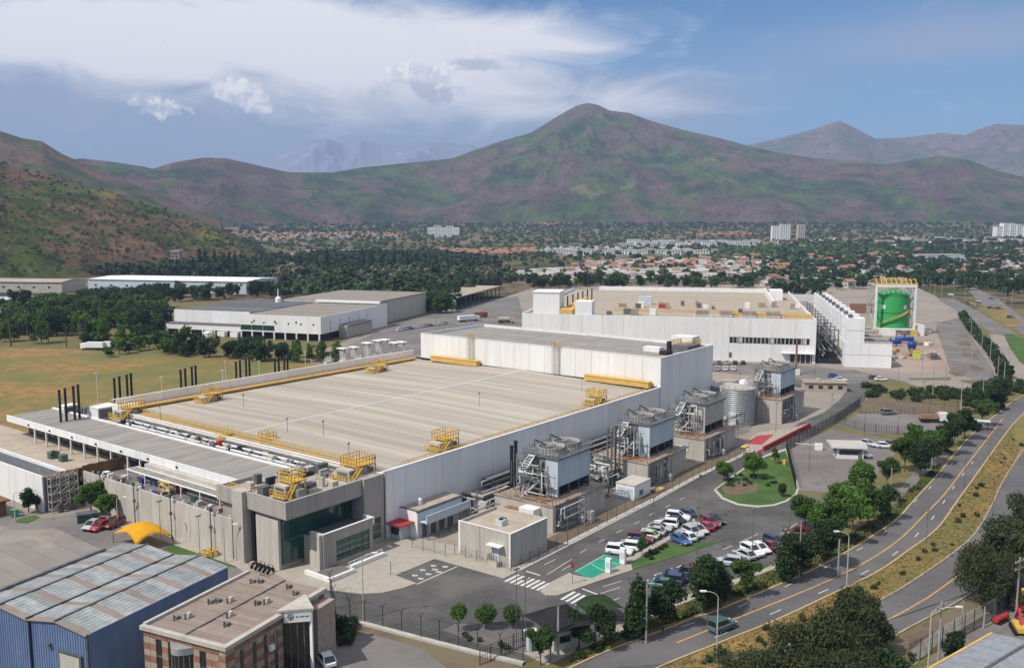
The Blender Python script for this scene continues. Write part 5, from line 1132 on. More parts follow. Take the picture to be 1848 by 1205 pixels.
part('body', box(box(B(), 0, 1.9, 0, 1.2, .3, 1.2), 0, .5, .1, 1.1, 1.2, 1.5), m_ysteel, t); part('mast', bar(bar(B(), (2.0, .2, .1), (2.0, .2, 2.4), .12), (2.0, 1.0, .1), (2.0, 1.0, 2.4), .12), m_dark, t)
part('overhead_guard', box(bar(bar(B(), (.3, .15, 1.2), (.5, .15, 2.1), .08), (1.5, .15, 1.2), (1.4, .15, 2.1), .08), .4, 1.5, .1, 1.1, 2.1, 2.16), m_dark, t); part('fork', box(box(B(), 2.1, 3.1, .2, .35, .1, .16), 2.1, 3.1, .85, 1.0, .1, .16), m_dark, t)
for x, y in ((.3, -.05), (1.5, -.05), (.3, 1.1), (1.5, 1.1)): part('wheel', box(B(), x-.25, x+.25, y, y+.15, 0, .5), m_rubber, t)
# dark plant pit, orange bin, tanks
t = F('dark_plant_pit', 'open-topped dark plant enclosure with pale beams beside the long wall', 'plant', 20.6, -5, 0)
part('enclosure_wall', box(box(box(box(B(), 0, .25, 0, 7.5, 0, 3.4), 7.5, 7.75, 0, 7.5, 0, 3.4), .27, 7.48, 0, .25, 0, 3.4), .27, 7.48, 7.25, 7.5, 0, 3.4), m_greyd, t); part('floor', box(B(), .27, 7.48, .27, 7.2, 0, .4), m_glassd, t)
part('top_beam', box(box(box(B(), -.1, 7.9, -.15, .35, 3.41, 3.75), -.15, .3, .37, 7.7, 3.41, 3.75), 7.45, 7.9, .37, 7.7, 3.41, 3.75), m_concl, t)
t = F('yard_equipment', 'tangle of pipes, cabinets and steel racks filling the yard along the shaded wall', 'equipment', 0, 0, 0)
for k in range(72):
    a_ = g.uniform(17, 122); b_ = g.uniform(-13, -1.2)
    if 81 < a_ < 98 or 54 < a_ < 70 or 20 < a_ < 37: b_ = g.uniform(-7, -1.2)
    part('cabinet', box(B(), a_, a_+g.uniform(.6, 3.4), b_, b_+g.uniform(.6, 2.6), 0, g.uniform(.8, 4.2)), g.choice([m_greyd, m_greyd, m_grey, m_concl, m_whitew, m_dark, m_bluep, m_greyd]), t)
pipework(t, 16, 128, -9, -1.2, .6, 5.2, 60, 77, w=(.15, .45)); pipework(t, 37, 54, -19, -8, .4, 5.6, 46, 78, w=(.12, .4)); pipework(t, 70, 81, -18, -6, .4, 5.2, 24, 79); pipework(t, 98, 117, -18, -5, .4, 4.6, 26, 81); pipework(t, 12, 21, -16, -6, .4, 3.6, 22, 82)
t = F('pipe_rack', 'long dark steel pipe rack running level along the shaded wall', 'pipe rack', 26, -3.2, 0)
bm = B()
for k in range(16):
    for y in (0, 2.2): bar(bm, (k*6, y, 0), (k*6, y, 5.4), .26)
    bar(bm, (k*6, 0, 5.2), (k*6, 2.2, 5.2), .22); bar(bm, (k*6, 0, 4.1), (k*6, 2.2, 4.1), .18)
part('rack_frame', bm, m_greyd, t)
for k in range(6): part('rack_pipe', tube(B(), [(-1, .2+k*.38, 5.5), (92, .2+k*.38, 5.5)], .28, 6), g.choice([m_greyd, m_grey, m_dark]), t)
for k in range(3): part('rack_pipe', tube(B(), [(-1, .4+k*.6, 4.4), (92, .4+k*.6, 4.4)], .36, 6), m_greyd, t)
for k, (a_, b_, h_) in enumerate(((27.9, -6.2, 11.6), (29.6, -5.9, 12.2))):
    t = F('exhaust_stack', 'thick black exhaust stack in the near pair between the plant pit and the first tower', 'stack', a_, b_, 0, 'pair of thick black stacks'); part('flue', lathe(B(), [(.34, 0), (.34, h_), (.4, h_+.1), (.4, h_+.4)], 12), m_dark, t); part('base', box(B(), -.7, .7, -.7, .7, 0, 3), m_greyd, t)
for k in range(4):
    a_, b_ = 49.5+k*1.25, -14.4-.2*k; t = F('exhaust_stack', 'thin brown exhaust stack in the group of four before the second tower', 'stack', a_, b_, 0, 'four thin brown stacks'); part('flue', lathe(B(), [(.2, 0), (.2, 12.3), (.25, 12.4), (.25, 12.7)], 8), m_concs if k % 2 else m_greyd, t); part('base', box(B(), -.4, .4, -.4, .4, 0, 3.4), m_greyd, t)
# white boxes
t = F('white_kiosk', 'white two-step box kiosk in front of the first cooling tower basin', 'kiosk', 17.6, -18.4, 0)
part('kiosk_body', box(B(), .6, 4.2, 0, 3.2, 0, 4.2), m_white, t); part('kiosk_low_part', box(B(), .6, 4.2, 3.22, 7.2, 0, 3.2), m_white, t); part('roof', box(B(), .7, 4.1, 3.3, 7.1, 3.21, 3.3), m_brick1, t); part('door', box(B(), .54, .59, 1, 2, .1, 2.2), m_bluep, t)
t = F('white_kiosk', 'white square box house with a grey roof between the first two cooling towers', 'kiosk', 45.4, -23.1, 0)
part('kiosk_body', box(B(), 0, 6.5, 0, 4.2, 0, 2.9), m_white, t); part('roof', box(B(), -.1, 6.6, -.1, 4.3, 2.91, 3.05), m_concl, t); part('door', box(box(B(), -.06, -.01, .4, 1.9, .2, 2.3), -.06, -.01, 2.2, 3.7, .2, 2.3), m_bluep, t); part('vent', box(B(), 2, 3.4, -.06, -.01, .6, 1.6), m_greyd, t)
for k, (a_, b_, m, l) in enumerate(((16.2, -20.2, m_ysteel, 'yellow drum beside the white kiosk at the near kerb'), (96, -24.2, m_ysteel, 'yellow cover lying on the gravel by the third tower'), (52.5, -24.5, m_ysteelp, 'yellow mat on the grass beside the second tower basin'))):
    t = F('yellow_drum', l, 'drum', a_, b_, 0); part('drum_body', lathe(B(), [(.55, 0), (.55, 1.5), (.5, 1.6)], 14) if k == 0 else box(B(), 0, 3, 0, 1.3, 0, .5), m, t); part('drum_band', lathe(B(), [(.58, .7), (.58, .8)], 14) if k == 0 else box(B(), -.05, .1, -.05, 1.35, .1, .55), m_greyd, t)
t = F('steel_frame', 'narrow steel lattice frame standing on the gravel before the first tower basin', 'frame', 27, -23.4, 0)
bm = B()
for x in (0, 1.6):
    for y in (0, 1.2): bar(bm, (x, y, 0), (x, y, 5.2), .12)
for k in range(5): bar(bm, (0, 0, k*1.1), (1.6, 0, k*1.1+.9), .08); bar(bm, (0, 1.2, k*1.1+1), (1.6, 1.2, k*1.1+1), .08); bar(bm, (0, 0, k*1.1+1), (0, 1.2, k*1.1+1), .08)
part('lattice', bm, m_grey, t); part('cabinet', box(B(), 2.2, 3.4, 0, .8, 0, 2.0), m_concl, t)
# mesh fence at the kerb
def fence(name, pts, h, label, cat='fence', step=2.5, m=m_dark, wires=6, wm=None, group=None, barb=False, slats=0):
    t = thing(name, label, cat, (pts[0][0], pts[0][1], 0), 0, group); o = Vector((pts[0][0], pts[0][1], 0)); post = None; wb = B(); sbm = B()
    for p, q in zip(pts[:-1], pts[1:]):
        a = Vector((p[0], p[1], 0))-o; b = Vector((q[0], q[1], 0))-o; L_ = (b-a).length; n = max(1, round(L_/step)); d = (b-a).normalized()
        for i in range(n+(1 if q == pts[-1] else 0)):
            c = a+(b-a)*i/n
            if post is None:
                bm = bar(B(), (0, 0, 0), (0, 0, h), .09)
                if barb: bar(bm, (0, 0, h), (.3, .3, h+.5), .06); bar(bm, (0, 0, h), (-.3, -.3, h+.5), .06)
                post = obj('post', bm, m, t); post.location = c
            else: link('post', post.data, t, c)
        for k in range(wires): z = .12+(h-.15)*k/(wires-1); bar(wb, a+Vector((0, 0, z)), b+Vector((0, 0, z)), .025)
        if barb:
            for s in (-.3, .3): bar(wb, a+Vector((s, s, h+.5)), b+Vector((s, s, h+.5)), .02)
        if slats:
            m_ = int(L_/slats)
            for i in range(m_): c = a+(b-a)*(i+.5)/m_; bar(sbm, c+Vector((0, 0, .1)), c+Vector((0, 0, h-.1)), .05)
    part('wire', wb, wm or m, t, 'stuff')
    if slats: part('picket', sbm, m, t, 'stuff')
    else: sbm.free()
    return t
kf = [W(1, -27.6+.4), W(1.5, -14), ]
fence('mesh_fence', [W(2.0, -14.2), W(2.0, -25.9), W(14, -26.1)], 1.9, 'low grey mesh fence round the cream box building', m=m_greyd)
fence('mesh_fence', [W(14.5, -26.0), W(50, -25.9), W(90, -25.8)], 2.4, 'grey mesh fence between the cooling tower yard and the service road kerb', m=m_greyd, step=3.2)
fence('mesh_fence', [W(0, -6.5), W(.5, -13.5)], 2.2, 'short mesh gate between the plaza and the pale blue house', m=m_greyd)
# red bay and barrier at the service road
sheet('red_bay', zz([(855, 995), (960, 915), (1135, 900), (1100, 930), (1010, 1005)], 1190, 620, 5.478), .17, m_redpave)
sheet('red_bay_apron', zz([(800, 1020), (870, 960), (980, 880), (1180, 850), (1330, 830), (1480, 790), (1400, 870), (1180, 960), (990, 1060), (900, 1080)], 1190, 620, 5.478), .16, m_pave)
t = thing('red_barrier', 'row of red plastic road barriers along the service road beside the red bay', 'barrier', (*W(97.5, -28.3), 0), FANG)
bmr = None
for k in range(16):
    if bmr is None:
        bm = B(); prism(bm, [(0, -.35), (1.9, -.35), (1.9, .35), (0, .35)], 0, .35); box(bm, .05, 1.85, -.18, .18, .351, 1.15); bmr = obj('barrier_block', bm, m_red, t)
    else: link('barrier_block', bmr.data, t, (k*2.0, 0, 0))
for k, (a_, b_) in enumerate(((93.2, -29), (88.8, -36.8))):
    t = F('lifting_gate', ('red and white lifting gate at the near end of the red barriers', 'yellow gate stand at the lawn corner by the black fence')[k], 'gate', a_, b_); part('gate_box', box(B(), -.3, .3, -.3, .3, 0, 1.2), (m_red, m_ysteel)[k], t); part('gate_arm', box(B(), -.08, .08, .31, 3.2, .9, 1.05), (m_whitew, m_ysteel)[k], t); part('arm_stripe', box(box(B(), -.09, .09, .9, 1.4, .89, 1.06), -.09, .09, 2.0, 2.5, .89, 1.06), (m_red, m_dark)[k], t)
# two round caisson shadows aside: substation lattice towers behind the parapet
for k, (px, h_) in enumerate(((619, 9), (640, 9), (664, 10), (684, 10.5), (696, 10.5), (712, 9), (726, 9))):
    gx, gy = G(px, 676-(px-613)*.13); t = thing('lattice_tower', 'white lattice portal tower, number %s from the left in the electric substation behind the parapet' % ('one two three four five six seven'.split()[k]), 'lattice tower', (gx, gy, 0), FANG, 'substation lattice towers'); bm = B()
    for x in (0, 1.3):
        for y in (0, 1.3): bar(bm, (x, y, 0), (x, y, h_), .15)
    for q in range(int(h_/1.2)): z = q*1.2; bar(bm, (0, 0, z), (1.3, 0, z+1.2), .1); bar(bm, (0, 1.3, z+1.2), (0, 0, z), .1); bar(bm, (1.3, 0, z), (1.3, 1.3, z+1.2), .1)
    part('lattice_mast', bm, m_white, t); part('crossbeam', box(B(), -.6, 1.9, -1.2, 2.6, h_, h_+.3), m_white, t); part('insulator', box(box(B(), .2, .5, -.8, -.5, h_-1.1, h_), .2, .5, 1.8, 2.1, h_-1.1, h_), m_concs, t)
for k in range(5):
    gx, gy = G(590+k*28, 668-k*3); t = thing('transformer', 'pale transformer box in the substation yard behind the parapet', 'transformer', (gx, gy, 0), FANG, 'substation transformers'); part('tank_box', box(B(), 0, 3, 0, 2, 0, 3), m_concl, t); part('bushing', bar(bar(bar(B(), (.6, 1, 3), (.5, 1, 4.2), .2), (1.5, 1, 3), (1.5, 1, 4.3), .2), (2.4, 1, 3), (2.5, 1, 4.2), .2), m_whitew, t)
# ================================================================ second hall, stacked white coolers, green tank
B2O = G(1471, 656); B2A = R(-12.5)
def W2(x, y): c, s = math.cos(B2A), math.sin(B2A); return (B2O[0]+x*c-y*s, B2O[1]+x*s+y*c)
def F2(name, label, cat, x=0, y=0, z=0.0, group=None, rz=0.0): p = W2(x, y); return thing(name, label, cat, (p[0], p[1], z), B2A+rz, group)
H2 = 16.7
t = F2('second_hall', 'second white hall with a tan flat roof and a strip of upper windows', 'building')
part('core', box(B(), -113.5, -.5, .4, 140, 0, H2-1.4), m_white, t)
wb0, wb1, wz0, wz1 = -32.0, -2.2, 7.0, 9.4
def panels2(u0, u1, w, z0, z1, nm='wall_panel'):
    n = max(1, round((u1-u0)/w)); w = (u1-u0)/n; me = None
    for i in range(n):
        if me is None: o = obj(nm, bx(.03, w-.03, 0, .35, z0, z1), m_whitew, t); me = o.data
        else: o = link(nm, me, t)
        o.location = (u0+i*w, 0, 0)
panels2(-114, wb0, 8.3, 0, H2); panels2(wb0, 0, 8, 0, wz0-.02); panels2(wb0, 0, 8, wz1+.02, H2)
part('end_panel', box(B(), wb1+.02, 0, 0, .35, wz0, wz1), m_whitew, t)
for k in range(10):
    x = wb0+.1+k*2.97; w_ = part('window', box(B(), x, x+2.7, .12, .3, wz0+.1, wz1-.1), m_glassd, t); part('window_frame', box(box(B(), x+1.25, x+1.4, .06, .11, wz0+.1, wz1-.1), x-.25, x-.05, .02, .3, wz0, wz1), m_whitew, w_)
    if k % 4 == 1: part('blind', box(B(), x+.3, x+1.8, .08, .115, wz0+.3, wz1-.2), m_concl, w_)
part('side_wall', box(box(B(), -.3, 0, .37, 140, 0, H2), -114, -113.55, .37, 140, 0, H2), m_white, t)
n = 26
for k in range(n):
    part('roof_sheet', box(B(), -113.4, -.4, .6+k*139/n, .6+(k+1)*139/n-.1, H2-1.35, H2-1.15+.06*(k % 2)), m_rooft, t)
part('back_parapet', box(B(), -100, -12, 139.8, 140.4, H2-1.2, H2+1.0), m_whitew, t); part('side_parapet', box(B(), -12.6, -12, 60, 139.7, H2-1.1, H2+1.6), m_whitew, t)
part('raised_block', box(B(), -92.4, -85.6, .5, 9, H2-1.1, 21.8), m_white, t); part('raised_block', box(B(), -11.8, -6, 96, 108, H2-1.1, H2+3.5), m_white, t)
part('white_plant_house', box(B(), -111, -100, 8, 20, H2-1.1, 24.5), m_white, t); part('pitched_lid', prism(B(), [(-111.3, 7.7), (-99.7, 7.7), (-99.7, 20.3), (-111.3, 20.3)], 24.52, 25.0), m_white, t)
part('cream_parapet', box(B(), -32, -.4, 12, 12.6, H2-1.1, H2+.8), m_ysteelp, t); part('cream_deck', box(B(), -32, -.4, 2, 11.9, H2-1.1, H2-.6), m_rooft, t)
g = random.Random(31)
for k in range(4): u = part('roof_box', box(B(), -45+k*9, -40+k*9, 6, 11, H2-1.1, H2+2.0), m_concs, t); part('box_fence', rail(B(), [(-46+k*9, 2, H2-1.1), (-39+k*9, 2, H2-1.1)], 1.7, .22, 1.6), m_whitew, t)
for k in range(24):
    x = g.uniform(-82, -2); y = g.uniform(5, 60); part('roof_unit', box(B(), x, x+g.uniform(1, 3.5), y, y+g.uniform(1, 3), H2-1.15, H2+g.uniform(.2, 1.6)), g.choice([m_greyd, m_concs, m_whitew, m_concs]), t)
part('lilac_unit', box(B(), -72, -66, 60, 64, H2-1.1, H2+2.4), m_bluep, t); part('red_unit', box(B(), -62, -59, 45, 47, H2-1.1, H2+.5), m_red, t)
part('roof_pipe', bar(B(), (-80, 30, H2-.3), (-22, 31, H2-.3), .6), m_ysteelp, t)
part('yellow_gantry', box(box(B(), -99, -94, 3, 16, H2-1.1, H2+1.5), -98, -95, 16.1, 60, H2-1.1, H2+1.8), m_ysteelp, t)
for k in range(6): part('dark_flue', bar(B(), (-99.6+k*.9, 27+k*9, H2-1), (-99.6+k*.9, 27+k*9, H2+5.0), .55), m_dark, t)
part('entrance', box(B(), -9.5, -1.2, -.12, -.02, .1, 3.6), m_glassd, t); part('entrance_canopy', box(B(), -12.5, -.5, -1.8, -.13, 3.7, 4.0), m_white, t)
for k in range(5): part('door_frame', box(B(), -9.4+k*1.9, -9.2+k*1.9, -.18, -.125, .1, 3.6), m_whitew, t)
part('notice_box', box(B(), -32, -31, -.2, -.02, 1.5, 3.4), m_greyd, t)
# terraced white cooler units
um = {}
for k in range(10):
    y = -5.4+k*12.6; h_ = 9.6 if k == 0 else 8.4; ht = 18.2
    lab = 'stepped white cooler unit, %s in the terraced row right of the second hall' % ('nearest', 'second', 'third', 'fourth', 'fifth', 'sixth', 'seventh', 'eighth', 'ninth', 'farthest')[k]
    t = F2('cooler_unit', lab, 'cooler', 9.8, y, 0, 'stepped white cooler units')
    if not um:
        um['low'] = obj('low_casing', bx(0, 16.4, 0, 9.4, 0, 9.2), m_white, t).data; um['top'] = obj('roof_rim', box(box(B(), 6.7, 16.5, -.1, .35, 9.21, 9.75), 6.7, 16.5, 9.1, 9.5, 9.21, 9.75), m_concl, t).data
        um['tall'] = obj('tall_casing', bx(.2, 6.6, .1, 5.6, 9.21, ht), m_white, t).data; um['fan'] = obj('fan_hatch', bx(1, 2.4, 1, 3, ht+.01, ht+1.3), m_greyd, t).data
        um['gap'] = obj('painted_shadow_gap', bx(6.8, 16.2, .5, 9.0, 9.22, 9.3), m_greyd, t).data; um['seam'] = obj('casing_seam', box(box(B(), -.02, 16.42, -.03, -.005, 4.6, 4.7), .2, 6.6, .06, .09, 13.6, 13.7), m_greyd, t).data  # dark sheet on the casing top stands in for a shaded gap
    else:
        for n_, k_ in (('low_casing', 'low'), ('roof_rim', 'top'), ('tall_casing', 'tall'), ('fan_hatch', 'fan'), ('painted_shadow_gap', 'gap'), ('casing_seam', 'seam')): link(n_, um[k_], t)
t = F2('pipe_alley', 'dark alley of grey pipe racks between the second hall and the white coolers', 'pipe rack', 0, 0)
for k in range(11):
    bm = B(); y = 2+k*12
    for x in (1.5, 8.2): bar(bm, (x, y, 0), (x, y, 13), .4)
    for z in (5, 9, 12.8): bar(bm, (1.5, y, z), (8.2, y, z), .35)
    bar(bm, (1.5, y, 0), (8.2, y+8, 9), .25); part('rack_frame', bm, m_greyd, t)
for k in range(16): part('rack_pipe', tube(B(), [(g.uniform(1, 9), 0, z := g.uniform(3, 13)), (g.uniform(1, 9), 125, z)], g.uniform(.3, .9), 6), g.choice([m_greyd, m_grey, m_greyd, m_concs]), t)
part('alley_bed', box(B(), .6, 9.2, 1, 128, 0, 1.6), m_dark, t)
for k in range(50): x = g.uniform(1, 8); y = g.uniform(3, 125); part('alley_unit', box(B(), x, x+g.uniform(.5, 1.6), y, y+g.uniform(1, 4), 1.6, g.uniform(4, 12)), g.choice([m_greyd, m_grey, m_concl, m_greyd]), t)
t = F2('far_shed', 'pale greenish roofed shed behind the second hall, left of the terraced coolers', 'shed', -6, 165); part('wall', box(B(), 0, 26, 0, 60, 0, 8), m_concl, t)
for k in range(8): part('roof_sheet', box(B(), -.5, 26.5, k*7.5, k*7.5+7.2, 8.02, 8.5), m_glassp if k % 2 else m_concl, t)
# green tank in a white frame
gx, gy = G(1607, 601)
t = thing('green_tank', 'big bright green round tank standing inside a white portal frame', 'tank', (gx, gy, 0), R(-10))
part('plinth', lathe(B(), [(8.6, 0), (8.6, 3.2)], 40), m_concl, t); part('shell', lathe(B(), [(7.6, 3.22), (7.6, 18.6), (7.75, 18.65), (7.75, 18.95), (7.5, 19)], 56), m_green, t, smooth=False)
part('domed_roof', lathe(B(), [(7.5, 19.01), (5.5, 20.0), (3, 20.7), (.4, 21)], 40), m_green, t); part('shell_band', lathe(B(), [(7.66, 10.2), (7.66, 10.45)], 48), m_leafd, t)
bm = B(); 
for k in range(20):
    a0 = -2.4+k*.085; z = 4.5+k*.33; quad(bm, [(7.65*math.cos(a0), 7.65*math.sin(a0), z), (8.6*math.cos(a0), 8.6*math.sin(a0), z), (8.6*math.cos(a0+.085), 8.6*math.sin(a0+.085), z+.33), (7.65*math.cos(a0+.085), 7.65*math.sin(a0+.085), z+.33)]); bar(bm, (8.6*math.cos(a0), 8.6*math.sin(a0), z), (8.6*math.cos(a0), 8.6*math.sin(a0), z+1.2), .12)
    bar(bm, (8.6*math.cos(a0), 8.6*math.sin(a0), z+1.2), (8.6*math.cos(a0+.085), 8.6*math.sin(a0+.085), z+1.53), .14)
part('spiral_stair', bm, m_ysteelp, t)
for k, aa_ in enumerate((-2.35, -.95)):
    bm = B(); c_, s_ = math.cos(aa_), math.sin(aa_); z = 12.2
    for q in range(4): a1 = aa_+q*.07-.1; quad(bm, [(7.68*math.cos(a1), 7.68*math.sin(a1), z), (7.68*math.cos(a1+.07), 7.68*math.sin(a1+.07), z), (7.68*math.cos(a1+.07), 7.68*math.sin(a1+.07), z+1.9), (7.68*math.cos(a1), 7.68*math.sin(a1), z+1.9)])
    part('white_plate', bm, m_whitew, t)
fr = thing('tank_frame', 'white portal frame with an ochre roof truss standing around the green tank', 'frame', (gx, gy, 0), R(-10))
bm = B()
for x in (-9.2, 8.2): bar(bm, (x, -9, 2), (x, -9, 23.2), 1.0)
bar(bm, (-9.7, -9, 23.3), (8.7, -9, 23.3), 1.1); bar(bm, (-9.7, -9, 3.0), (8.7, -9, 3.0), .7); part('front_portal', bm, m_white, fr)
bm = B()
for x in (-9.2, 8.9): bar(bm, (x, 9, 2), (x, 9, 23.2), .9); bar(bm, (x, -9, 23.3), (x, 9, 23.3), .8); bar(bm, (x, -9, 12), (x, 9, 12), .4); bar(bm, (x, -9, 4), (x, 9, 12), .3); bar(bm, (x, 9, 12), (x, -9, 21), .3); bar(bm, (x, -3, 3), (x, -3, 23), .4); bar(bm, (x, 3, 3), (x, 3, 23), .4)
bar(bm, (-9.2, 9, 23.3), (8.9, 9, 23.3), .8); part('back_portal', bm, m_concl, fr)
bm = B()
for k in range(9): x = -9+k*2.2; bar(bm, (x, -9, 24.2), (x+1.1, 0, 26.2), .35); bar(bm, (x+1.1, 0, 26.2), (x, 9, 24.2), .35)
bar(bm, (-9.5, -9, 24.2), (9, -9, 24.2), .7); bar(bm, (-6, 0, 26.3), (6, 0, 26.3), .6); part('roof_truss', bm, m_ysteelp, fr); part('foot_pedestal', box(box(B(), -10.6, -8, -10.4, -7.8, 0, 3), 7, 9.8, -10.4, -7.8, 0, 3), m_ysteelp, fr)
part('base_plinth', box(box(B(), -7.6, 0, -10.4, -8.4, 0, 2.4), 10, 13, -9, -2, 0, 5), m_whitew, fr)
for k, (px, py, L_, r_, l) in enumerate(((1607, 624, 9, .9, 'lying below the green tank'), (1632, 619, 8, 1.0, 'lying right behind the other long blue one'), (1645, 632, 3.4, 1.5, 'by itself on the reddish yard'))):
    gx2, gy2 = G(px, py); t = thing('blue_vessel', 'dark blue pipe vessel %s' % l, 'vessel', (gx2, gy2, 0), R(-8)); bm = B(); lathe(bm, [(.3, -L_/2), (r_, -L_/2+.3), (r_, L_/2-.3), (.3, L_/2)], 18); bmesh.ops.rotate(bm, verts=bm.verts, matrix=Matrix.Rotation(math.pi/2, 3, 'Y')); bmesh.ops.translate(bm, verts=bm.verts, vec=(0, 0, r_+.9)); part('vessel_shell', bm, m_bluepipe, t, smooth=True)
    part('saddle', box(box(B(), -L_*.3, -L_*.3+.4, -r_*.7, r_*.7, 0, 1.2), L_*.25, L_*.25+.4, -r_*.7, r_*.7, 0, 1.2), m_greyd, t); part('nozzle', bar(B(), (0, 0, r_*2+.8), (0, 0, r_*2+1.8), .5), m_bluepipe, t)
for k in range(14):
    px, py = g.uniform(1600, 1680), g.uniform(605, 650); gx2, gy2 = G(px, py); t = thing('yard_crate', 'small pale crate or skid lying on the reddish yard right of the coolers', 'crate', (gx2, gy2, .1), g.uniform(0, 1), 'crates on the reddish yard')
    part('crate_body', box(B(), 0, g.uniform(1.5, 5), 0, g.uniform(1, 2.5), 0, g.uniform(.6, 1.8)), g.choice([m_concl, m_whitew, m_orange, m_greyd, m_ysteelp]), t); part('crate_lid', box(B(), 0, 1.2, 0, .9, 1.85, 1.95), m_greyd, t)
gx2, gy2 = G(1649, 648); t = thing('lime_container', 'small lime yellow container on the reddish yard', 'container', (gx2, gy2, .05), R(-10)); part('container_body', box(B(), 0, 2.4, 0, 2.2, 0, 3), mat('lime_paint', (.52, .62, .10), rough=.6), t); part('container_lid', box(B(), -.1, 2.5, -.1, 2.3, 3.01, 3.2), m_ysteel, t)
gx2, gy2 = G(1530, 540); t = thing('red_container_row', 'long rust red container row behind the terraced coolers', 'container', (*G(1535, 565), 0), R(-5)); 
for k in range(3): part('container', box(B(), k*9.2, k*9.2+9, 0, 3, 0, 5.5), m_brick1, t)
# low green-white building beside the road junction + small cars near are placed with the vehicles
gx2, gy2 = G(1452, 706); t = thing('site_office', 'small ochre flat-roofed site office on the road island beyond the fourth tower', 'building', (gx2, gy2, 0), R(-8))
part('wall', box(B(), 0, 13, 0, 6, 0, 2.8), m_rooft, t); part('roof', box(B(), -.4, 13.4, -.4, 6.4, 2.81, 3.0), m_concs, t)
for k in range(4): part('window', box(B(), 1.2+k*3, 2.6+k*3, -.06, -.01, 1, 2), m_glassd, t)
part('roof_unit', box(box(B(), 4, 5, 2, 3, 3.01, 3.9), 9, 10.4, 3, 4, 3.01, 3.8), m_concl, t)
# dark pole stack near second hall door
gx2, gy2 = G(1436, 676); t = thing('tall_mast', 'tall brown floodlight mast standing before the second hall entrance', 'mast', (gx2, gy2, 0)); part('pole', bar(B(), (0, 0, 0), (0, 0, 13), .7, w2=.5), m_brick1, t); part('cabinet', box(B(), -1.2, 1.2, -1, 1, 0, 2), m_whitew, t)

# ================================================================ middle distance: warehouses left
W3A = R(-18.3); W3O = G(580, 617)
def W3(x, y): c, s = math.cos(W3A), math.sin(W3A); return (W3O[0]+x*c-y*s, W3O[1]+x*s+y*c)
def F3(name, label, cat, x=0, y=0, z=0.0, group=None, rz=0.0): p = W3(x, y); return thing(name, label, cat, (p[0], p[1], z), W3A+rz, group)
t = F3('grey_roof_warehouse', 'cream warehouse with brown-grey flat roofs behind the dry field', 'warehouse')
part('core', box(B(), -41.5, -.5, .5, 66, 3.6, 10.4), m_whitew, t)
for k in range(6): part('front_panel', box(B(), -42+k*7, -42.06+(k+1)*7, 0, .4, 3.4, 11.2), m_whitew, t)
for k in range(8): part('side_panel', box(B(), -.35, 0, .45+k*8.3, .4+(k+1)*8.3-.1, 3.4 if k < 5 else 0, 11.2), m_white, t)
for k in range(6):
    if k < 3: part('round_window', box(B(), -38+k*11+3, -37.2+k*11+3, -.07, -.01, 7.9, 8.7), m_glassd, t)
    part('round_window', box(B(), -4.2-k*6.4, -3.4-k*6.4, -.08, -.015, 7.2, 7.9), m_glassd, t)
for k in range(3): part('green_window', box(B(), -41.8+k*6.0, -41.8+k*6.0+5.8, -.1, -.02, 4.1, 6.4), m_glassg, t)
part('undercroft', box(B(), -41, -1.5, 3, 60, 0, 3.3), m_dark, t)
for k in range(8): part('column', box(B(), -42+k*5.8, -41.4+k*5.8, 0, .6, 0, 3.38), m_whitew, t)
for k in range(9): part('roof_sheet', box(B(), -41.4, -.4, .5+k*7.3, .5+(k+1)*7.3-.08, 10.42, 10.7+.04*(k % 2)), m_shedroof, t)
part('dark_canopy', box(B(), .02, 5, 18, 40, 5.6, 6.0), m_greyd, t); part('side_office', box(B(), .02, 4, 16, 42, 0, 5.58), m_concl, t)
for k in range(5): part('side_seam', box(B(), .0, .06, 8+k*9, 8.3+k*9, 3.5, 8.8), m_greyd, t)
part('left_wing', box(B(), -84, -42.1, 8, 70, 0, 10.6), m_whitew, t)
for k in range(4): part('wing_panel', box(B(), -84.3+k*10.6, -84.4+(k+1)*10.6, 7.5, 7.98, 5.2, 11.3), m_whitew, t)
part('lower_wing', box(B(), -84.5, -42.2, 1.5, 7.4, 2.8, 5.4), m_whitew, t); part('lower_wing_roof', box(B(), -85, -42.1, 1.2, 7.45, 5.42, 5.6), m_greyd, t); part('loading_bay', box(B(), -84, -42.3, 2.5, 7.3, 0, 2.78), m_dark, t)
for k in range(8): part('roof_sheet', box(B(), -84, -42.2, 8+k*7.6, 8+(k+1)*7.6-.08, 10.62, 10.9+.05*(k % 2)), m_greyd, t)
for k in range(7): part('column', box(B(), -84+k*6.6, -83.5+k*6.6, 1.5, 2.0, 0, 2.78), m_whitew, t)
for k in range(3): part('white_door_box', box(B(), -62+k*7, -58+k*7, .2, 2.3, .2, 2.5), m_white, t)
part('back_hall', box(B(), -60, -6, 66.2, 130, 0, 11.8), m_concl, t); part('back_hall_roof', box(B(), -60.5, -5.5, 66.3, 130.5, 11.82, 12.1), m_shedroof, t); part('light_strip', box(B(), -40, -3, 64, 66, 11.21, 12.4), m_white, t)
part('roof_vent', lathe(B(), [(1.6, 10.9), (1.6, 13), (.3, 14), (.2, 18)], 12, (-60, 60)), m_white, t)
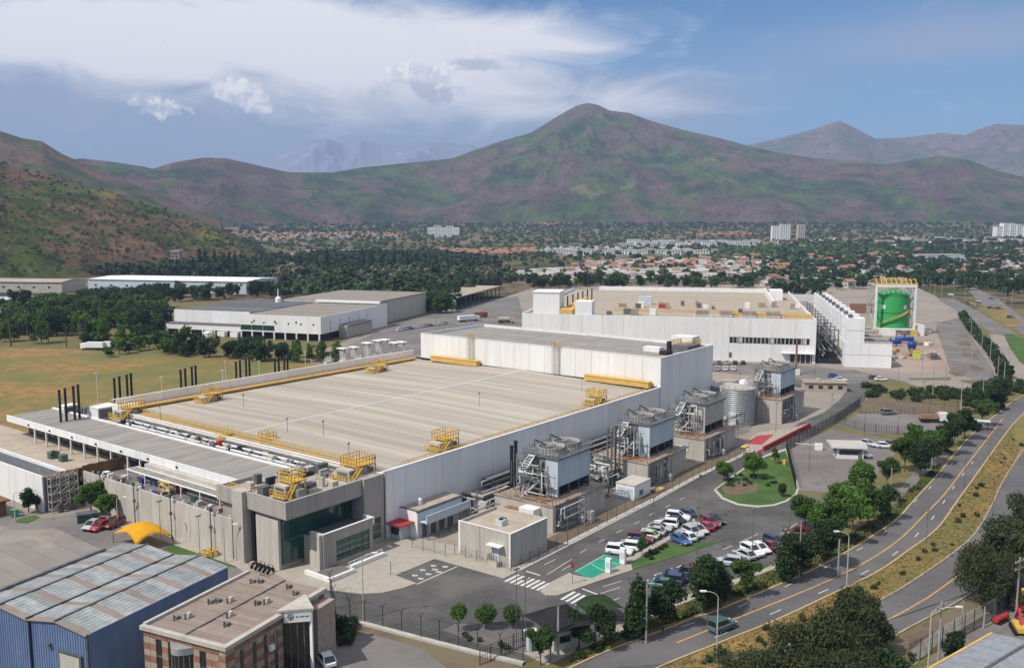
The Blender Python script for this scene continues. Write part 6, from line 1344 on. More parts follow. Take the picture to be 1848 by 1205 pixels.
# long white warehouse
def wshed(name, label, A_, B_, depth, h, wallm, roofm, n=12, rise=1.6):
    a = Vector((*GT(*A_)[:2], 0)); b = Vector((*GT(*B_)[:2], 0)); d = (b-a); ang = math.atan2(d.y, d.x); L_ = d.length
    t = thing(name, label, 'warehouse', a, ang); part('wall', box(B(), 0, L_, 0, depth, 0, h), wallm, t)
    for k in range(n):
        x0, x1 = L_*k/n, L_*(k+1)/n-.3; bm = B()
        v = [bm.verts.new(p) for p in ((x0, -.8, h+.02), (x1, -.8, h+.02), (x1, depth/2, h+rise), (x0, depth/2, h+rise), (x1, depth+.8, h+.02), (x0, depth+.8, h+.02))]
        for f in ((0, 1, 2, 3), (3, 2, 4, 5), (0, 3, 5), (1, 4, 2)): bm.faces.new([v[i] for i in f])
        part('roof_sheet', bm, roofm, t)
    for k in range(int(n*.7)): part('wall_opening', box(B(), L_*(k+.4)/(n*.7), L_*(k+.4)/(n*.7)+2, -.12, -.02, h*.45, h*.45+1.2), m_glassd, t)
    return t
wshed('long_warehouse', 'very long low warehouse with a bright white roof behind the tree belt', (160, 525), (445, 531), 48, 9, m_bluep, m_white, 14, 1.2)
wshed('long_warehouse', 'low cream roofed warehouse at the foot of the left hill', (-60, 527), (112, 529), 30, 8, m_concl, m_rooft, 9)
wshed('long_warehouse', 'grey-blue roofed shed behind palms at the left edge', (-40, 560), (118, 556), 22, 6, m_brick1, m_bluep, 8, .8)
wshed('long_warehouse', 'white shed with a rusty base at the left edge behind the field', (-40, 596), (38, 594), 20, 7.5, m_white, m_concl, 5, .6)
t = thing('dark_open_shed', 'open dark shed with a pale roof beside the truck lot beyond the trees', 'shed', (*G(822, 560), 0), R(75)); 
part('roof', box(B(), 0, 100, 0, 24, 7, 7.6), m_rooft, t); part('back_wall', box(B(), 0, 100, 18, 24, 0, 6.98), m_dark, t); part('front_wall', box(B(), -.3, 0, 0, 24, 0, 6.98), m_bluep, t)
for k in range(11): part('column', box(B(), 2+k*9.5, 2.6+k*9.5, 0, .6, 0, 6.98), m_greyd, t)
# far blocks and towers in the valley
def block(px, py, w, d, h, m, label, name='apartment_block', group=None, storeys=None, rz=0.0):
    x, y, z = GT(px, py); t = thing(name, label, 'building', (x, y, z), rz, group); part('wall', box(B(), -w/2, w/2, 0, d, 0, h), m, t); part('roof', box(B(), -w/2-.3, w/2+.3, -.3, d+.3, h+.01, h+.8), m_concl, t)
    bm = B()
    for s in range(max(1, int(h/3.2))):
        for k in range(max(2, int(w/4))): x0 = -w/2+1+k*(w-1)/max(2, int(w/4)); box(bm, x0, x0+2, -.15, -.02, 1+s*3.2, 2.5+s*3.2)
    part('window_row', bm, m_glassd, t, 'stuff')
for k, (px, h_) in enumerate(((1400, 31), (1417, 34), (1446, 33))): block(px, 437, (15, 19, 14)[k], 12, h_*1.05, m_white if k < 2 else m_concl, 'pale high-rise tower block, %s of the three standing together in the valley' % ('leftmost', 'middle', 'rightmost')[k], 'tower_block', 'three tower blocks')
for k in range(5): block(778+k*11, 428, 17, 14, 22+(k % 2)*4, m_white, 'white mid-rise apartment block in the cluster left of centre in the valley', group='white apartment cluster')
for k in range(6): block(1808+k*12, 432, 22, 18, 26+(k*7 % 9), m_white, 'white mid-rise apartment block in the cluster at the right edge of the valley', group='white blocks at the right edge')
for k in range(5): block(432+k*10, 407, 26, 20, 14, m_white, 'small white institute block at the foot of the left ridge', group='white blocks at the ridge foot')
for k in range(22): block(985+k*14+ (k*37 % 9), 461-(k*3 % 4), 22, 9, 6.5, m_white, 'low white row of terraced houses in the middle of the valley town', 'terrace_row', 'white terrace rows')
for k in range(16): block(1130+k*15, 448-(k*5 % 7), 26, 12, 8+(k*3 % 4), m_white if k % 3 else m_bluep, 'low white commercial block in the valley beyond the terrace rows', 'low_block', 'low white commercial blocks')
for k in range(9): block(1600+k*32, 442-(k*5 % 8), 30, 18, 8, m_white if k % 2 else m_concl, 'low pale shed among trees in the right part of the valley', 'low_block', 'pale sheds in the right valley')
for k in range(9): block(560+k*10, 459, 26, 14, 6, m_concl, 'low grey-white shed behind the wood left of centre', 'low_block', 'pale sheds behind the wood')
block(532, 468, 26, 14, 6, m_bluep, 'bright blue shed behind the wood at the end of the left hill', 'blue_shed'); block(317, 488, 9, 9, 20, m_concs, 'cream silo house among trees below the left hill', 'silo_house'); block(1700, 474, 55, 22, 9, m_bluep, 'large grey-green gym roof standing among trees in the right of the town', 'gym_hall')
# radio mast at the hill foot
x, y, z = GT(182, 480); t = thing('radio_mast', 'thin white radio mast in front of the left hill', 'mast', (x, y, z)); bm = B()
for k in range(24):
    bar(bm, (-.6, 0, k*2.2), (.6, 0, k*2.2+2.2), .25); bar(bm, (.6, 0, k*2.2), (-.6, 0, k*2.2+2.2), .25)
for s in (-.6, .6): bar(bm, (s, 0, 0), (s, 0, 54), .35)
part('lattice', bm, m_white, t); part('antenna', box(B(), -.8, .8, -.4, .4, 50, 53), m_red, t)
# ================================================================ foreground buildings, bottom left
A4 = R(64.6); O4 = (-31.7, 95.8)
def W4(x, y): c, s = math.cos(A4), math.sin(A4); return (O4[0]+x*c-y*s, O4[1]+x*s+y*c)
def L4(p): dx, dy = p[0]-O4[0], p[1]-O4[1]; c, s = math.cos(A4), math.sin(A4); return (dx*c+dy*s, -dx*s+dy*c)
def F4(name, label, cat, x=0, y=0, z=0.0, group=None): p = W4(x, y); return thing(name, label, cat, (p[0], p[1], z), A4, group)
t = F4('brick_office', 'office building of striped terracotta and cream blocks with a brown ribbed roof', 'building')
HB = 7.6
part('core', box(box(B(), .35, 17.8, .35, 12.2, 0, HB), .1, .1, .1, .1, 0, .1), m_brick2, t)
tm = bm_ = None; shared = {}
def blocks(axis, u0, u1, z0, z1, w, h, skip, mats):
    rows_ = int((z1-z0)/h); g = random.Random(5)
    for r_ in range(rows_):
        n = int(round((u1-u0)/w)); off = 0
        for i in range(n):
            a, b = u0+(u1-u0)*i/n, u0+(u1-u0)*(i+1)/n; mid = (a+b)/2
            if any(s[0] < mid < s[1] and s[2] < z0+h*(r_+.5) < s[3] for s in skip): continue
            m = mats[(r_ + (1 if (i*7 % 13) == 0 else 0)) % 2]; key = (axis, m.name, round(b-a, 3))
            if key not in shared:
                bm = bx(0, b-a-.03, 0, .32, 0, h-.03) if axis == 'x' else bx(0, .32, 0, b-a-.03, 0, h-.03)
                o = obj('stone_block', bm, m, t); shared[key] = o.data
            else: o = link('stone_block', shared[key], t)
            d = g.uniform(-.015, .03); o.location = (a, d, z0+h*r_) if axis == 'x' else (d, a, z0+h*r_)
# front face = local -x side (y from 0 to 12.4); long face = local -y side
fs = [(1.6, 2.2, .6, 6.6), (3.0, 3.6, .6, 6.6), (4.6, 8.2, 0, 6.9), (9.6, 10.3, .6, 6.6), (11, 11.7, .6, 6.6)]
blocks('y', .02, 12.4, 0, HB, .95, .76, fs, (m_brick2, m_brick1))
ls = [(9.3, 12.2, 0, 9)]
blocks('x', .36, 17.9, 0, HB, 1.16, .76, ls, (m_brick2, m_brick1))
for s in fs:
    if s[1]-s[0] < 1: w_ = part('window', box(B(), .12, .2, s[0]-.1, s[1]+.1, s[2], s[3]), m_glassd, t); part('window_bar', box(box(B(), .06, .115, s[0], s[1], 2.6, 2.75), .06, .115, s[0], s[1], 4.7, 4.85), m_greyd, w_)
for x in (2.3, 4.4, 6.3, 8.1, 13.4, 15.2): w_ = part('window', box(B(), x, x+.5, -.06, -.04, 1.0, 6.6), m_glassd, t); part('window_bar', box(B(), x, x+.5, -.09, -.062, 3.7, 3.9), m_greyd, w_)
# curved glass bay
bm = B(); ring = [(.25-1.35*math.sin(math.pi*k/8), 8.25-3.7*k/8) for k in range(9)]
for k in range(8):
    quad(bm, [(*ring[k+1], 0), (*ring[k], 0), (*ring[k], 6.2), (*ring[k+1], 6.2)])
part('curved_bay', bm, m_glassd, t); bm = B()
for k in range(9): bar(bm, (*ring[k], 0), (*ring[k], 6.2), .09)
for z in (1.2, 2.6, 4.2): 
    for k in range(8): bar(bm, (*ring[k], z), (*ring[k+1], z), .07)
part('bay_mullion', bm, m_greyd, t); part('bay_cap', prism(B(), [(.3, 8.5)]+[(a-.12, b) for a, b in ring]+[(.3, 4.3)], 6.21, 7.0), m_glassp, t)
part('roof_cornice', box(box(box(B(), -.25, 18.1, -.3, .4, HB+.01, HB+.5), -.25, .35, .42, 12.7, HB+.01, HB+.5), .37, 18.1, 12.3, 12.75, HB+.01, HB+.62), m_concl, t)
n = 22; sh = []
for i in range(n):
    for s in (0, 1):
        if len(sh) <= s:
            o = obj('roof_sheet', bx(0, 17.7/n-.05, .4+6.0*s+.02, 6.3+6.0*s, HB+.02, HB+.28), m_roofb, t); sh.append(o.data); o.location = (.37, 0, 0)
        else: link('roof_sheet', sh[s], t, (.37+17.7*i/n, 0, random.uniform(-.02, .04)))
part('roof_ridge', box(B(), .4, 18, 6.28, 6.44, HB+.3, HB+.42), m_greyd, t)
g = random.Random(9)
for k, (x, y) in enumerate(((3.2, 10.2), (4.0, 9.2), (8.4, 9.8), (9.0, 9.2), (9.6, 7.9), (15.6, 9.5), (16.1, 8.6), (6.4, 5.0), (4.4, 3.6), (10.6, 4.4), (11.3, 3.6), (16.3, 4.2), (15.0, 2.1))):
    u = part('roof_unit', box(B(), x, x+.5, y, y+.45, HB+.28, HB+.6+.3*(k % 3 == 1)), m_concl if k % 3 == 1 else m_greyd, t); part('unit_vent', lathe(B(), [(.12, HB+.3), (.12, HB+1.0)], 8, (x-.4, y+.2)), m_greyd, u)
for x, z in ((2.6, 2.2), (4.5, 2.0), (6.9, 4.5), (2.9, .9)): part('wall_unit', box(B(), x, x+.7, -.5, -.1, z, z+.6), m_whitew, t)
# projecting glazed entrance with signboard
en = F4('glass_entrance', 'tall projecting glass entrance bay with a small company sign on its front', 'entrance', 0, 0)
tri = [(9.4, -.12), (11.6, -2.9), (14.1, -.12)]
part('bay_roof', prism(B(), [(8.9, .3), (11.5, -3.3), (14.5, .3)], 8.3, 8.55), m_concl, en)
part('sign_board', prism(B(), [(9.5, -.35), (11.35, -2.95), (11.6, -2.8), (9.75, -.2)], 6.9, 8.28), m_whitew, en)
part('bay_glass', prism(B(), [(9.75, -.15), (11.55, -2.6), (13.8, -.15)], 0, 6.88), m_glassd, en)
part('white_column', prism(B(), [(11.4, -3.0), (11.75, -2.9), (11.75, -2.55), (11.45, -2.6)], 0, 8.28), m_white, en)
for q in (.25, .5, .75): x = 9.6+1.85*q; y = -.2-2.6*q; part('glass_mullion', bar(B(), (x, y, 0), (x, y, 6.85), .09), m_greyd, en)
# sign: round dark-teal emblem and illegible small word as in the photograph
m_sign = mat('dark_teal_print', (.02, .10, .12), rough=.6)
P0 = Vector((9.5, -.35, 0)); dS = Vector((11.35-9.5, -2.95+.35, 0)); Ls = dS.length; dS.normalize(); nS = Vector((dS.y, -dS.x, 0))
if nS.x > 0: nS = -nS
def sp(u, z): q = P0+dS*u+nS*.02; return (q.x, q.y, z)
bm = B()
for k in range(12):
    a0, a1 = 6.283*k/12, 6.283*(k+1)/12; r0, r1 = .30, .40
    quad(bm, [sp(.8+r0*math.cos(a0), 7.6+r0*math.sin(a0)), sp(.8+r1*math.cos(a0), 7.6+r1*math.sin(a0)), sp(.8+r1*math.cos(a1), 7.6+r1*math.sin(a1)), sp(.8+r0*math.cos(a1), 7.6+r0*math.sin(a1))])
quad(bm, [sp(.58, 7.55), sp(1.02, 7.55), sp(1.02, 7.7), sp(.58, 7.7)]); quad(bm, [sp(.72, 7.35), sp(.9, 7.35), sp(.9, 7.54), sp(.72, 7.54)])
part('emblem', bm, m_sign, en)
bm = B(); g = random.Random(12); u = 1.42      # the word is too blurred to read in the photograph: a row of small dark strokes
for w_ in (2, 3, 3):
    for k in range(w_*2): h_ = g.uniform(.13, .24); quad(bm, [sp(u, 7.5), sp(u+.055, 7.5), sp(u+.055, 7.5+h_), sp(u, 7.5+h_)]); u += .085
    u += .1
part('blurred_word', bm, m_sign, en)
# low extension behind entrance
part('rear_wing', box(B(), 14.3, 17.9, -1.6, -.1, 0, 6.9), m_brick2, t)
# ---- blue corrugated shed with glazed saw-ridge roofs
O5 = (-48.3, 98.7); p5 = L4(O5)
bs = F4('blue_shed', 'blue corrugated industrial shed with rows of translucent roof panels, bottom left', 'shed', p5[0], p5[1])
LX, EW, RIDGE, BW = 22.6, 8.0, .75, 9.95; NB = 2
def corr(axis, c, u0, u1, z0, zf, out, pitch=.42):
    bm = B(); u = u0
    while u < u1-.01:
        v = min(u+pitch, u1); za, zb = zf(u), zf(v); w1 = (u*.55+v*.45); w2 = u*.15+v*.85
        P_ = [(u, 0), (w1, 0), (w1+.04, out*.07), (w2, out*.07), (v, 0)]
        for (pu, po), (qu, qo) in zip(P_[:-1], P_[1:]):
            zp, zq = zf(pu), zf(qu)
            if axis == 'x': quad(bm, [(pu, c+po, z0), (qu, c+qo, z0), (qu, c+qo, zq), (pu, c+po, zp)])
            else: quad(bm, [(c+po, pu, z0), (c+qo, qu, z0), (c+qo, qu, zq), (c+po, pu, zp)])
        u = v
    return bm
part('side_wall', corr('x', 0, 0, LX, 0, lambda u: EW, -1), m_bluew, bs)
gz = lambda u: EW+RIDGE*(1-abs(((u % BW)/BW)*2-1))
part('gable_wall', corr('y', 0, 0, BW*NB, 0, gz, -1), m_bluew, bs); part('rear_wall', corr('y', LX, 0, BW*NB, 0, gz, 1), m_bluew, bs)
part('dark_inside', box(B(), .4, LX-.4, .4, BW*NB-.4, 0, EW-.5), m_greyd, bs)
pn = {}
for bnum in range(NB):
    for s in (0, 1):
        y0 = bnum*BW+(0 if s == 0 else BW); y1 = bnum*BW+BW/2; z0, z1 = EW+.02, EW+RIDGE+.02
        for k in range(11):
            xa_ = .1+LX*k/11; wdt = LX/11-.04; gla = k % 2 == 1 or False
            # glazed fields alternate with narrow brown strips
        segs = []; x = -.3
        pat = [(.9, 0), (3.5, 1), (.9, 0), (3.5, 1), (.9, 0), (3.5, 1), (.9, 0), (3.5, 1), (.9, 0), (2.7, 1)]
        for w_, gl_ in pat:
            w2 = w_*(LX+.5)/21.2
            npl = 3 if gl_ else 1
            for q in range(npl): segs.append((x+w2*q/npl, w2/npl, gl_))
            x += w2
        for x, w_, gl_ in segs:
            key = (s, gl_, round(w_, 2)); dz = .05 if gl_ else 0
            if key not in pn:
                bm = B(); yy1 = BW/2*(1 if s == 0 else -1); e = -.25 if s == 0 else .25; th = .1
                lo_, hi_ = (0, e*(.35), z0+dz-.02), (0, yy1, z1+dz)
                v = [bm.verts.new(p) for p in ((0, e*.35, z0+dz), (w_-.05, e*.35, z0+dz), (w_-.05, yy1, z1+dz), (0, yy1, z1+dz), (0, e*.35, z0+dz-th), (w_-.05, e*.35, z0+dz-th), (w_-.05, yy1, z1+dz-th), (0, yy1, z1+dz-th))]
                for f in ((0, 1, 2, 3), (7, 6, 5, 4), (0, 4, 5, 1), (1, 5, 6, 2), (2, 6, 7, 3), (3, 7, 4, 0)): bm.faces.new([v[i] for i in f])
                bmesh.ops.recalc_face_normals(bm, faces=bm.faces[:])
                if gl_:
                    for q in (1, 2): bar(bm, ((w_-.05)*q/3, yy1*.03, z0+dz+.02), ((w_-.05)*q/3, yy1*.98, z1+dz+.02), .035)
                    for q in range(1, 8): p_ = q/8; bar(bm, (0, yy1*p_, z0+dz+(z1-z0)*p_+.02), (w_-.05, yy1*p_, z0+dz+(z1-z0)*p_+.02), .035)
                o = obj('glazed_panel' if gl_ else 'roof_strip', bm, m_glassp if gl_ else m_roofb, bs); pn[key] = o.data
            else: o = link('glazed_panel' if gl_ else 'roof_strip', pn[key], bs)
            o.location = (x, y0, 0)
    part('ridge_cap', box(B(), -.3, LX+.3, bnum*BW+BW/2-.12, bnum*BW+BW/2+.12, EW+RIDGE+.1, EW+RIDGE+.2), m_greyd, bs)
    if bnum: part('valley_gutter', box(B(), -.2, LX+.2, bnum*BW-.15, bnum*BW+.15, EW+.13, EW+.2), m_dark, bs)
part('door', box(B(), -.3, -.1, .8, 4.6, 0, 5.4), m_greyd, bs); part('door_leaf', box(B(), -.36, -.31, 1.1, 4.3, 0, 5.1), m_concl, bs); part('drain_pipe', bar(B(), (-.2, 9.4, 0), (-.2, 9.4, 8), .18), m_dark, bs); part('wall_lamp', box(B(), -.5, -.12, 5.9, 6.5, 5.6, 5.9), m_greyd, bs)
part('corner_trim', box(B(), -.12, .12, -.12, .0, 0, EW+.1), m_greyd, bs)
# brown shed behind it
q1 = L4(G(184, 986, 8.6)); q2 = L4(G(0, 1059, 8.6))
br = F4('brown_roof_shed', 'older shed with weathered brown sheet roofs at the left edge, behind the blue shed', 'shed', 0, 0)
yb = (q1[1]+q2[1])/2; xb = q1[0]
part('wall', box(B(), xb-34, xb-.3, yb+.3, yb+40, 0, 8.0), m_greyd, br)
bw = 19
for bnum in range(2):
    for s in (0, 1):
        for k in range(11):
            bm = B(); x0 = xb-34+k*34/11; x1 = x0+34/11-.06; ya = yb+bnum*bw+(0 if s == 0 else bw); ym = yb+bnum*bw+bw/2
            v = [bm.verts.new(p) for p in ((x0, ya, 8.2), (x1, ya, 8.2), (x1, ym, 9.9), (x0, ym, 9.9), (x0, ya, 8.1), (x1, ya, 8.1), (x1, ym, 9.8), (x0, ym, 9.8))]
            for f in ((0, 1, 2, 3), (7, 6, 5, 4), (0, 4, 5, 1), (1, 5, 6, 2), (3, 2, 6, 7), (3, 7, 4, 0)): bm.faces.new([v[i] for i in f])
            bmesh.ops.recalc_face_normals(bm, faces=bm.faces[:]); part('roof_sheet', bm, m_shedroof if k != 5 else m_concl, br)
part('eave_gutter', bar(B(), (xb-34, yb-.15, 8.15), (xb+.2, yb-.15, 8.15), .5), m_greyd, br); part('gable_end', box(B(), xb-.28, xb, yb+.1, yb+36, 0, 8.1), m_shedroof, br)
# small tiled hut at left edge and grey kerb pieces
t = thing('tiled_hut', 'low hut with a brown tiled roof half out of frame at the left edge', 'hut', (*W(-39, 66), 0), FANG); part('wall', box(B(), 0, 6, 0, 14, 0, 2.6), m_brick1, t)
bm = B(); prism(bm, [(-.5, -.5), (6.5, -.5), (6.5, 14.5), (-.5, 14.5)], 2.62, 2.9); part('roof', bm, m_wood, t); part('window', box(B(), -.06, -.01, 2, 4, 1, 2), m_glassd, t)
t = thing('green_bin', 'green wheeled bin beside the tiled hut at the left edge', 'bin', (*G(20, 934), .05), .3); part('bin_body', box(B(), 0, 1, 0, 1, .1, 1.3), m_teal, t); part('bin_lid', box(B(), -.05, 1.05, -.05, 1.05, 1.31, 1.4), m_green, t)
t = thing('dark_skip', 'dark green skip standing beside the parked red cars', 'skip', (*G(140, 946), .05), .5); part('skip_body', box(B(), 0, 3.4, 0, 2, 0, 1.5), m_glassg, t); part('skip_rim', box(B(), -.08, 3.48, -.08, 2.08, 1.51, 1.65), m_greyd, t)
# ---- yellow tent
c_ = [G(222, 968), G(268, 952), G(322, 973), G(277, 991)]
tc0 = Vector((sum(p[0] for p in c_)/4, sum(p[1] for p in c_)/4, 0))
t = thing('yellow_tent', 'bright yellow stretched shade tent pitched in front of the boundary wall', 'tent', tc0)
cs = [Vector((*W(-29.0, 36), 0))-tc0, Vector((*W(-29.6, 27.6), 0))-tc0, Vector((*W(-23.4, 26.6), 0))-tc0, Vector((*W(-22.6, 35.0), 0))-tc0]
bm = B(); n = 10; vv = []
for i in range(n+1):
    r_ = []
    for j in range(n+1):
        u, v = i/n, j/n; p = (cs[0]*(1-u)*(1-v)+cs[1]*u*(1-v)+cs[2]*u*v+cs[3]*(1-u)*v)
        cu, cv = abs(2*u-1), abs(2*v-1); z = 3.9-1.15*max(cu, cv)-1.15*(cu*cv)**1.5
        pin = 1-.16*((1-cv**2)*(cu**4)+(1-cu**2)*(cv**4)); ctr = sum(cs, Vector())/4; p = ctr+(p-ctr)*pin; r_.append(bm.verts.new((p.x, p.y, z)))
    vv.append(r_)
for i in range(n):
    for j in range(n): bm.faces.new([vv[i][j], vv[i+1][j], vv[i+1][j+1], vv[i][j+1]])
bmesh.ops.recalc_face_normals(bm, faces=bm.faces[:])
bmesh.ops.solidify(bm, geom=bm.faces[:], thickness=.03)
part('canopy', bm, m_tent, t, smooth=True)
for c in cs: part('pole', bar(B(), (c.x*.98, c.y*.98, 0), (c.x*.98, c.y*.98, 1.75), .12), m_greyd, t); part('guy_rope', bar(B(), (c.x, c.y, 1.5), (c.x*1.25, c.y*1.25, .05), .04), m_ysteel, t)
t = F('pipe_stand', 'low yellow pipe frame at the end of the lawn strip along the boundary wall', 'frame', *FL(377, 1004), 0); part('pipe_frame', rail(rail(B(), [(-1, -1, 0), (1, -1, 0), (1, 1, 0), (-1, 1, 0), (-1, -1, 0)], 1.0, .14, 1), [(0, -1, 0), (0, 1, 0)], 1.1, .14, 1), m_ysteel, t); part('crossbar', bar(B(), (-1, -1, .5), (1, 1, 1), .1), m_ysteelp, t)
# ---- fence of the front lot, guard canopy, corner things
FP = [(596, 1070), (605, 1113), (632, 1119), (658, 1125), (760, 1152), (862, 1177), (944, 1196)]
fence('barbed_fence', [G(*p) for p in FP], 3.0, 'black mesh fence with forked barbed-wire tops along the front waste lot', step=3.1, barb=True, wires=9)
fence('picket_fence', [G(*p) for p in ((866, 1200), (905, 1183), (948, 1163), (958, 1160))], 2.2, 'black picket fence running down to the corner beside the guard post', step=2.4, slats=.35, wires=3)
gx, gy = G(1008, 1165)
t = thing('guard_canopy', 'dark four-sided canopy over the guard post at the corner of the car park', 'canopy', (gx, gy, 0), R(30))
bm = B(); w_, hc = 3.6, 3.6; n = 8; vv = []
for i in range(n+1):
    r_ = []
    for j in range(n+1):
        u, v = 2*i/n-1, 2*j/n-1; z = hc+1.5*(1-max(abs(u), abs(v)))+.25*(1-abs(u*v)); k_ = 1-.08*((1-v*v)*u**4+(1-u*u)*v**4); r_.append(bm.verts.new((u*w_*k_, v*w_*k_, z)))
    vv.append(r_)
for i in range(n):
    for j in range(n): bm.faces.new([vv[i][j], vv[i+1][j], vv[i+1][j+1], vv[i][j+1]])
bmesh.ops.solidify(bm, geom=bm.faces[:], thickness=.05); part('roof_cloth', bm, m_mesh, t)
for x in (-3.4, 3.4):
    for y in (-3.4, 3.4): part('post', bar(B(), (x, y, 0), (x, y, 3.7), .16), m_greyd, t)
part('guard_booth', box(B(), -1.6, 1.2, -1.4, 1.4, 0, 2.5), m_concl, t); part('booth_window', box(box(B(), -1.66, -1.61, -1, 1, 1.1, 2), -1.2, .9, -1.46, -1.41, 1.1, 2), m_glassd, t)
t = thing('ticket_booth', 'small pale green standing cabin beside the end of the picket fence', 'cabin', (*G(960, 1172), 0), R(20)); part('cabin_wall', box(B(), -.7, .7, -.7, .7, 0, 2.4), m_bluep, t); part('cabin_roof', box(B(), -.85, .85, -.85, .85, 2.41, 2.55), m_whitew, t); part('door', box(B(), -.3, .4, -.75, -.71, .1, 2.1), m_glassg, t)
t = thing('car_shelter', 'dark curved car shelter half hidden behind trees right of the guard canopy', 'shelter', (*G(1085, 1120), 0), R(25)); bm = B()
for k in range(8):
    a0, a1 = math.pi*k/8, math.pi*(k+1)/8; quad(bm, [(2.6*math.cos(a0), -2.5, 1.9+.9*math.sin(a0)), (2.6*math.cos(a0), 2.5, 1.9+.9*math.sin(a0)), (2.6*math.cos(a1), 2.5, 1.9+.9*math.sin(a1)), (2.6*math.cos(a1), -2.5, 1.9+.9*math.sin(a1))])
part('curved_roof', bm, m_leafd, t)
for x in (-2.5, 2.5):
    for y in (-2.4, 2.4): part('post', bar(B(), (x, y, 0), (x, y, 1.95), .12), m_greyd, t)
# charging totems
for k, (px, py, h_) in enumerate(((1098, 1034, 2.3), (1124, 1018, 2.6))):
    t = thing('charging_totem', 'tall white charging totem at the %s end of the green bays' % ('near', 'far')[k], 'charging post', (*G(px, py), .15), FANG, 'charging totems'); part('totem_body', box(B(), -.3, .3, -.45, .45, 0, h_), m_white, t); part('screen', box(B(), -.34, -.31, -.3, .3, h_*.35, h_*.75), m_bluep, t); part('base_plate', box(B(), -.4, .4, -.55, .55, -.05, .0), m_greyd, t)
def signpost(px, py, h, label, m, w=.6, hh=.6, round_=False):
    t = thing('road_sign', label, 'sign', (*G(px, py), .1), R(-10)); part('pole', bar(B(), (0, 0, 0), (0, 0, h), .09), m_greyd, t)
    part('sign_plate', box(B(), -w/2, w/2, -.06, -.03, h-hh, h), m, t)
signpost(1033, 1054, 3.4, 'red and dark sign post at the tip of the island by the zebra crossing', m_red, .5, .9)
signpost(705, 1038, 2.8, 'small grey-blue sign on a pole on the pale plaza', m_bluep, .5, .6)
# ---- bottom right: grey sheet roof, fence, red and yellow gear
cr = [G(1702, 1190, 4.5), G(1793, 1139, 4.5), G(1834, 1152, 4.5), G(1766, 1222, 4.5)]
gc = Vector((*cr[0], 0)); d1 = Vector((cr[1][0]-cr[0][0], cr[1][1]-cr[0][1], 0)); ag = math.atan2(d1.y, d1.x)
t = thing('grey_roof_cabin', 'long cabin with a grey-blue sheet roof and yellow edge in the bottom right corner', 'building', (gc.x, gc.y, 0), ag); LL = d1.length
part('wall', box(B(), -9, LL-.2, -8.4, -.3, 0, 4.2), m_bluep, t)
for k in range(9):
    x0 = -9+k*(LL+9)/9; x1 = x0+(LL+9)/9-.05
    for s in (0, 1):
        bm = B(); ya, ym = (0, -4.3) if s == 0 else (-8.7, -4.34); v = [bm.verts.new(p) for p in ((x0, ya, 4.3), (x1, ya, 4.3), (x1, ym, 4.9), (x0, ym, 4.9), (x0, ya, 4.22), (x1, ya, 4.22), (x1, ym, 4.82), (x0, ym, 4.82))]
        for f in ((0, 1, 2, 3), (7, 6, 5, 4), (0, 4, 5, 1), (1, 5, 6, 2), (2, 6, 7, 3), (3, 7, 4, 0)): bm.faces.new([v[i] for i in f])
        bmesh.ops.recalc_face_normals(bm, faces=bm.faces[:]); part('roof_sheet', bm, m_grey, t)
part('yellow_edge', box(B(), -9, LL, .02, .3, 4.1, 4.35), m_ysteelp, t); part('ridge_cap', box(B(), -9, LL, -4.5, -4.15, 4.91, 5.0), m_greyd, t)
fp2 = [G(*p) for p in ((1640, 1200), (1700, 1168), (1740, 1146), (1790, 1118), (1820, 1092), (1848, 1070))]
fence('slatted_fence', fp2, 3.0, 'tall dark slatted fence running up behind the grey roofed cabin', step=2.4, slats=.28, wires=4, m=m_greyd)
for k, (px, py, m, l) in enumerate(((1806, 1122, m_red, 'red cylinder lying by the slatted fence'), (1842, 1100, m_red, 'red machine cab beside the tall pole at the right edge'), (1842, 1140, m_ysteel, 'yellow and red machine arm at the lower right edge'))):
    t = thing('red_machine', l, 'machine', (*G(px, py), .06), R(35+20*k))
    if k == 0: bm = lathe(B(), [(.42, -1.5), (.42, 1.5)], 14); bmesh.ops.rotate(bm, verts=bm.verts, matrix=Matrix.Rotation(math.pi/2, 3, 'Y')); bmesh.ops.translate(bm, verts=bm.verts, vec=(0, 0, .6)); part('drum', bm, m, t); part('cradle', box(B(), -1.2, 1.2, -.6, .6, 0, .2), m_dark, t)
    else: part('chassis', box(B(), -1.5, 1.5, -.8, .8, .4, 1.0), m, t); part('arm', bar(bar(B(), (0, 0, 1), (1.4, 0, 2.6), .35), (1.4, 0, 2.6), (2.8, 0, .8), .28), m_red if k == 2 else m_ysteel, t); part('track', box(box(B(), -1.6, 1.6, -1.1, -.82, 0, .6), -1.6, 1.6, .82, 1.1, 0, .6), m_rubber, t)
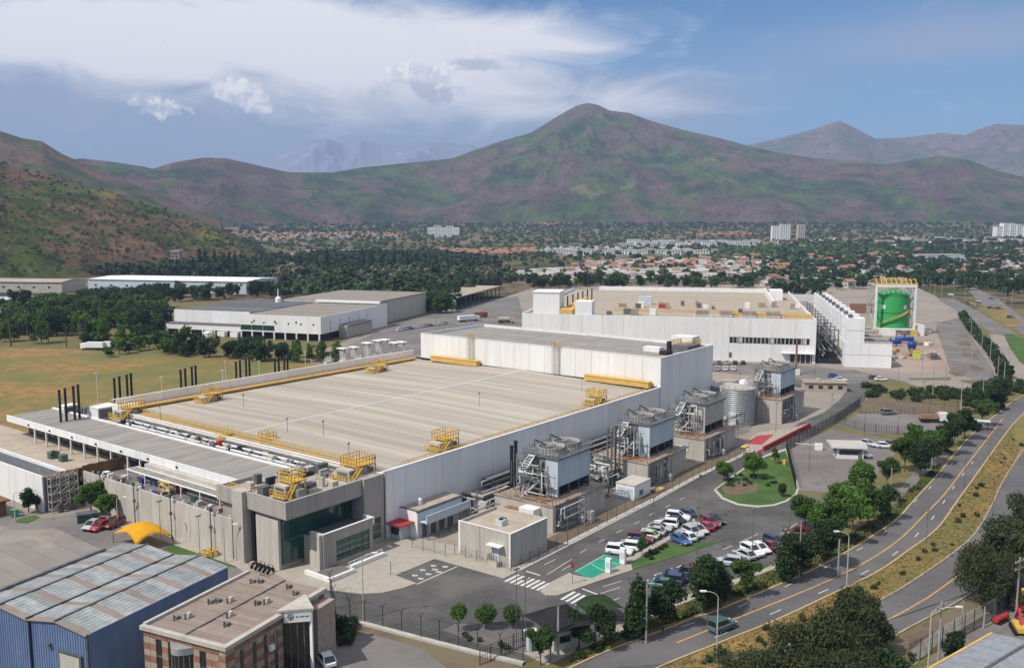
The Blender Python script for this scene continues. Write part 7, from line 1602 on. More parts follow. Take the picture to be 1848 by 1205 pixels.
# ---- dark slatted fence between the service road and the gate lots
dl = [G(*p) for p in ((1436, 882), (1428, 850), (1419, 812), (1470, 784), (1510, 762), (1552, 733))]
fence('slatted_fence', dl, 2.6, 'black slatted fence between the service road and the gate lots', step=2.8, slats=.4, wires=4)
fence('slatted_fence', [G(*p) for p in ((1508, 764), (1560, 778), (1640, 785), (1652, 782))], 2.2, 'black fence crossing between the two gate lots', step=3, slats=.6, wires=4)
fence('slatted_fence', [G(*p) for p in ((1552, 744), (1650, 746), (1752, 744))], 2.0, 'dark fence behind the back gate lot below the brown bank', step=4, slats=1, wires=3)
fence('slatted_fence', [G(*p) for p in ((1618, 724), (1680, 730), (1752, 733))], 3.0, 'dark green screened fence above the brown bank', step=4, slats=.5, wires=4)
fence('yard_fence', zz([(420, 330), (480, 430), (560, 530), (640, 620), (720, 740), (760, 830), (740, 900), (640, 950)], 1640, 500, 4.635) and [G(*p) for p in zz([(420, 330), (480, 430), (560, 530), (640, 620), (720, 740), (760, 830), (740, 900), (640, 950)], 1640, 500, 4.635)], 3.4, 'long dark green hedge-lined fence curving round the far yard', step=5, slats=1.2, wires=4, m=m_leafd)
# gatehouse
gx, gy = G(1508, 828)
t = thing('gatehouse', 'white gatehouse with a flat overhanging roof in the gate lot', 'gatehouse', (gx, gy, 0), R(-8))
part('wall', box(B(), .3, 6.2, .3, 4.6, 0, 2.8), m_whitew, t); part('roof', box(B(), -1.2, 6.8, -.4, 5.2, 2.81, 3.3), m_concl, t); part('window', box(box(B(), .8, 5.8, .22, .29, 1.1, 2.2), .22, .29, .8, 4, 1.1, 2.2), m_glassd, t); part('door', box(B(), 5.0, 5.8, .16, .21, .1, 2.1), m_greyd, t); part('roof_fascia', box(B(), -1.2, 6.8, -.5, -.42, 2.7, 3.4), m_whitew, t)
t = thing('gate_machine', 'white ticket machine with a lifting arm in front of the gatehouse', 'gate', (*G(1470, 812), .05), R(-20)); part('machine_body', box(B(), 0, 1.8, 0, 1, 0, 1.5), m_whitew, t); part('lifting_arm', box(B(), -4.5, 0, .4, .5, 1.1, 1.22), m_whitew, t)
t = thing('bus_shelter', 'small pale green roofed shelter at the roadside by the far trees', 'shelter', (*G(1763, 775), 0), R(-25)); part('roof', box(B(), -3, 3, -1.2, 1.2, 2.4, 2.55), m_bluep, t); part('post', box(box(B(), -2.6, -2.4, .8, 1, 0, 2.39), 2.4, 2.6, .8, 1, 0, 2.39), m_greyd, t); part('bench', box(B(), -2, 2, .3, .8, .4, .5), m_greyd, t)
# ================================================================ vehicles
def car_proto(kind):
    """returns dict of shared part meshes; x is forward"""
    if kind == 'suv': L_, Wd, H_ = 4.5, 1.85, 1.68; cab = [(-2.15, .98, 0), (-1.9, 1.62, 1), (.15, 1.66, 1), (.95, 1.02, 0)]; bonnet = 1.02
    elif kind == 'pickup': L_, Wd, H_ = 5.1, 1.85, 1.75; cab = [(-.75, 1.0, 0), (-.6, 1.68, 1), (.45, 1.70, 1), (1.15, 1.05, 0)]; bonnet = 1.05
    else: L_, Wd, H_ = 4.3, 1.75, 1.45; cab = [(-1.95, .92, 0), (-1.25, 1.40, 1), (.1, 1.43, 1), (1.05, .92, 0)]; bonnet = .88
    hw = Wd/2; P = {}
    bm = B(); st = [(-L_/2, .74, .45, .8 if kind != 'sedan' else .78), (-L_/2+.18, .95, .28, bonnet), (-1.2, 1, .24, bonnet+.02), (.9, 1, .24, bonnet), (L_/2-.45, .96, .26, bonnet-.14), (L_/2-.08, .84, .32, bonnet-.25), (L_/2, .7, .42, bonnet-.38)]
    rings = []
    for x, w, zb, zt in st:
        a = hw*w; rings.append([bm.verts.new(p) for p in ((x, -a*.9, zb), (x, -a, zb+.18), (x, -a, zt-.16), (x, -a*.88, zt), (x, a*.88, zt), (x, a, zt-.16), (x, a, zb+.18), (x, a*.9, zb))])
    for r0, r1 in zip(rings[:-1], rings[1:]):
        for i in range(8): bm.faces.new([r0[i], r0[(i+1) % 8], r1[(i+1) % 8], r1[i]])
    bm.faces.new(rings[0][::-1]); bm.faces.new(rings[-1])
    # roof skin
    r = [c for c in cab if c[2]]; x0, x1 = r[0][0], r[1][0]; zt = r[0][1]
    box(bm, x0-.02, x1+.02, -hw*.74, hw*.74, zt-.02, zt+.05)
    for (xa, za, _), (xb, zb, _) in ((cab[0], cab[1]), (cab[2], cab[3])):
        for s in (-1, 1):
            f0 = .86 if _ == 0 else .86
            pa = (xa, s*hw*(.86 if za < 1.3 else .74), za); pb = (xb, s*hw*(.86 if zb < 1.3 else .74), zb); bar(bm, pa, pb, .09)
    if kind == 'pickup': box(bm, -2.45, -.85, -hw*.97, -hw*.85, bonnet-.05, bonnet+.16); box(bm, -2.45, -.85, hw*.85, hw*.97, bonnet-.05, bonnet+.16)
    bmesh.ops.recalc_face_normals(bm, faces=bm.faces[:]); P['body'] = bm
    bm = B(); lo = [(cab[0][0]+.03, cab[0][1]), (cab[3][0]-.03, cab[3][1])]; hi = [(cab[1][0]+.02, cab[1][1]), (cab[2][0]-.02, cab[2][1])]
    v = [bm.verts.new(p) for p in ((lo[0][0], -hw*.85, lo[0][1]-.05), (lo[1][0], -hw*.85, lo[1][1]-.05), (lo[1][0], hw*.85, lo[1][1]-.05), (lo[0][0], hw*.85, lo[0][1]-.05), (hi[0][0], -hw*.72, hi[0][1]-.03), (hi[1][0], -hw*.72, hi[1][1]-.03), (hi[1][0], hw*.72, hi[1][1]-.03), (hi[0][0], hw*.72, hi[0][1]-.03))]
    for f in ((0, 1, 5, 4), (1, 2, 6, 5), (2, 3, 7, 6), (3, 0, 4, 7)): bm.faces.new([v[i] for i in f])
    P['windows'] = bm
    bm = B()
    for s in (-1, 1):
        for x in ((cab[0][0]*.3+.0), (cab[1][0]+cab[2][0])/2+.25): bar(bm, (x, s*hw*.87, cab[0][1]-.02), (x, s*hw*.745, cab[1][1]), .07)
    P['pillar'] = bm
    bm = lathe(B(), [(.2, -.11), (.32, -.11), (.33, 0), (.32, .11), (.2, .11)], 14); bmesh.ops.rotate(bm, verts=bm.verts, matrix=Matrix.Rotation(math.pi/2, 3, 'X')); P['tyre'] = bm
    bm = lathe(B(), [(.05, -.125), (.19, -.12), (.19, .12), (.05, .125)], 10); bmesh.ops.rotate(bm, verts=bm.verts, matrix=Matrix.Rotation(math.pi/2, 3, 'X')); P['rim'] = bm
    P['headlight'] = bx(L_/2-.16, L_/2-.02, -.17, .17, bonnet-.36, bonnet-.22); P['taillight'] = bx(-L_/2+.02, -L_/2+.12, -.1, .1, bonnet-.32, bonnet-.1)
    mm = dict(body=None, windows=m_glassd, pillar=m_dark, tyre=m_rubber, rim=m_grey, headlight=m_whitew, taillight=m_red); out = {}
    for k, b in P.items():
        me = bpy.data.meshes.new(k); b.to_mesh(me); b.free(); me.materials.append(mm[k] or m_white)
        if k in ('body', 'tyre'): pass
        out[k] = me
    out['dim'] = (L_, hw); return out
CP_ = {k: car_proto(k) for k in ('sedan', 'suv', 'pickup')}
def cpaint(n, c): return mat('car_paint_'+n, c, c, rough=.28, spec=.6, coat=.6)
PAINT = {'white': cpaint('white', (.78, .78, .77)), 'silver': cpaint('silver', (.45, .46, .47)), 'grey': cpaint('grey', (.12, .125, .13)), 'black': cpaint('black', (.015, .015, .018)), 'navy': cpaint('navy', (.02, .035, .085)), 'blue': cpaint('blue', (.02, .10, .33)),
         'red': cpaint('red', (.42, .02, .03)), 'maroon': cpaint('maroon', (.16, .015, .02)), 'teal': cpaint('teal', (.06, .13, .13)), 'pale green': cpaint('pale_green', (.55, .62, .42))}
BODYC = {}
def car(kind, color, x, y, rz, label, group=None, parts=True, z=.055):
    t = thing('car', label, 'car', (x, y, z), rz, group); P = CP_[kind]; L_, hw = P['dim']
    key = (kind, color)
    if key not in BODYC: me = P['body'].copy(); me.materials.clear(); me.materials.append(PAINT[color]); BODYC[key] = me
    link('body', BODYC[key], t); link('windows', P['windows'], t)
    for sx in (-1, 1):
        for sy in (-1, 1):
            w = link('wheel', P['tyre'], t, (sx*L_*.30, sy*(hw-.1), .33))
            if parts: link('rim', P['rim'], w)
    if parts:
        link('pillar', P['pillar'], t)
        for s in (-1, 1): link('headlight', P['headlight'], t, (0, s*hw*.62, 0)); link('taillight', P['taillight'], t, (0, s*hw*.72, 0))
    return t
def hd(p, q): a = G(*p); b = G(*q); return math.atan2(b[1]-a[1], b[0]-a[0])
zc = lambda l: zz(l, 1090, 880, 5.48)
ordn = 'first second third fourth fifth sixth seventh eighth ninth tenth eleventh twelfth'.split()
def row(p0, p1, cols, h, kinds, desc, group, flip=0):
    a = Vector(G(*p0)); b = Vector(G(*p1)); n = len(cols)
    for i, c in enumerate(cols):
        q = a+(b-a)*(i/(n-1)); k = kinds[i % len(kinds)] if not isinstance(kinds, dict) else kinds.get(i, 'sedan')
        car(k, c, q.x, q.y, h+random.uniform(-.03, .03)+(math.pi if (i*5+flip) % 3 == 0 else 0), '%s %s, %s from the near end of %s' % (c, {'sedan': 'car', 'suv': 'tall car', 'pickup': 'pickup'}[k], ordn[i], desc), group)
ha = hd((1146, 996), (1098, 990)); hb_ = hd((1212, 965), (1250, 984))
row(*zc([(150, 655), (790, 285)]), ['white', 'white', 'navy', 'maroon', 'pale green', 'silver', 'silver', 'white', 'black', 'white', 'navy'], ha, {0: 'suv', 1: 'suv', 3: 'suv', 7: 'suv', 9: 'suv'}, 'the left parking row', 'cars in the left parking row')
row(*zc([(760, 545), (1100, 345)]), ['blue', 'white', 'silver', 'silver', 'red', 'maroon', 'black'], hb_, {2: 'suv', 5: 'suv'}, 'the middle parking row', 'cars in the middle parking row', 1)
row(*zc([(560, 985), (880, 840)]), ['teal', 'navy', 'navy', 'black', 'red'], ha, {1: 'suv', 3: 'suv'}, 'the lower parking row', 'cars in the lower parking row', 2)
row(*zc([(1390, 690), (1690, 570)]), ['silver', 'white', 'white', 'maroon', 'navy'], hb_, {1: 'suv', 4: 'suv'}, 'the right parking row', 'cars in the right parking row')
one = [('suv', 'silver', (1314, 1020), ha, 'silver-blue car parked alone between two roadside trees'), ('suv', 'maroon', (1440, 968), ha, 'dark red car under the bright trees at the end of the car park'), ('suv', 'teal', (1303, 1136), hd((1240, 1160), (1340, 1120)), 'grey-green sport utility car driving on the curved road'),
       ('sedan', 'white', (588, 1196), hd((600, 1205), (575, 1170)), 'white car parked in the front waste lot beside the brick office'), ('sedan', 'silver', (166, 953), hd((166, 953), (150, 962)), 'silver car at the left of the red cars by the yellow tent'), ('sedan', 'red', (180, 955), hd((200, 945), (172, 958)), 'bright red car between the silver car and the dark red one near the tent'),
       ('suv', 'maroon', (206, 950), hd((220, 945), (192, 957)), 'dark red sport utility car closest to the yellow tent'), ('sedan', 'silver', (1566, 804), hd((1548, 800), (1586, 808)), 'silver car parked beside the gatehouse, the rear one of two'), ('sedan', 'white', (1557, 824), hd((1540, 820), (1575, 828)), 'white car parked in front of the gatehouse, the nearer one of two'),
       ('suv', 'grey', (1603, 748), hd((1590, 748), (1616, 747)), 'dark grey car alone in the back lot below the brown bank'), ('sedan', 'white', (1517, 688), R(-8), 'white car at the junction right of the site office'), ('sedan', 'blue', (1505, 681), R(-8), 'blue-roofed car behind the white car at the junction'),
       ('sedan', 'grey', (1688, 648), 0, 'dark car alone on the reddish yard, nearer of two'), ('sedan', 'white', (1687, 642), 0, 'pale car alone on the reddish yard, farther of two'), ('sedan', 'maroon', (1578, 684), 0, 'dark red car on the far junction road'), ('sedan', 'white', (1590, 687), 0, 'white car on the far junction road')]
for k, c, p, h, l in one: car(k, c, *G(*p), h, l, z=.06)
for i in range(5):
    for j in range(2):
        if i == 4 and j == 1: continue
        c = ('white', 'grey', 'silver', 'black', 'black', 'white', 'silver', 'white', 'white')[i+5*j]; p = G(1283+i*14.5-j*3, 657+j*11)
        car('sedan', c, p[0], p[1], B2A+math.pi/2, '%s car in the %s row below the second hall, %s from the left' % (c, ('back', 'front')[j], ordn[i]), 'cars at the second hall')
for i, px in enumerate(range(722, 812, 9)):
    p = G(px, 597-(px-722)*.15); c = ('white', 'silver', 'grey', 'white')[i % 4]
    car('sedan', c, p[0], p[1], R(50), '%s car in the row beside the truck lot, %s from the left' % (c, ordn[i]), 'far cars beside the truck lot')
for i, (px, py, c) in enumerate(((1768, 553, 'grey'), (1788, 557, 'navy'), (1803, 558, 'maroon'), (1824, 574, 'navy'), (1716, 533, 'white'), (1765, 545, 'silver'), (1832, 703, 'white'), (1790, 540, 'grey'))):
    car('sedan', c, *G(px, py), R(-50), '%s car on the far avenue at the right edge, %s from the far end' % (c, ordn[i]), 'cars on the far avenue', parts=False)
def truck(px, py, rz, label, cabc, boxc, L_=9, h=3.2, tank=False, tip=False, z=.06):
    g = G(px, py); t = thing('truck', label, 'truck', (g[0], g[1], z), rz); part('cab', prism(B(), [(L_/2-2.2, -1.15), (L_/2, -1.1), (L_/2, 1.1), (L_/2-2.2, 1.15)], .6, 2.7), cabc, t); part('windscreen', box(B(), L_/2+.01, L_/2+.05, -1, 1, 1.6, 2.4), m_glassd, t)
    if tank: bm = lathe(B(), [(.3, -L_/2), (1.2, -L_/2+.3), (1.2, L_/2-2.8), (.3, L_/2-2.5)], 18); bmesh.ops.rotate(bm, verts=bm.verts, matrix=Matrix.Rotation(math.pi/2, 3, 'Y')); bmesh.ops.translate(bm, verts=bm.verts, vec=(0, 0, 2.1)); part('tank', bm, boxc, t)
    elif tip: part('tipper', prism(box(B(), -L_/2, L_/2-2.5, -1.15, 1.15, 1.1, 1.3), [(-L_/2, -1.2), (L_/2-2.5, -1.2), (L_/2-2.5, -1.1), (-L_/2, -1.1)], 1.31, 2.3), boxc, t); part('crane', bar(bar(B(), (.5, 0, 1.3), (.7, 0, 3.6), .35), (.7, 0, 3.6), (3.0, 0, 3.0), .3), boxc, t); part('load', box(B(), -L_/2+.3, 1, -1.05, 1.05, 1.3, 2.0), boxc, t)
    else: part('cargo_box', box(B(), -L_/2, L_/2-2.4, -1.25, 1.25, 1.0, h), boxc, t)
    part('chassis', box(B(), -L_/2, L_/2-.2, -.9, .9, .5, .99), m_dark, t)
    for x in (-L_*.38, -L_*.24, L_*.36):
        for s in (-1, 1): link('wheel', CP_['suv']['tyre'], t, (x, s*1.0, .48), 0, 1.45)
for i, (c, px, py) in enumerate((('silver', 1640, 800), ('maroon', 1612, 806), ('white', 1596, 808), ('grey', 1650, 792))): car('sedan', c, *G(px, py), R(-8), '%s car half hidden by trees right of the gatehouse, %s from the right' % (c, ('second', 'third', 'last', 'first')[i]), 'cars right of the gatehouse')
truck(1684, 762, R(-5), 'white cab truck with an orange crane body in the back gate lot', m_white, m_orange, 7, tip=True)
truck(846, 580, R(35), 'white trailer truck in the truck lot beyond the white block', m_white, m_white, 13); truck(866, 573, R(35), 'red cab truck right behind the white trailer truck', m_red, m_orange, 9)
truck(914, 583, R(0), 'cream tanker truck left of the second hall', m_rooft, m_rooft, 9, tank=True); truck(168, 631, R(175), 'white box truck parked at the back edge of the dry field', m_white, m_white, 10); truck(190, 630, R(175), 'white van-body truck right of the box truck at the field edge', m_white, m_white, 6)
truck(442, 632, R(10), 'small white box van before the round tree at the field edge', m_white, m_white, 5.5); truck(375, 612, R(90), 'white truck backed into the loading bay of the cream warehouse', m_white, m_white, 8)

# ================================================================ poles, lamps, wires
def curved_lamp(px, py, h, armpx, label, m=m_concl, rz=None, group=None):
    g = G(px, py); t = thing('street_lamp', label, 'street lamp', (g[0], g[1], 0), rz or 0, group); part('pole', bar(B(), (0, 0, 0), (0, 0, h*.9), .2, n=8, w2=.12), m, t)
    bm = B(); pts = [(0, 0, h*.9)]+[(armpx*(1-math.cos(a)), 0, h*.9+h*.1*math.sin(a)) for a in (.4, .8, 1.2, 1.57)]; tube(bm, pts, .1, 6); part('arm', bm, m, t); part('lamp_head', box(B(), armpx-.1 if armpx > 0 else armpx-.7, armpx+.7 if armpx > 0 else armpx+.1, -.15, .15, h-.05, h+.1), m_whitew, t)
for px, py, h, arm, l in ((1293, 1190, 9, -1.6, 'curved grey street lamp in the median near the driving car'), (1528, 1058, 8.6, -1.6, 'curved grey street lamp on the median edge above the big dark trees'), (1674, 1215, 8.5, 3.0, 'curved white street lamp at the bottom right by the grey cabin'), (656, 1118, 9.6, 1.4, 'tall street lamp standing at the fence before the plaza'),
                         (406, 1016, 6.5, 1.6, 'small curved lamp in front of the concrete pier'), (28, 945, 6.0, 1.3, 'thin curved lamp on the lawn patch at the left edge'), (213, 950, 5.5, 1.2, 'thin curved lamp behind the red cars')):
    curved_lamp(px, py, h, arm, l)
def dpole(px, py, h, label, group=None, m=m_greyd, w=.12, head=True):
    g = G(px, py); t = thing('light_pole', label, 'light pole', (g[0], g[1], 0), FANG, group); part('pole', bar(B(), (0, 0, 0), (0, 0, h), w, n=6, w2=w*.7), m, t)
    if head: part('lamp_head', box(B(), -.45, .45, -.16, .16, h, h+.16), m, t)
for px, py, h in ((1178, 986, 8.5), (1262, 940, 8.5), (1357, 1010, 8.5), (1257, 1000, 8), (1425, 955, 8), (1103, 930, 8), (932, 1160, 10), (948, 1172, 9.5), (1024, 985, 8)): dpole(px, py, h, 'slim dark light pole standing in the car park or at the service road kerb', 'dark light poles round the car park')
for px, py, h in ((1670, 1000, 7.5), (1740, 880, 8), (1785, 830, 8), (1790, 945, 8)): dpole(px, py, h, 'slim dark light pole in the dry median strip', 'dark light poles in the median')
for px, py, h in ((291, 988, 8), (361, 1000, 6.5)): dpole(px, py, h, 'slim dark pole with a flat head %s the yellow tent' % ('in front of' if px < 300 else 'to the right of'))
for px, py, h in ((1607, 897, 6), (1683, 826, 6), (1733, 762, 6.5), (1512, 1040, 6)): dpole(px, py, h, 'white concrete pole standing among the roadside trees', 'white poles among the roadside trees', m_poleg, .3, False)
fpz = zz([(615, 1070), (520, 500), (525, 690), (605, 690), (680, 700), (790, 965), (738, 910), (200, 980), (305, 930), (105, 870), (115, 165), (172, 170), (272, 175), (213, 215), (372, 240), (465, 260), (510, 380), (575, 440), (508, 420), (1000, 600), (855, 300), (800, 260), (650, 940), (360, 770), (430, 1170), (515, 1060)], 1640, 500, 4.635)
for px, py in fpz: dpole(px, py, 13 if py < 600 else 10, 'thin pale pole standing round the far yard at the right', 'thin pale poles round the far yard', m_poleg, .28, False)
for px, py in ((1335, 700), (1215+90, 740), (1400, 780), (1440, 800), (1470, 700), (1500, 760), (1560, 790), (1620, 800), (1665, 735), (1540, 660), (1575, 640), (1620, 700), (1460, 850), (1330, 830)): dpole(px, py, 7.5, 'slim dark light pole standing along the gate lots and far junction', 'dark light poles by the gate lots')
UP = {}
def upole(px, py, h, label, cross=True, w=.32, double=False):
    g = G(px, py); t = thing('utility_pole', label, 'utility pole', (g[0], g[1], 0), R(35)); part('pole', bar(B(), (0, 0, 0), (0, 0, h), w, n=8, w2=w*.6), m_poleg, t)
    if cross:
        for q in range(2 if double else 1):
            part('crossarm', box(B(), -1.2, 1.2, -.07, .07, h-.7-q, h-.55-q), m_poleg, t)
            for x in (-1.1, -.4, .4, 1.1): part('insulator', bar(B(), (x, 0, h-.54-q), (x, 0, h-.3-q), .1), m_brick2, t)
    return Vector((g[0], g[1], h-.3))
a1 = upole(1692, 1212, 9.0, 'grey utility pole beside the curved lamp at the bottom right'); a2 = upole(1833, 1118, 9.0, 'tall pale utility pole with double crossarms at the right edge', double=True); a3 = upole(1754, 1030, 5.5, 'grey pole with a wide white crossarm before the right hand trees')
a4 = upole(1007, 1190, 7.0, 'plain white concrete pole beside the guard canopy', False, .4); a5 = upole(1442, 1042, 9.0, 'pale utility pole between the dark trees on the pavement', False, .3); a6 = upole(1166, 1160, 8.5, 'pale thin utility pole among the dark trees at the car park corner', False, .28); a7 = upole(1775, 1133, 3.0, 'short white post beside the red cylinder', False, .3)
a8 = upole(1735, 1140, 4.5, 'short grey post with a stay at the slatted fence', False, .22)
def wire(p, q, sag, label, n=14):
    bm = B(); P = [p+(q-p)*i/n-Vector((0, 0, sag*4*(i/n)*(1-i/n))) for i in range(n+1)]; tube(bm, P, .035, 3); tag(obj('overhead_wire', bm, m_dark), label, 'wire', 'overhead wires at the right')
away = Vector((*G(1100, 1330), 7.5))
for k in range(4): o_ = Vector((.6*k-.9, .3*k, 0)); wire(a1+o_, a2+o_, 1.0, 'sagging overhead wire between utility poles in the bottom right corner'); wire(a1+o_, away+o_, 1.6, 'sagging overhead wire between utility poles in the bottom right corner')
for k in range(2): o_ = Vector((.9*k-.4, 0, 0)); wire(a2+o_, a3+o_, 1.0, 'sagging overhead wire between utility poles in the bottom right corner')
# power pylons along far avenue omitted: only thin masts are visible
# ================================================================ trees and bushes
T = [('dark', 1045, 1168, 5.2, 'dark round tree right beside the guard canopy'), ('dark', 1093, 1164, 5.4, 'dark round tree second to the right of the guard canopy'), ('cypress', 1150, 1152, 8.6, 'dark pointed tree standing at the corner of the lower parking row'), ('dark', 1196, 1138, 6.8, 'dark leaning tree right of the pointed one at the lower parking row'),
     ('dark', 1268, 1106, 8.8, 'tall dark tree in front of the lower parking row, left of the lone silver car'), ('dark', 1300, 1098, 6.6, 'dark tree beside the tall dark one near the lone silver car'), ('street2', 1346, 1080, 6.2, 'medium green roadside tree right of the lone silver car'),
     ('cypress', 1418, 1050, 8.4, 'dark narrow tree before the right parking row'), ('dark', 1446, 1040, 7.4, 'dark wide tree by the pale utility pole on the pavement'), ('dark', 1483, 1020, 8.0, 'dark tree beyond the pale utility pole'), ('street', 1452, 955, 6.6, 'bright green tree at the end of the car park'), ('street', 1474, 975, 6.8, 'bright green tree right of the first one at the end of the car park'),
     ('street2', 1515, 985, 8.4, 'mid green tree in the roadside clump by the entrance drive'), ('street', 1538, 962, 8.6, 'tall light tree in the roadside clump by the entrance drive'), ('street2', 1566, 955, 8.0, 'darker tree at the road side of the clump by the entrance drive'), ('dark', 1590, 940, 6.6, 'dark tree at the end of the clump by the entrance drive'), ('street', 1548, 905, 8.4, 'light green tree beside the gate lot'), ('street', 1510, 930, 7.0, 'light green tree at the corner of the entrance drive'),
     ('street2', 1600, 880, 6.5, 'small green tree by the gate lot pavement'), ('street2', 1632, 850, 8.0, 'green roadside tree before the gatehouse cars'), ('dark', 1660, 862, 8.6, 'dark roadside tree by the pavement strip'), ('street2', 1684, 838, 8.4, 'green tree beside the white pole'), ('dark', 1702, 822, 8.0, 'dark roadside tree beyond the white pole'), ('street', 1650, 820, 7.5, 'light tree behind the roadside trees'),
     ('street2', 1722, 806, 8.4, 'green roadside tree before the bus shelter'), ('dark', 1740, 792, 8.0, 'dark roadside tree right before the bus shelter'), ('street2', 1772, 768, 7.6, 'green tree behind the bus shelter'), ('dark', 1758, 745, 7.0, 'dark tree at the far end of the screened fence'), ('dark', 1790, 740, 8.0, 'dark tree at the far bend of the curved road'), ('mid_green', 1775, 728, 7.0, 'low tree behind the far bend of the curved road'),
     ('street', 1307, 870, 4.8, 'small light green tree on the left of the roundabout lawn'), ('street', 1360, 866, 6.2, 'taller light green tree in the middle of the roundabout lawn'), ('slim', 1398, 838, 4.6, 'slim tree at the far corner of the roundabout lawn'), ('dark', 1410, 897, 3.0, 'low dark bushy tree at the right corner of the roundabout lawn'), ('slim', 1158, 1005, 4.4, 'slim young green tree beside the white parked cars'),
     ('street', 165, 928, 6.8, 'light green tree before the boundary wall, left of the pair'), ('street', 199, 938, 5.4, 'light green tree before the boundary wall, right of the pair'), ('dark', 52, 925, 5.0, 'dark tree beside the tiled hut at the left edge'), ('street2', 975, 1200, 5.2, 'mid green tree at the bottom behind the picket fence'), ('dark', 590, 1145, 4.6, 'dark bushy tree in the shade beside the glass entrance'), ('dark', 578, 1170, 4.0, 'low dark tree behind the glass entrance'),
     ('ball', 828, 1140, 4.0, 'small lollipop tree, leftmost of three in the corner garden'), ('clipped', 877, 1136, 3.8, 'clipped barrel shaped tree in the middle of the corner garden'), ('clipped', 924, 1134, 3.6, 'clipped tree on the right of the corner garden')]
for k, px, py, h, l in T: ptree(k, px, py, h*(1 if k in ('ball', 'clipped', 'slim') else 1.0), l)
for k, (kd, px, py, h, w, l) in enumerate((('pepper', 1452, 1232, 9.4, .80, 'huge dark drooping tree at the bottom centre right'), ('pepper2', 1560, 1186, 8.6, .78, 'huge dark drooping tree on the median right of the bottom one'), ('pepper', 1345, 1245, 5.6, 1.1, 'lower drooping tree at the bottom left of the big pair'), ('pepper2', 1500, 1270, 7.2, 1.1, 'drooping tree at the bottom edge below the big pair'), ('pepper2', 1535, 1120, 4.6, .7, 'smaller drooping tree behind the big pair on the median'),
                                   ('pepper', 1790, 1092, 8.6, .82, 'big drooping tree on the right verge by the road'), ('pepper2', 1835, 1050, 9.8, .85, 'big dark tree at the right edge above the drooping one'), ('pepper2', 1860, 990, 9, .8, 'dark tree at the far right edge of the picture'), ('mid_round', 1720, 1205, 5.0, .8, 'dark green bush tree behind the fence at the bottom right'), ('mid_round', 1610, 1235, 5.0, 1.0, 'dark tree at the bottom edge beside the roadside path'))):
    ptree(kd, px, py, h, l, w=w)
g = random.Random(77)
for k in range(26): bush(g.uniform(1310, 1400), g.uniform(858, 878), g.uniform(.5, 1.0), 'small shrub in the planted bed of the roundabout lawn', 'shrubs on the roundabout lawn', g.random() < .3)
for px, py in ((1168, 1005), (1176, 1000), (1184, 998), (1192, 992), (1200, 988), (1175, 1010)): bush(px, py, g.uniform(.8, 1.2), 'green shrub on the planted strip between the car park lanes', 'shrubs on the planted strip', g.random() < .4)
for px, py in ((848, 1156), (866, 1158), (905, 1168), (915, 1172), (840, 1150)): bush(px, py, g.uniform(.7, 1.0), 'low green shrub in the corner garden behind the barbed fence', 'shrubs in the corner garden')
for k in range(90):
    u = g.random(); px = 1560+u*290; py = 735-abs(u-.3)*20+g.uniform(-30, -8); bush(px, py, g.uniform(1.4, 3.0), 'dark shrub on the green bank below the grey lot', 'shrubs on the green bank', 1)
for k in range(64):
    u = g.random(); q = G(*[(1040, 1186), (1130, 1148), (1260, 1102), (1330, 1076), (1415, 1040), (1500, 1000), (1590, 945), (1650, 890), (1720, 812)][int(u*8)]); q2 = G(*[(1040, 1186), (1130, 1148), (1260, 1102), (1330, 1076), (1415, 1040), (1500, 1000), (1590, 945), (1650, 890), (1720, 812)][int(u*8)+1]); f = u*8 % 1
    bush(0, 0, g.uniform(.5, 1.3), '%s shrub in the road verge, %s of its eight stretches from the guard canopy' % (('green', 'dark')[k % 2], ordn[int(u*8)]), 'shrubs in the road verge', k % 2, (q[0]+(q2[0]-q[0])*f+g.uniform(-1, .8), q[1]+(q2[1]-q[1])*f+g.uniform(-.6, .8)))
for k in range(42):
    u = g.random(); i = int(u*6); a_ = G(*[(1260, 1205), (1400, 1150), (1560, 1075), (1660, 1015), (1745, 930), (1790, 860), (1838, 790)][i]); b_ = G(*[(1260, 1205), (1400, 1150), (1560, 1075), (1660, 1015), (1745, 930), (1790, 860), (1838, 790)][i+1]); f = u*6 % 1
    bush(0, 0, g.uniform(.3, 1.1), '%s bush in the %s stretch of the dry median' % (('green', 'dark')[k % 3 == 0], ('bottom', 'lower', 'middle', 'upper', 'far', 'farthest')[i]), 'bushes in the median', k % 3 == 0, (a_[0]+(b_[0]-a_[0])*f+g.uniform(-2, 2), a_[1]+(b_[1]-a_[1])*f+g.uniform(-2, 2)))
# dry grass tufts (uncountable)
def tufts(name, poly, n, m, seed, h=(.25, .7)):
    w = [G(*p) for p in poly]; g = np.random.default_rng(seed); xs = np.array([p[0] for p in w]); ys = np.array([p[1] for p in w]); pts = []
    r_ = random.Random(seed)
    while len(pts) < n:
        x, y = r_.uniform(xs.min(), xs.max()), r_.uniform(ys.min(), ys.max())
        if ingon(x, y, w): pts.append((x, y))
    P = np.array(pts); P = np.repeat(P, 3, 0)+g.normal(size=(3*n, 2))*.12; a = g.random(3*n)*6.28; hh = g.uniform(h[0], h[1], 3*n); wd = .12+.1*g.random(3*n)
    dx, dy = np.cos(a)*wd, np.sin(a)*wd; z0 = np.full(3*n, .05)
    V = np.stack([np.stack([P[:, 0]-dx, P[:, 1]-dy, z0], -1), np.stack([P[:, 0]+dx, P[:, 1]+dy, z0], -1), np.stack([P[:, 0]+dy*1.5, P[:, 1]-dx*1.5, hh], -1)], 1).reshape(-1, 3)
    o = bpy.data.objects.new(name, np_mesh(name, V, np.arange(len(V)).reshape(-1, 3), [m])); C.objects.link(o); tag(o, kind='stuff')
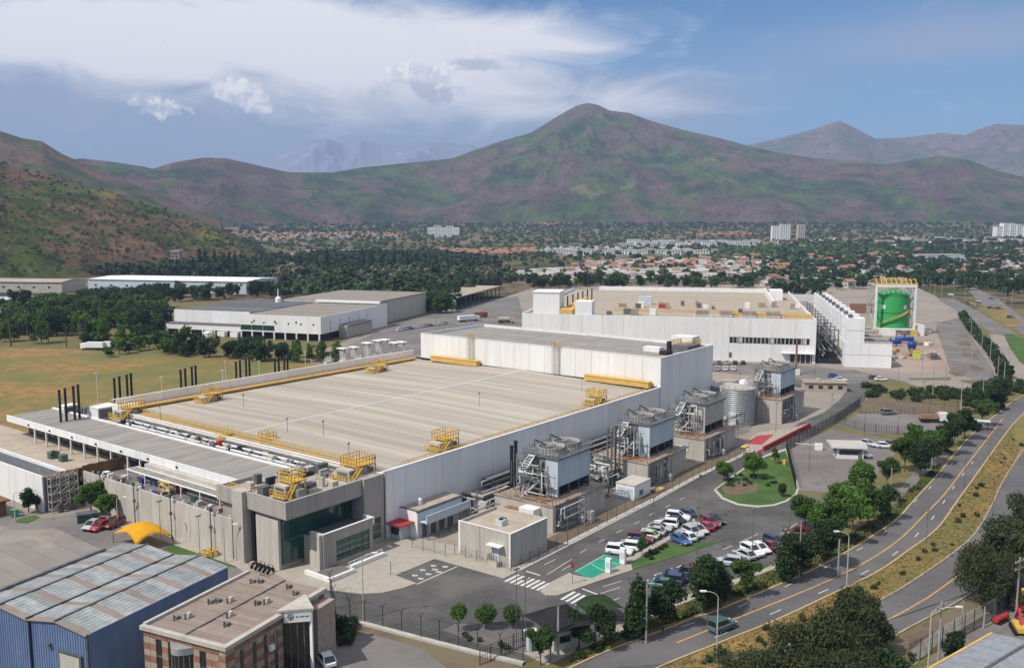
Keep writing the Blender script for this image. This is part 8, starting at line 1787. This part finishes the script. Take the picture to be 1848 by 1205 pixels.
m_tuft = mat('dry_tuft', (.27, .165, .06), (.17, .115, .045), .12, 6, rough=1); m_tuftg = mat('green_tuft', (.08, .115, .032), (.17, .14, .05), .12, 6, rough=1)
med = [(1200, 1203)]+R1R[2:-2]+[(1838, 815)]+R2L[1:-3][::-1]
tufts('grass_tufts', med, 3000, m_tuft, 1, (.06, .2)); tufts('grass_tufts', med, 1500, m_tuftg, 2, (.06, .25))
tufts('grass_tufts', [(1033, 1196), (1130, 1150), (1262, 1105), (1414, 1046), (1515, 998), (1614, 936), (1700, 845), (1690, 840), (1600, 925), (1500, 985), (1400, 1030), (1240, 1090), (1030, 1188)], 7000, m_tuftg, 3, (.15, .5))
for k in range(20): bush(g.uniform(575, 640), g.uniform(1122, 1165), g.uniform(.8, 1.9), 'dark shrub in the shade between the brick office and the fence', 'dark shrubs beside the brick office', 1)
# belt of trees behind the dry field (every one its own tree) and the trees round the far yards
def belt(poly, n, kinds, hs, label, group, seed, merged=False):
    pts = scatter(poly, n, seed); ang = sorted(math.atan2(x, y) for x, y in pts); parts_ = {}
    for x, y in pts:
        g2 = random.Random(int(x*100)); kd = g2.choice(kinds); h = g2.uniform(*hs); w = g2.uniform(.8, 1.15)
        look = {'mid_round': 'dark broad', 'mid_green': 'mid green', 'mid_light': 'light green', 'far_round': 'dark', 'far_round2': 'green', 'far_light': 'light green'}[kd]
        where = ('left', 'middle', 'right')[min(2, int(3*ang.index(math.atan2(x, y))/len(ang)))]
        if not merged: tree(kd, x, y, h, '%s tree in the %s third of the %s' % (look, where, label), group, w=w); continue
        for me in TREES[kd][:2]:
            V = np.empty(len(me.vertices)*3); me.vertices.foreach_get('co', V); V = V.reshape(-1, 3)*(h/TREES[kd][2])*np.array([w, w, 1]); r = g2.random()*6.28
            parts_.setdefault(me.materials[0].name, []).append((np.stack([V[:, 0]*math.cos(r)-V[:, 1]*math.sin(r)+x, V[:, 0]*math.sin(r)+V[:, 1]*math.cos(r)+y, V[:, 2]], -1), me))
    if merged:
        Vs, Fs, Ms, base, names = [], [], [], 0, list(parts_)
        for mi, nm in enumerate(names):
            for V, me in parts_[nm]:
                Vs.append(V); Fs += [[base+v for v in p.vertices] for p in me.polygons]; Ms += [mi]*len(me.polygons); base += len(V)
        me = bpy.data.meshes.new('wood_edge'); me.from_pydata(np.concatenate(Vs).tolist(), [], Fs)
        for nm in names: me.materials.append(bpy.data.materials[nm])
        me.polygons.foreach_set('material_index', Ms); o = bpy.data.objects.new('wood_edge', me); C.objects.link(o); tag(o, kind='stuff')
belt([(-30, 618), (-30, 596), (70, 580), (150, 568), (300, 558), (298, 620), (200, 622), (100, 622)], 78, ['mid_round', 'mid_round', 'mid_green', 'mid_light'], (8, 13), 'dense belt behind the dry field', 'trees in the left belt', 1)
belt([(120, 566), (160, 545), (300, 535), (300, 556), (200, 562)], 42, ['mid_round', 'mid_round', 'mid_green'], (9, 13), 'belt before the long white warehouse', 'back trees of the left belt', 2)
belt([(200, 636), (300, 640), (420, 648), (590, 658), (600, 650), (440, 636), (300, 628), (200, 626)], 26, ['mid_light', 'mid_green', 'mid_round'], (4, 9), 'row before the cream warehouse', 'trees along the field edge', 3)
belt([(180, 548), (300, 530), (520, 530), (520, 538), (300, 545)], 30, ['mid_round', 'mid_green'], (8, 12), 'strip between the two big warehouses', 'trees between the warehouses', 4)
belt([(740, 565), (770, 545), (830, 530), (826, 560), (780, 572)], 30, ['mid_round', 'mid_green'], (9, 13), 'clump right of the cream warehouse', 'trees right of the cream warehouse', 5)
belt([(480, 538), (560, 515), (740, 510), (820, 520), (740, 545), (700, 538)], 50, ['far_round', 'far_round2', 'far_light'], (8, 13), 'tree in the wood edge behind the cream warehouse', 'wood edge trees', 6, True)
belt([(940, 522), (960, 512), (1200, 508), (1400, 514), (1400, 522)], 58, ['far_round', 'far_round', 'far_round2', 'far_light'], (7, 12), 'tree in the dense row right behind the second hall', 'trees behind the second hall', 7, True)
belt([(1395, 545), (1400, 518), (1500, 514), (1570, 520), (1490, 530), (1440, 548)], 26, ['far_round', 'far_round2'], (6, 10), 'tree behind the terraced coolers', 'trees behind the coolers', 8, True)
belt([(1640, 520), (1640, 506), (1860, 510), (1860, 545), (1790, 530), (1700, 518)], 46, ['far_round', 'far_round2', 'far_light', 'far_round'], (7, 13), 'tree by the far avenue at the right', 'trees by the far avenue', 9, True)
belt([(1750, 740), (1800, 720), (1812, 690), (1800, 650), (1806, 648), (1822, 700), (1815, 735), (1780, 755)], 18, ['mid_green', 'mid_round'], (3, 6), 'row along the curving far yard fence', 'trees along the far yard fence', 10)
for k, (kd, px, py, h, l) in enumerate((('mid_green', 326, 640, 12, 'tall green tree standing before the left wing of the cream warehouse'), ('mid_round', 478, 652, 8.5, 'wide round dark tree at the field edge before the cream warehouse'), ('mid_light', 538, 645, 8, 'light green tree before the green window of the cream warehouse'), ('mid_green', 578, 654, 8.5, 'green tree at the right front corner of the cream warehouse'), ('mid_light', 606, 655, 9, 'light tree right of the cream warehouse corner'), ('mid_round', 38, 560, 14, 'large dark tree before the low sheds at the left edge'))):
    ptree(kd, px, py, h, l)
belt([(-40, 575), (0, 560), (150, 548), (300, 545), (310, 600), (150, 600), (-40, 610)], 120, ['far_round', 'far_round2', 'far_light', 'far_round2'], (8, 12), 'belt', 'belt', 21, True)
belt([(120, 640), (300, 650), (470, 640), (470, 628), (300, 622), (150, 622)], 34, ['far_round2', 'far_light', 'far_round'], (4, 8), 'belt', 'belt', 22, True)
hp = [G(*p) for p in zz([(425, 325), (485, 425), (565, 525), (645, 612), (728, 732), (772, 830), (752, 905), (660, 960)], 1640, 500, 4.635)]; hq = []
for a_, b_ in zip(hp[:-1], hp[1:]):
    n_ = int(math.hypot(b_[0]-a_[0], b_[1]-a_[1])/1.1)
    for i in range(n_): hq.append((a_[0]+(b_[0]-a_[0])*i/n_+g.uniform(.3, 2.6), a_[1]+(b_[1]-a_[1])*i/n_+g.uniform(-.8, .8)))
blob_trees('hedge', hq, m_leaffd, 31, (1.8, 3.4), (.9, 1.4), 40)
# poplars at the hill foot
for k, px in enumerate((350, 362, 372, 388, 405, 414, 424, 560, 572, 590, 655, 672, 690, 712, 735, 752)):
    x, y, z = GT(px, 498-(k % 4)*3); tree('far_poplar', x, y, 19+(k*7 % 8), 'narrow dark poplar standing above the wood below the left hill', 'poplars above the wood', z=z)
# palms
pl = B(); g = random.Random(4)
for k in range(26):
    a = g.random()*6.28; e = g.uniform(-.3, 1.1); P = []
    for s in range(5): r_ = s*.55; P.append(Vector((math.cos(a)*r_*math.cos(e*.6), math.sin(a)*r_*math.cos(e*.6), 9.6+r_*math.sin(e)-.28*s*s*.5)))
    sd_ = Vector((-math.sin(a), math.cos(a), 0))*.28
    for i in range(4): quad(pl, [P[i]-sd_*(1-.2*i), P[i+1]-sd_*(.8-.2*i), P[i+1]+sd_*(.8-.2*i), P[i]+sd_*(1-.2*i)])
pme = bpy.data.meshes.new('palm_crown'); pl.to_mesh(pme); pl.free(); pme.materials.append(m_palm)
tm_ = bar(B(), (0, 0, 0), (0, 0, 9.7), .6, n=8, w2=.4); tme = bpy.data.meshes.new('trunk'); tm_.to_mesh(tme); tm_.free(); tme.materials.append(m_bark)
for k, (px, py, h) in enumerate(((20, 625, 16), (50, 606, 15), (88, 622, 9), (148, 625, 12), (120, 626, 10))):
    x, y = G(px, py); t = thing('palm_tree', 'palm tree with bushy head, %s from the left behind the dry field' % ordn[k], 'palm tree', (x, y, 0), k, 'palms in the left belt'); t.scale = (h/9.7*.8, h/9.7*.8, h/9.7); link('trunk', tme, t); link('crown', pme, t)
# scrub on the near hill
hl = bpy.data.objects['left_hill']; n_ = len(hl.data.vertices); co = np.empty(n_*3); hl.data.vertices.foreach_get('co', co); co = co.reshape(-1, 3)
gg = np.random.default_rng(5); ok = co[(co[:, 2] > 3) & (co[:, 1] > 300)]; ok = ok[gg.choice(len(ok), 3400)]; ok = ok+gg.normal(size=ok.shape)*np.array([1.5, 1.5, 0]); zmap = {(round(a, 1), round(b, 1)): c for a, b, c in ok}
zl = {(float(a), float(b)): float(c)-.4 for a, b, c in ok}
blob_trees('hill_scrub', list(zl.keys()), m_leaff, 8, (1.6, 4.5), (.9, 1.5), 14, zf=lambda x, y: zl[(x, y)])
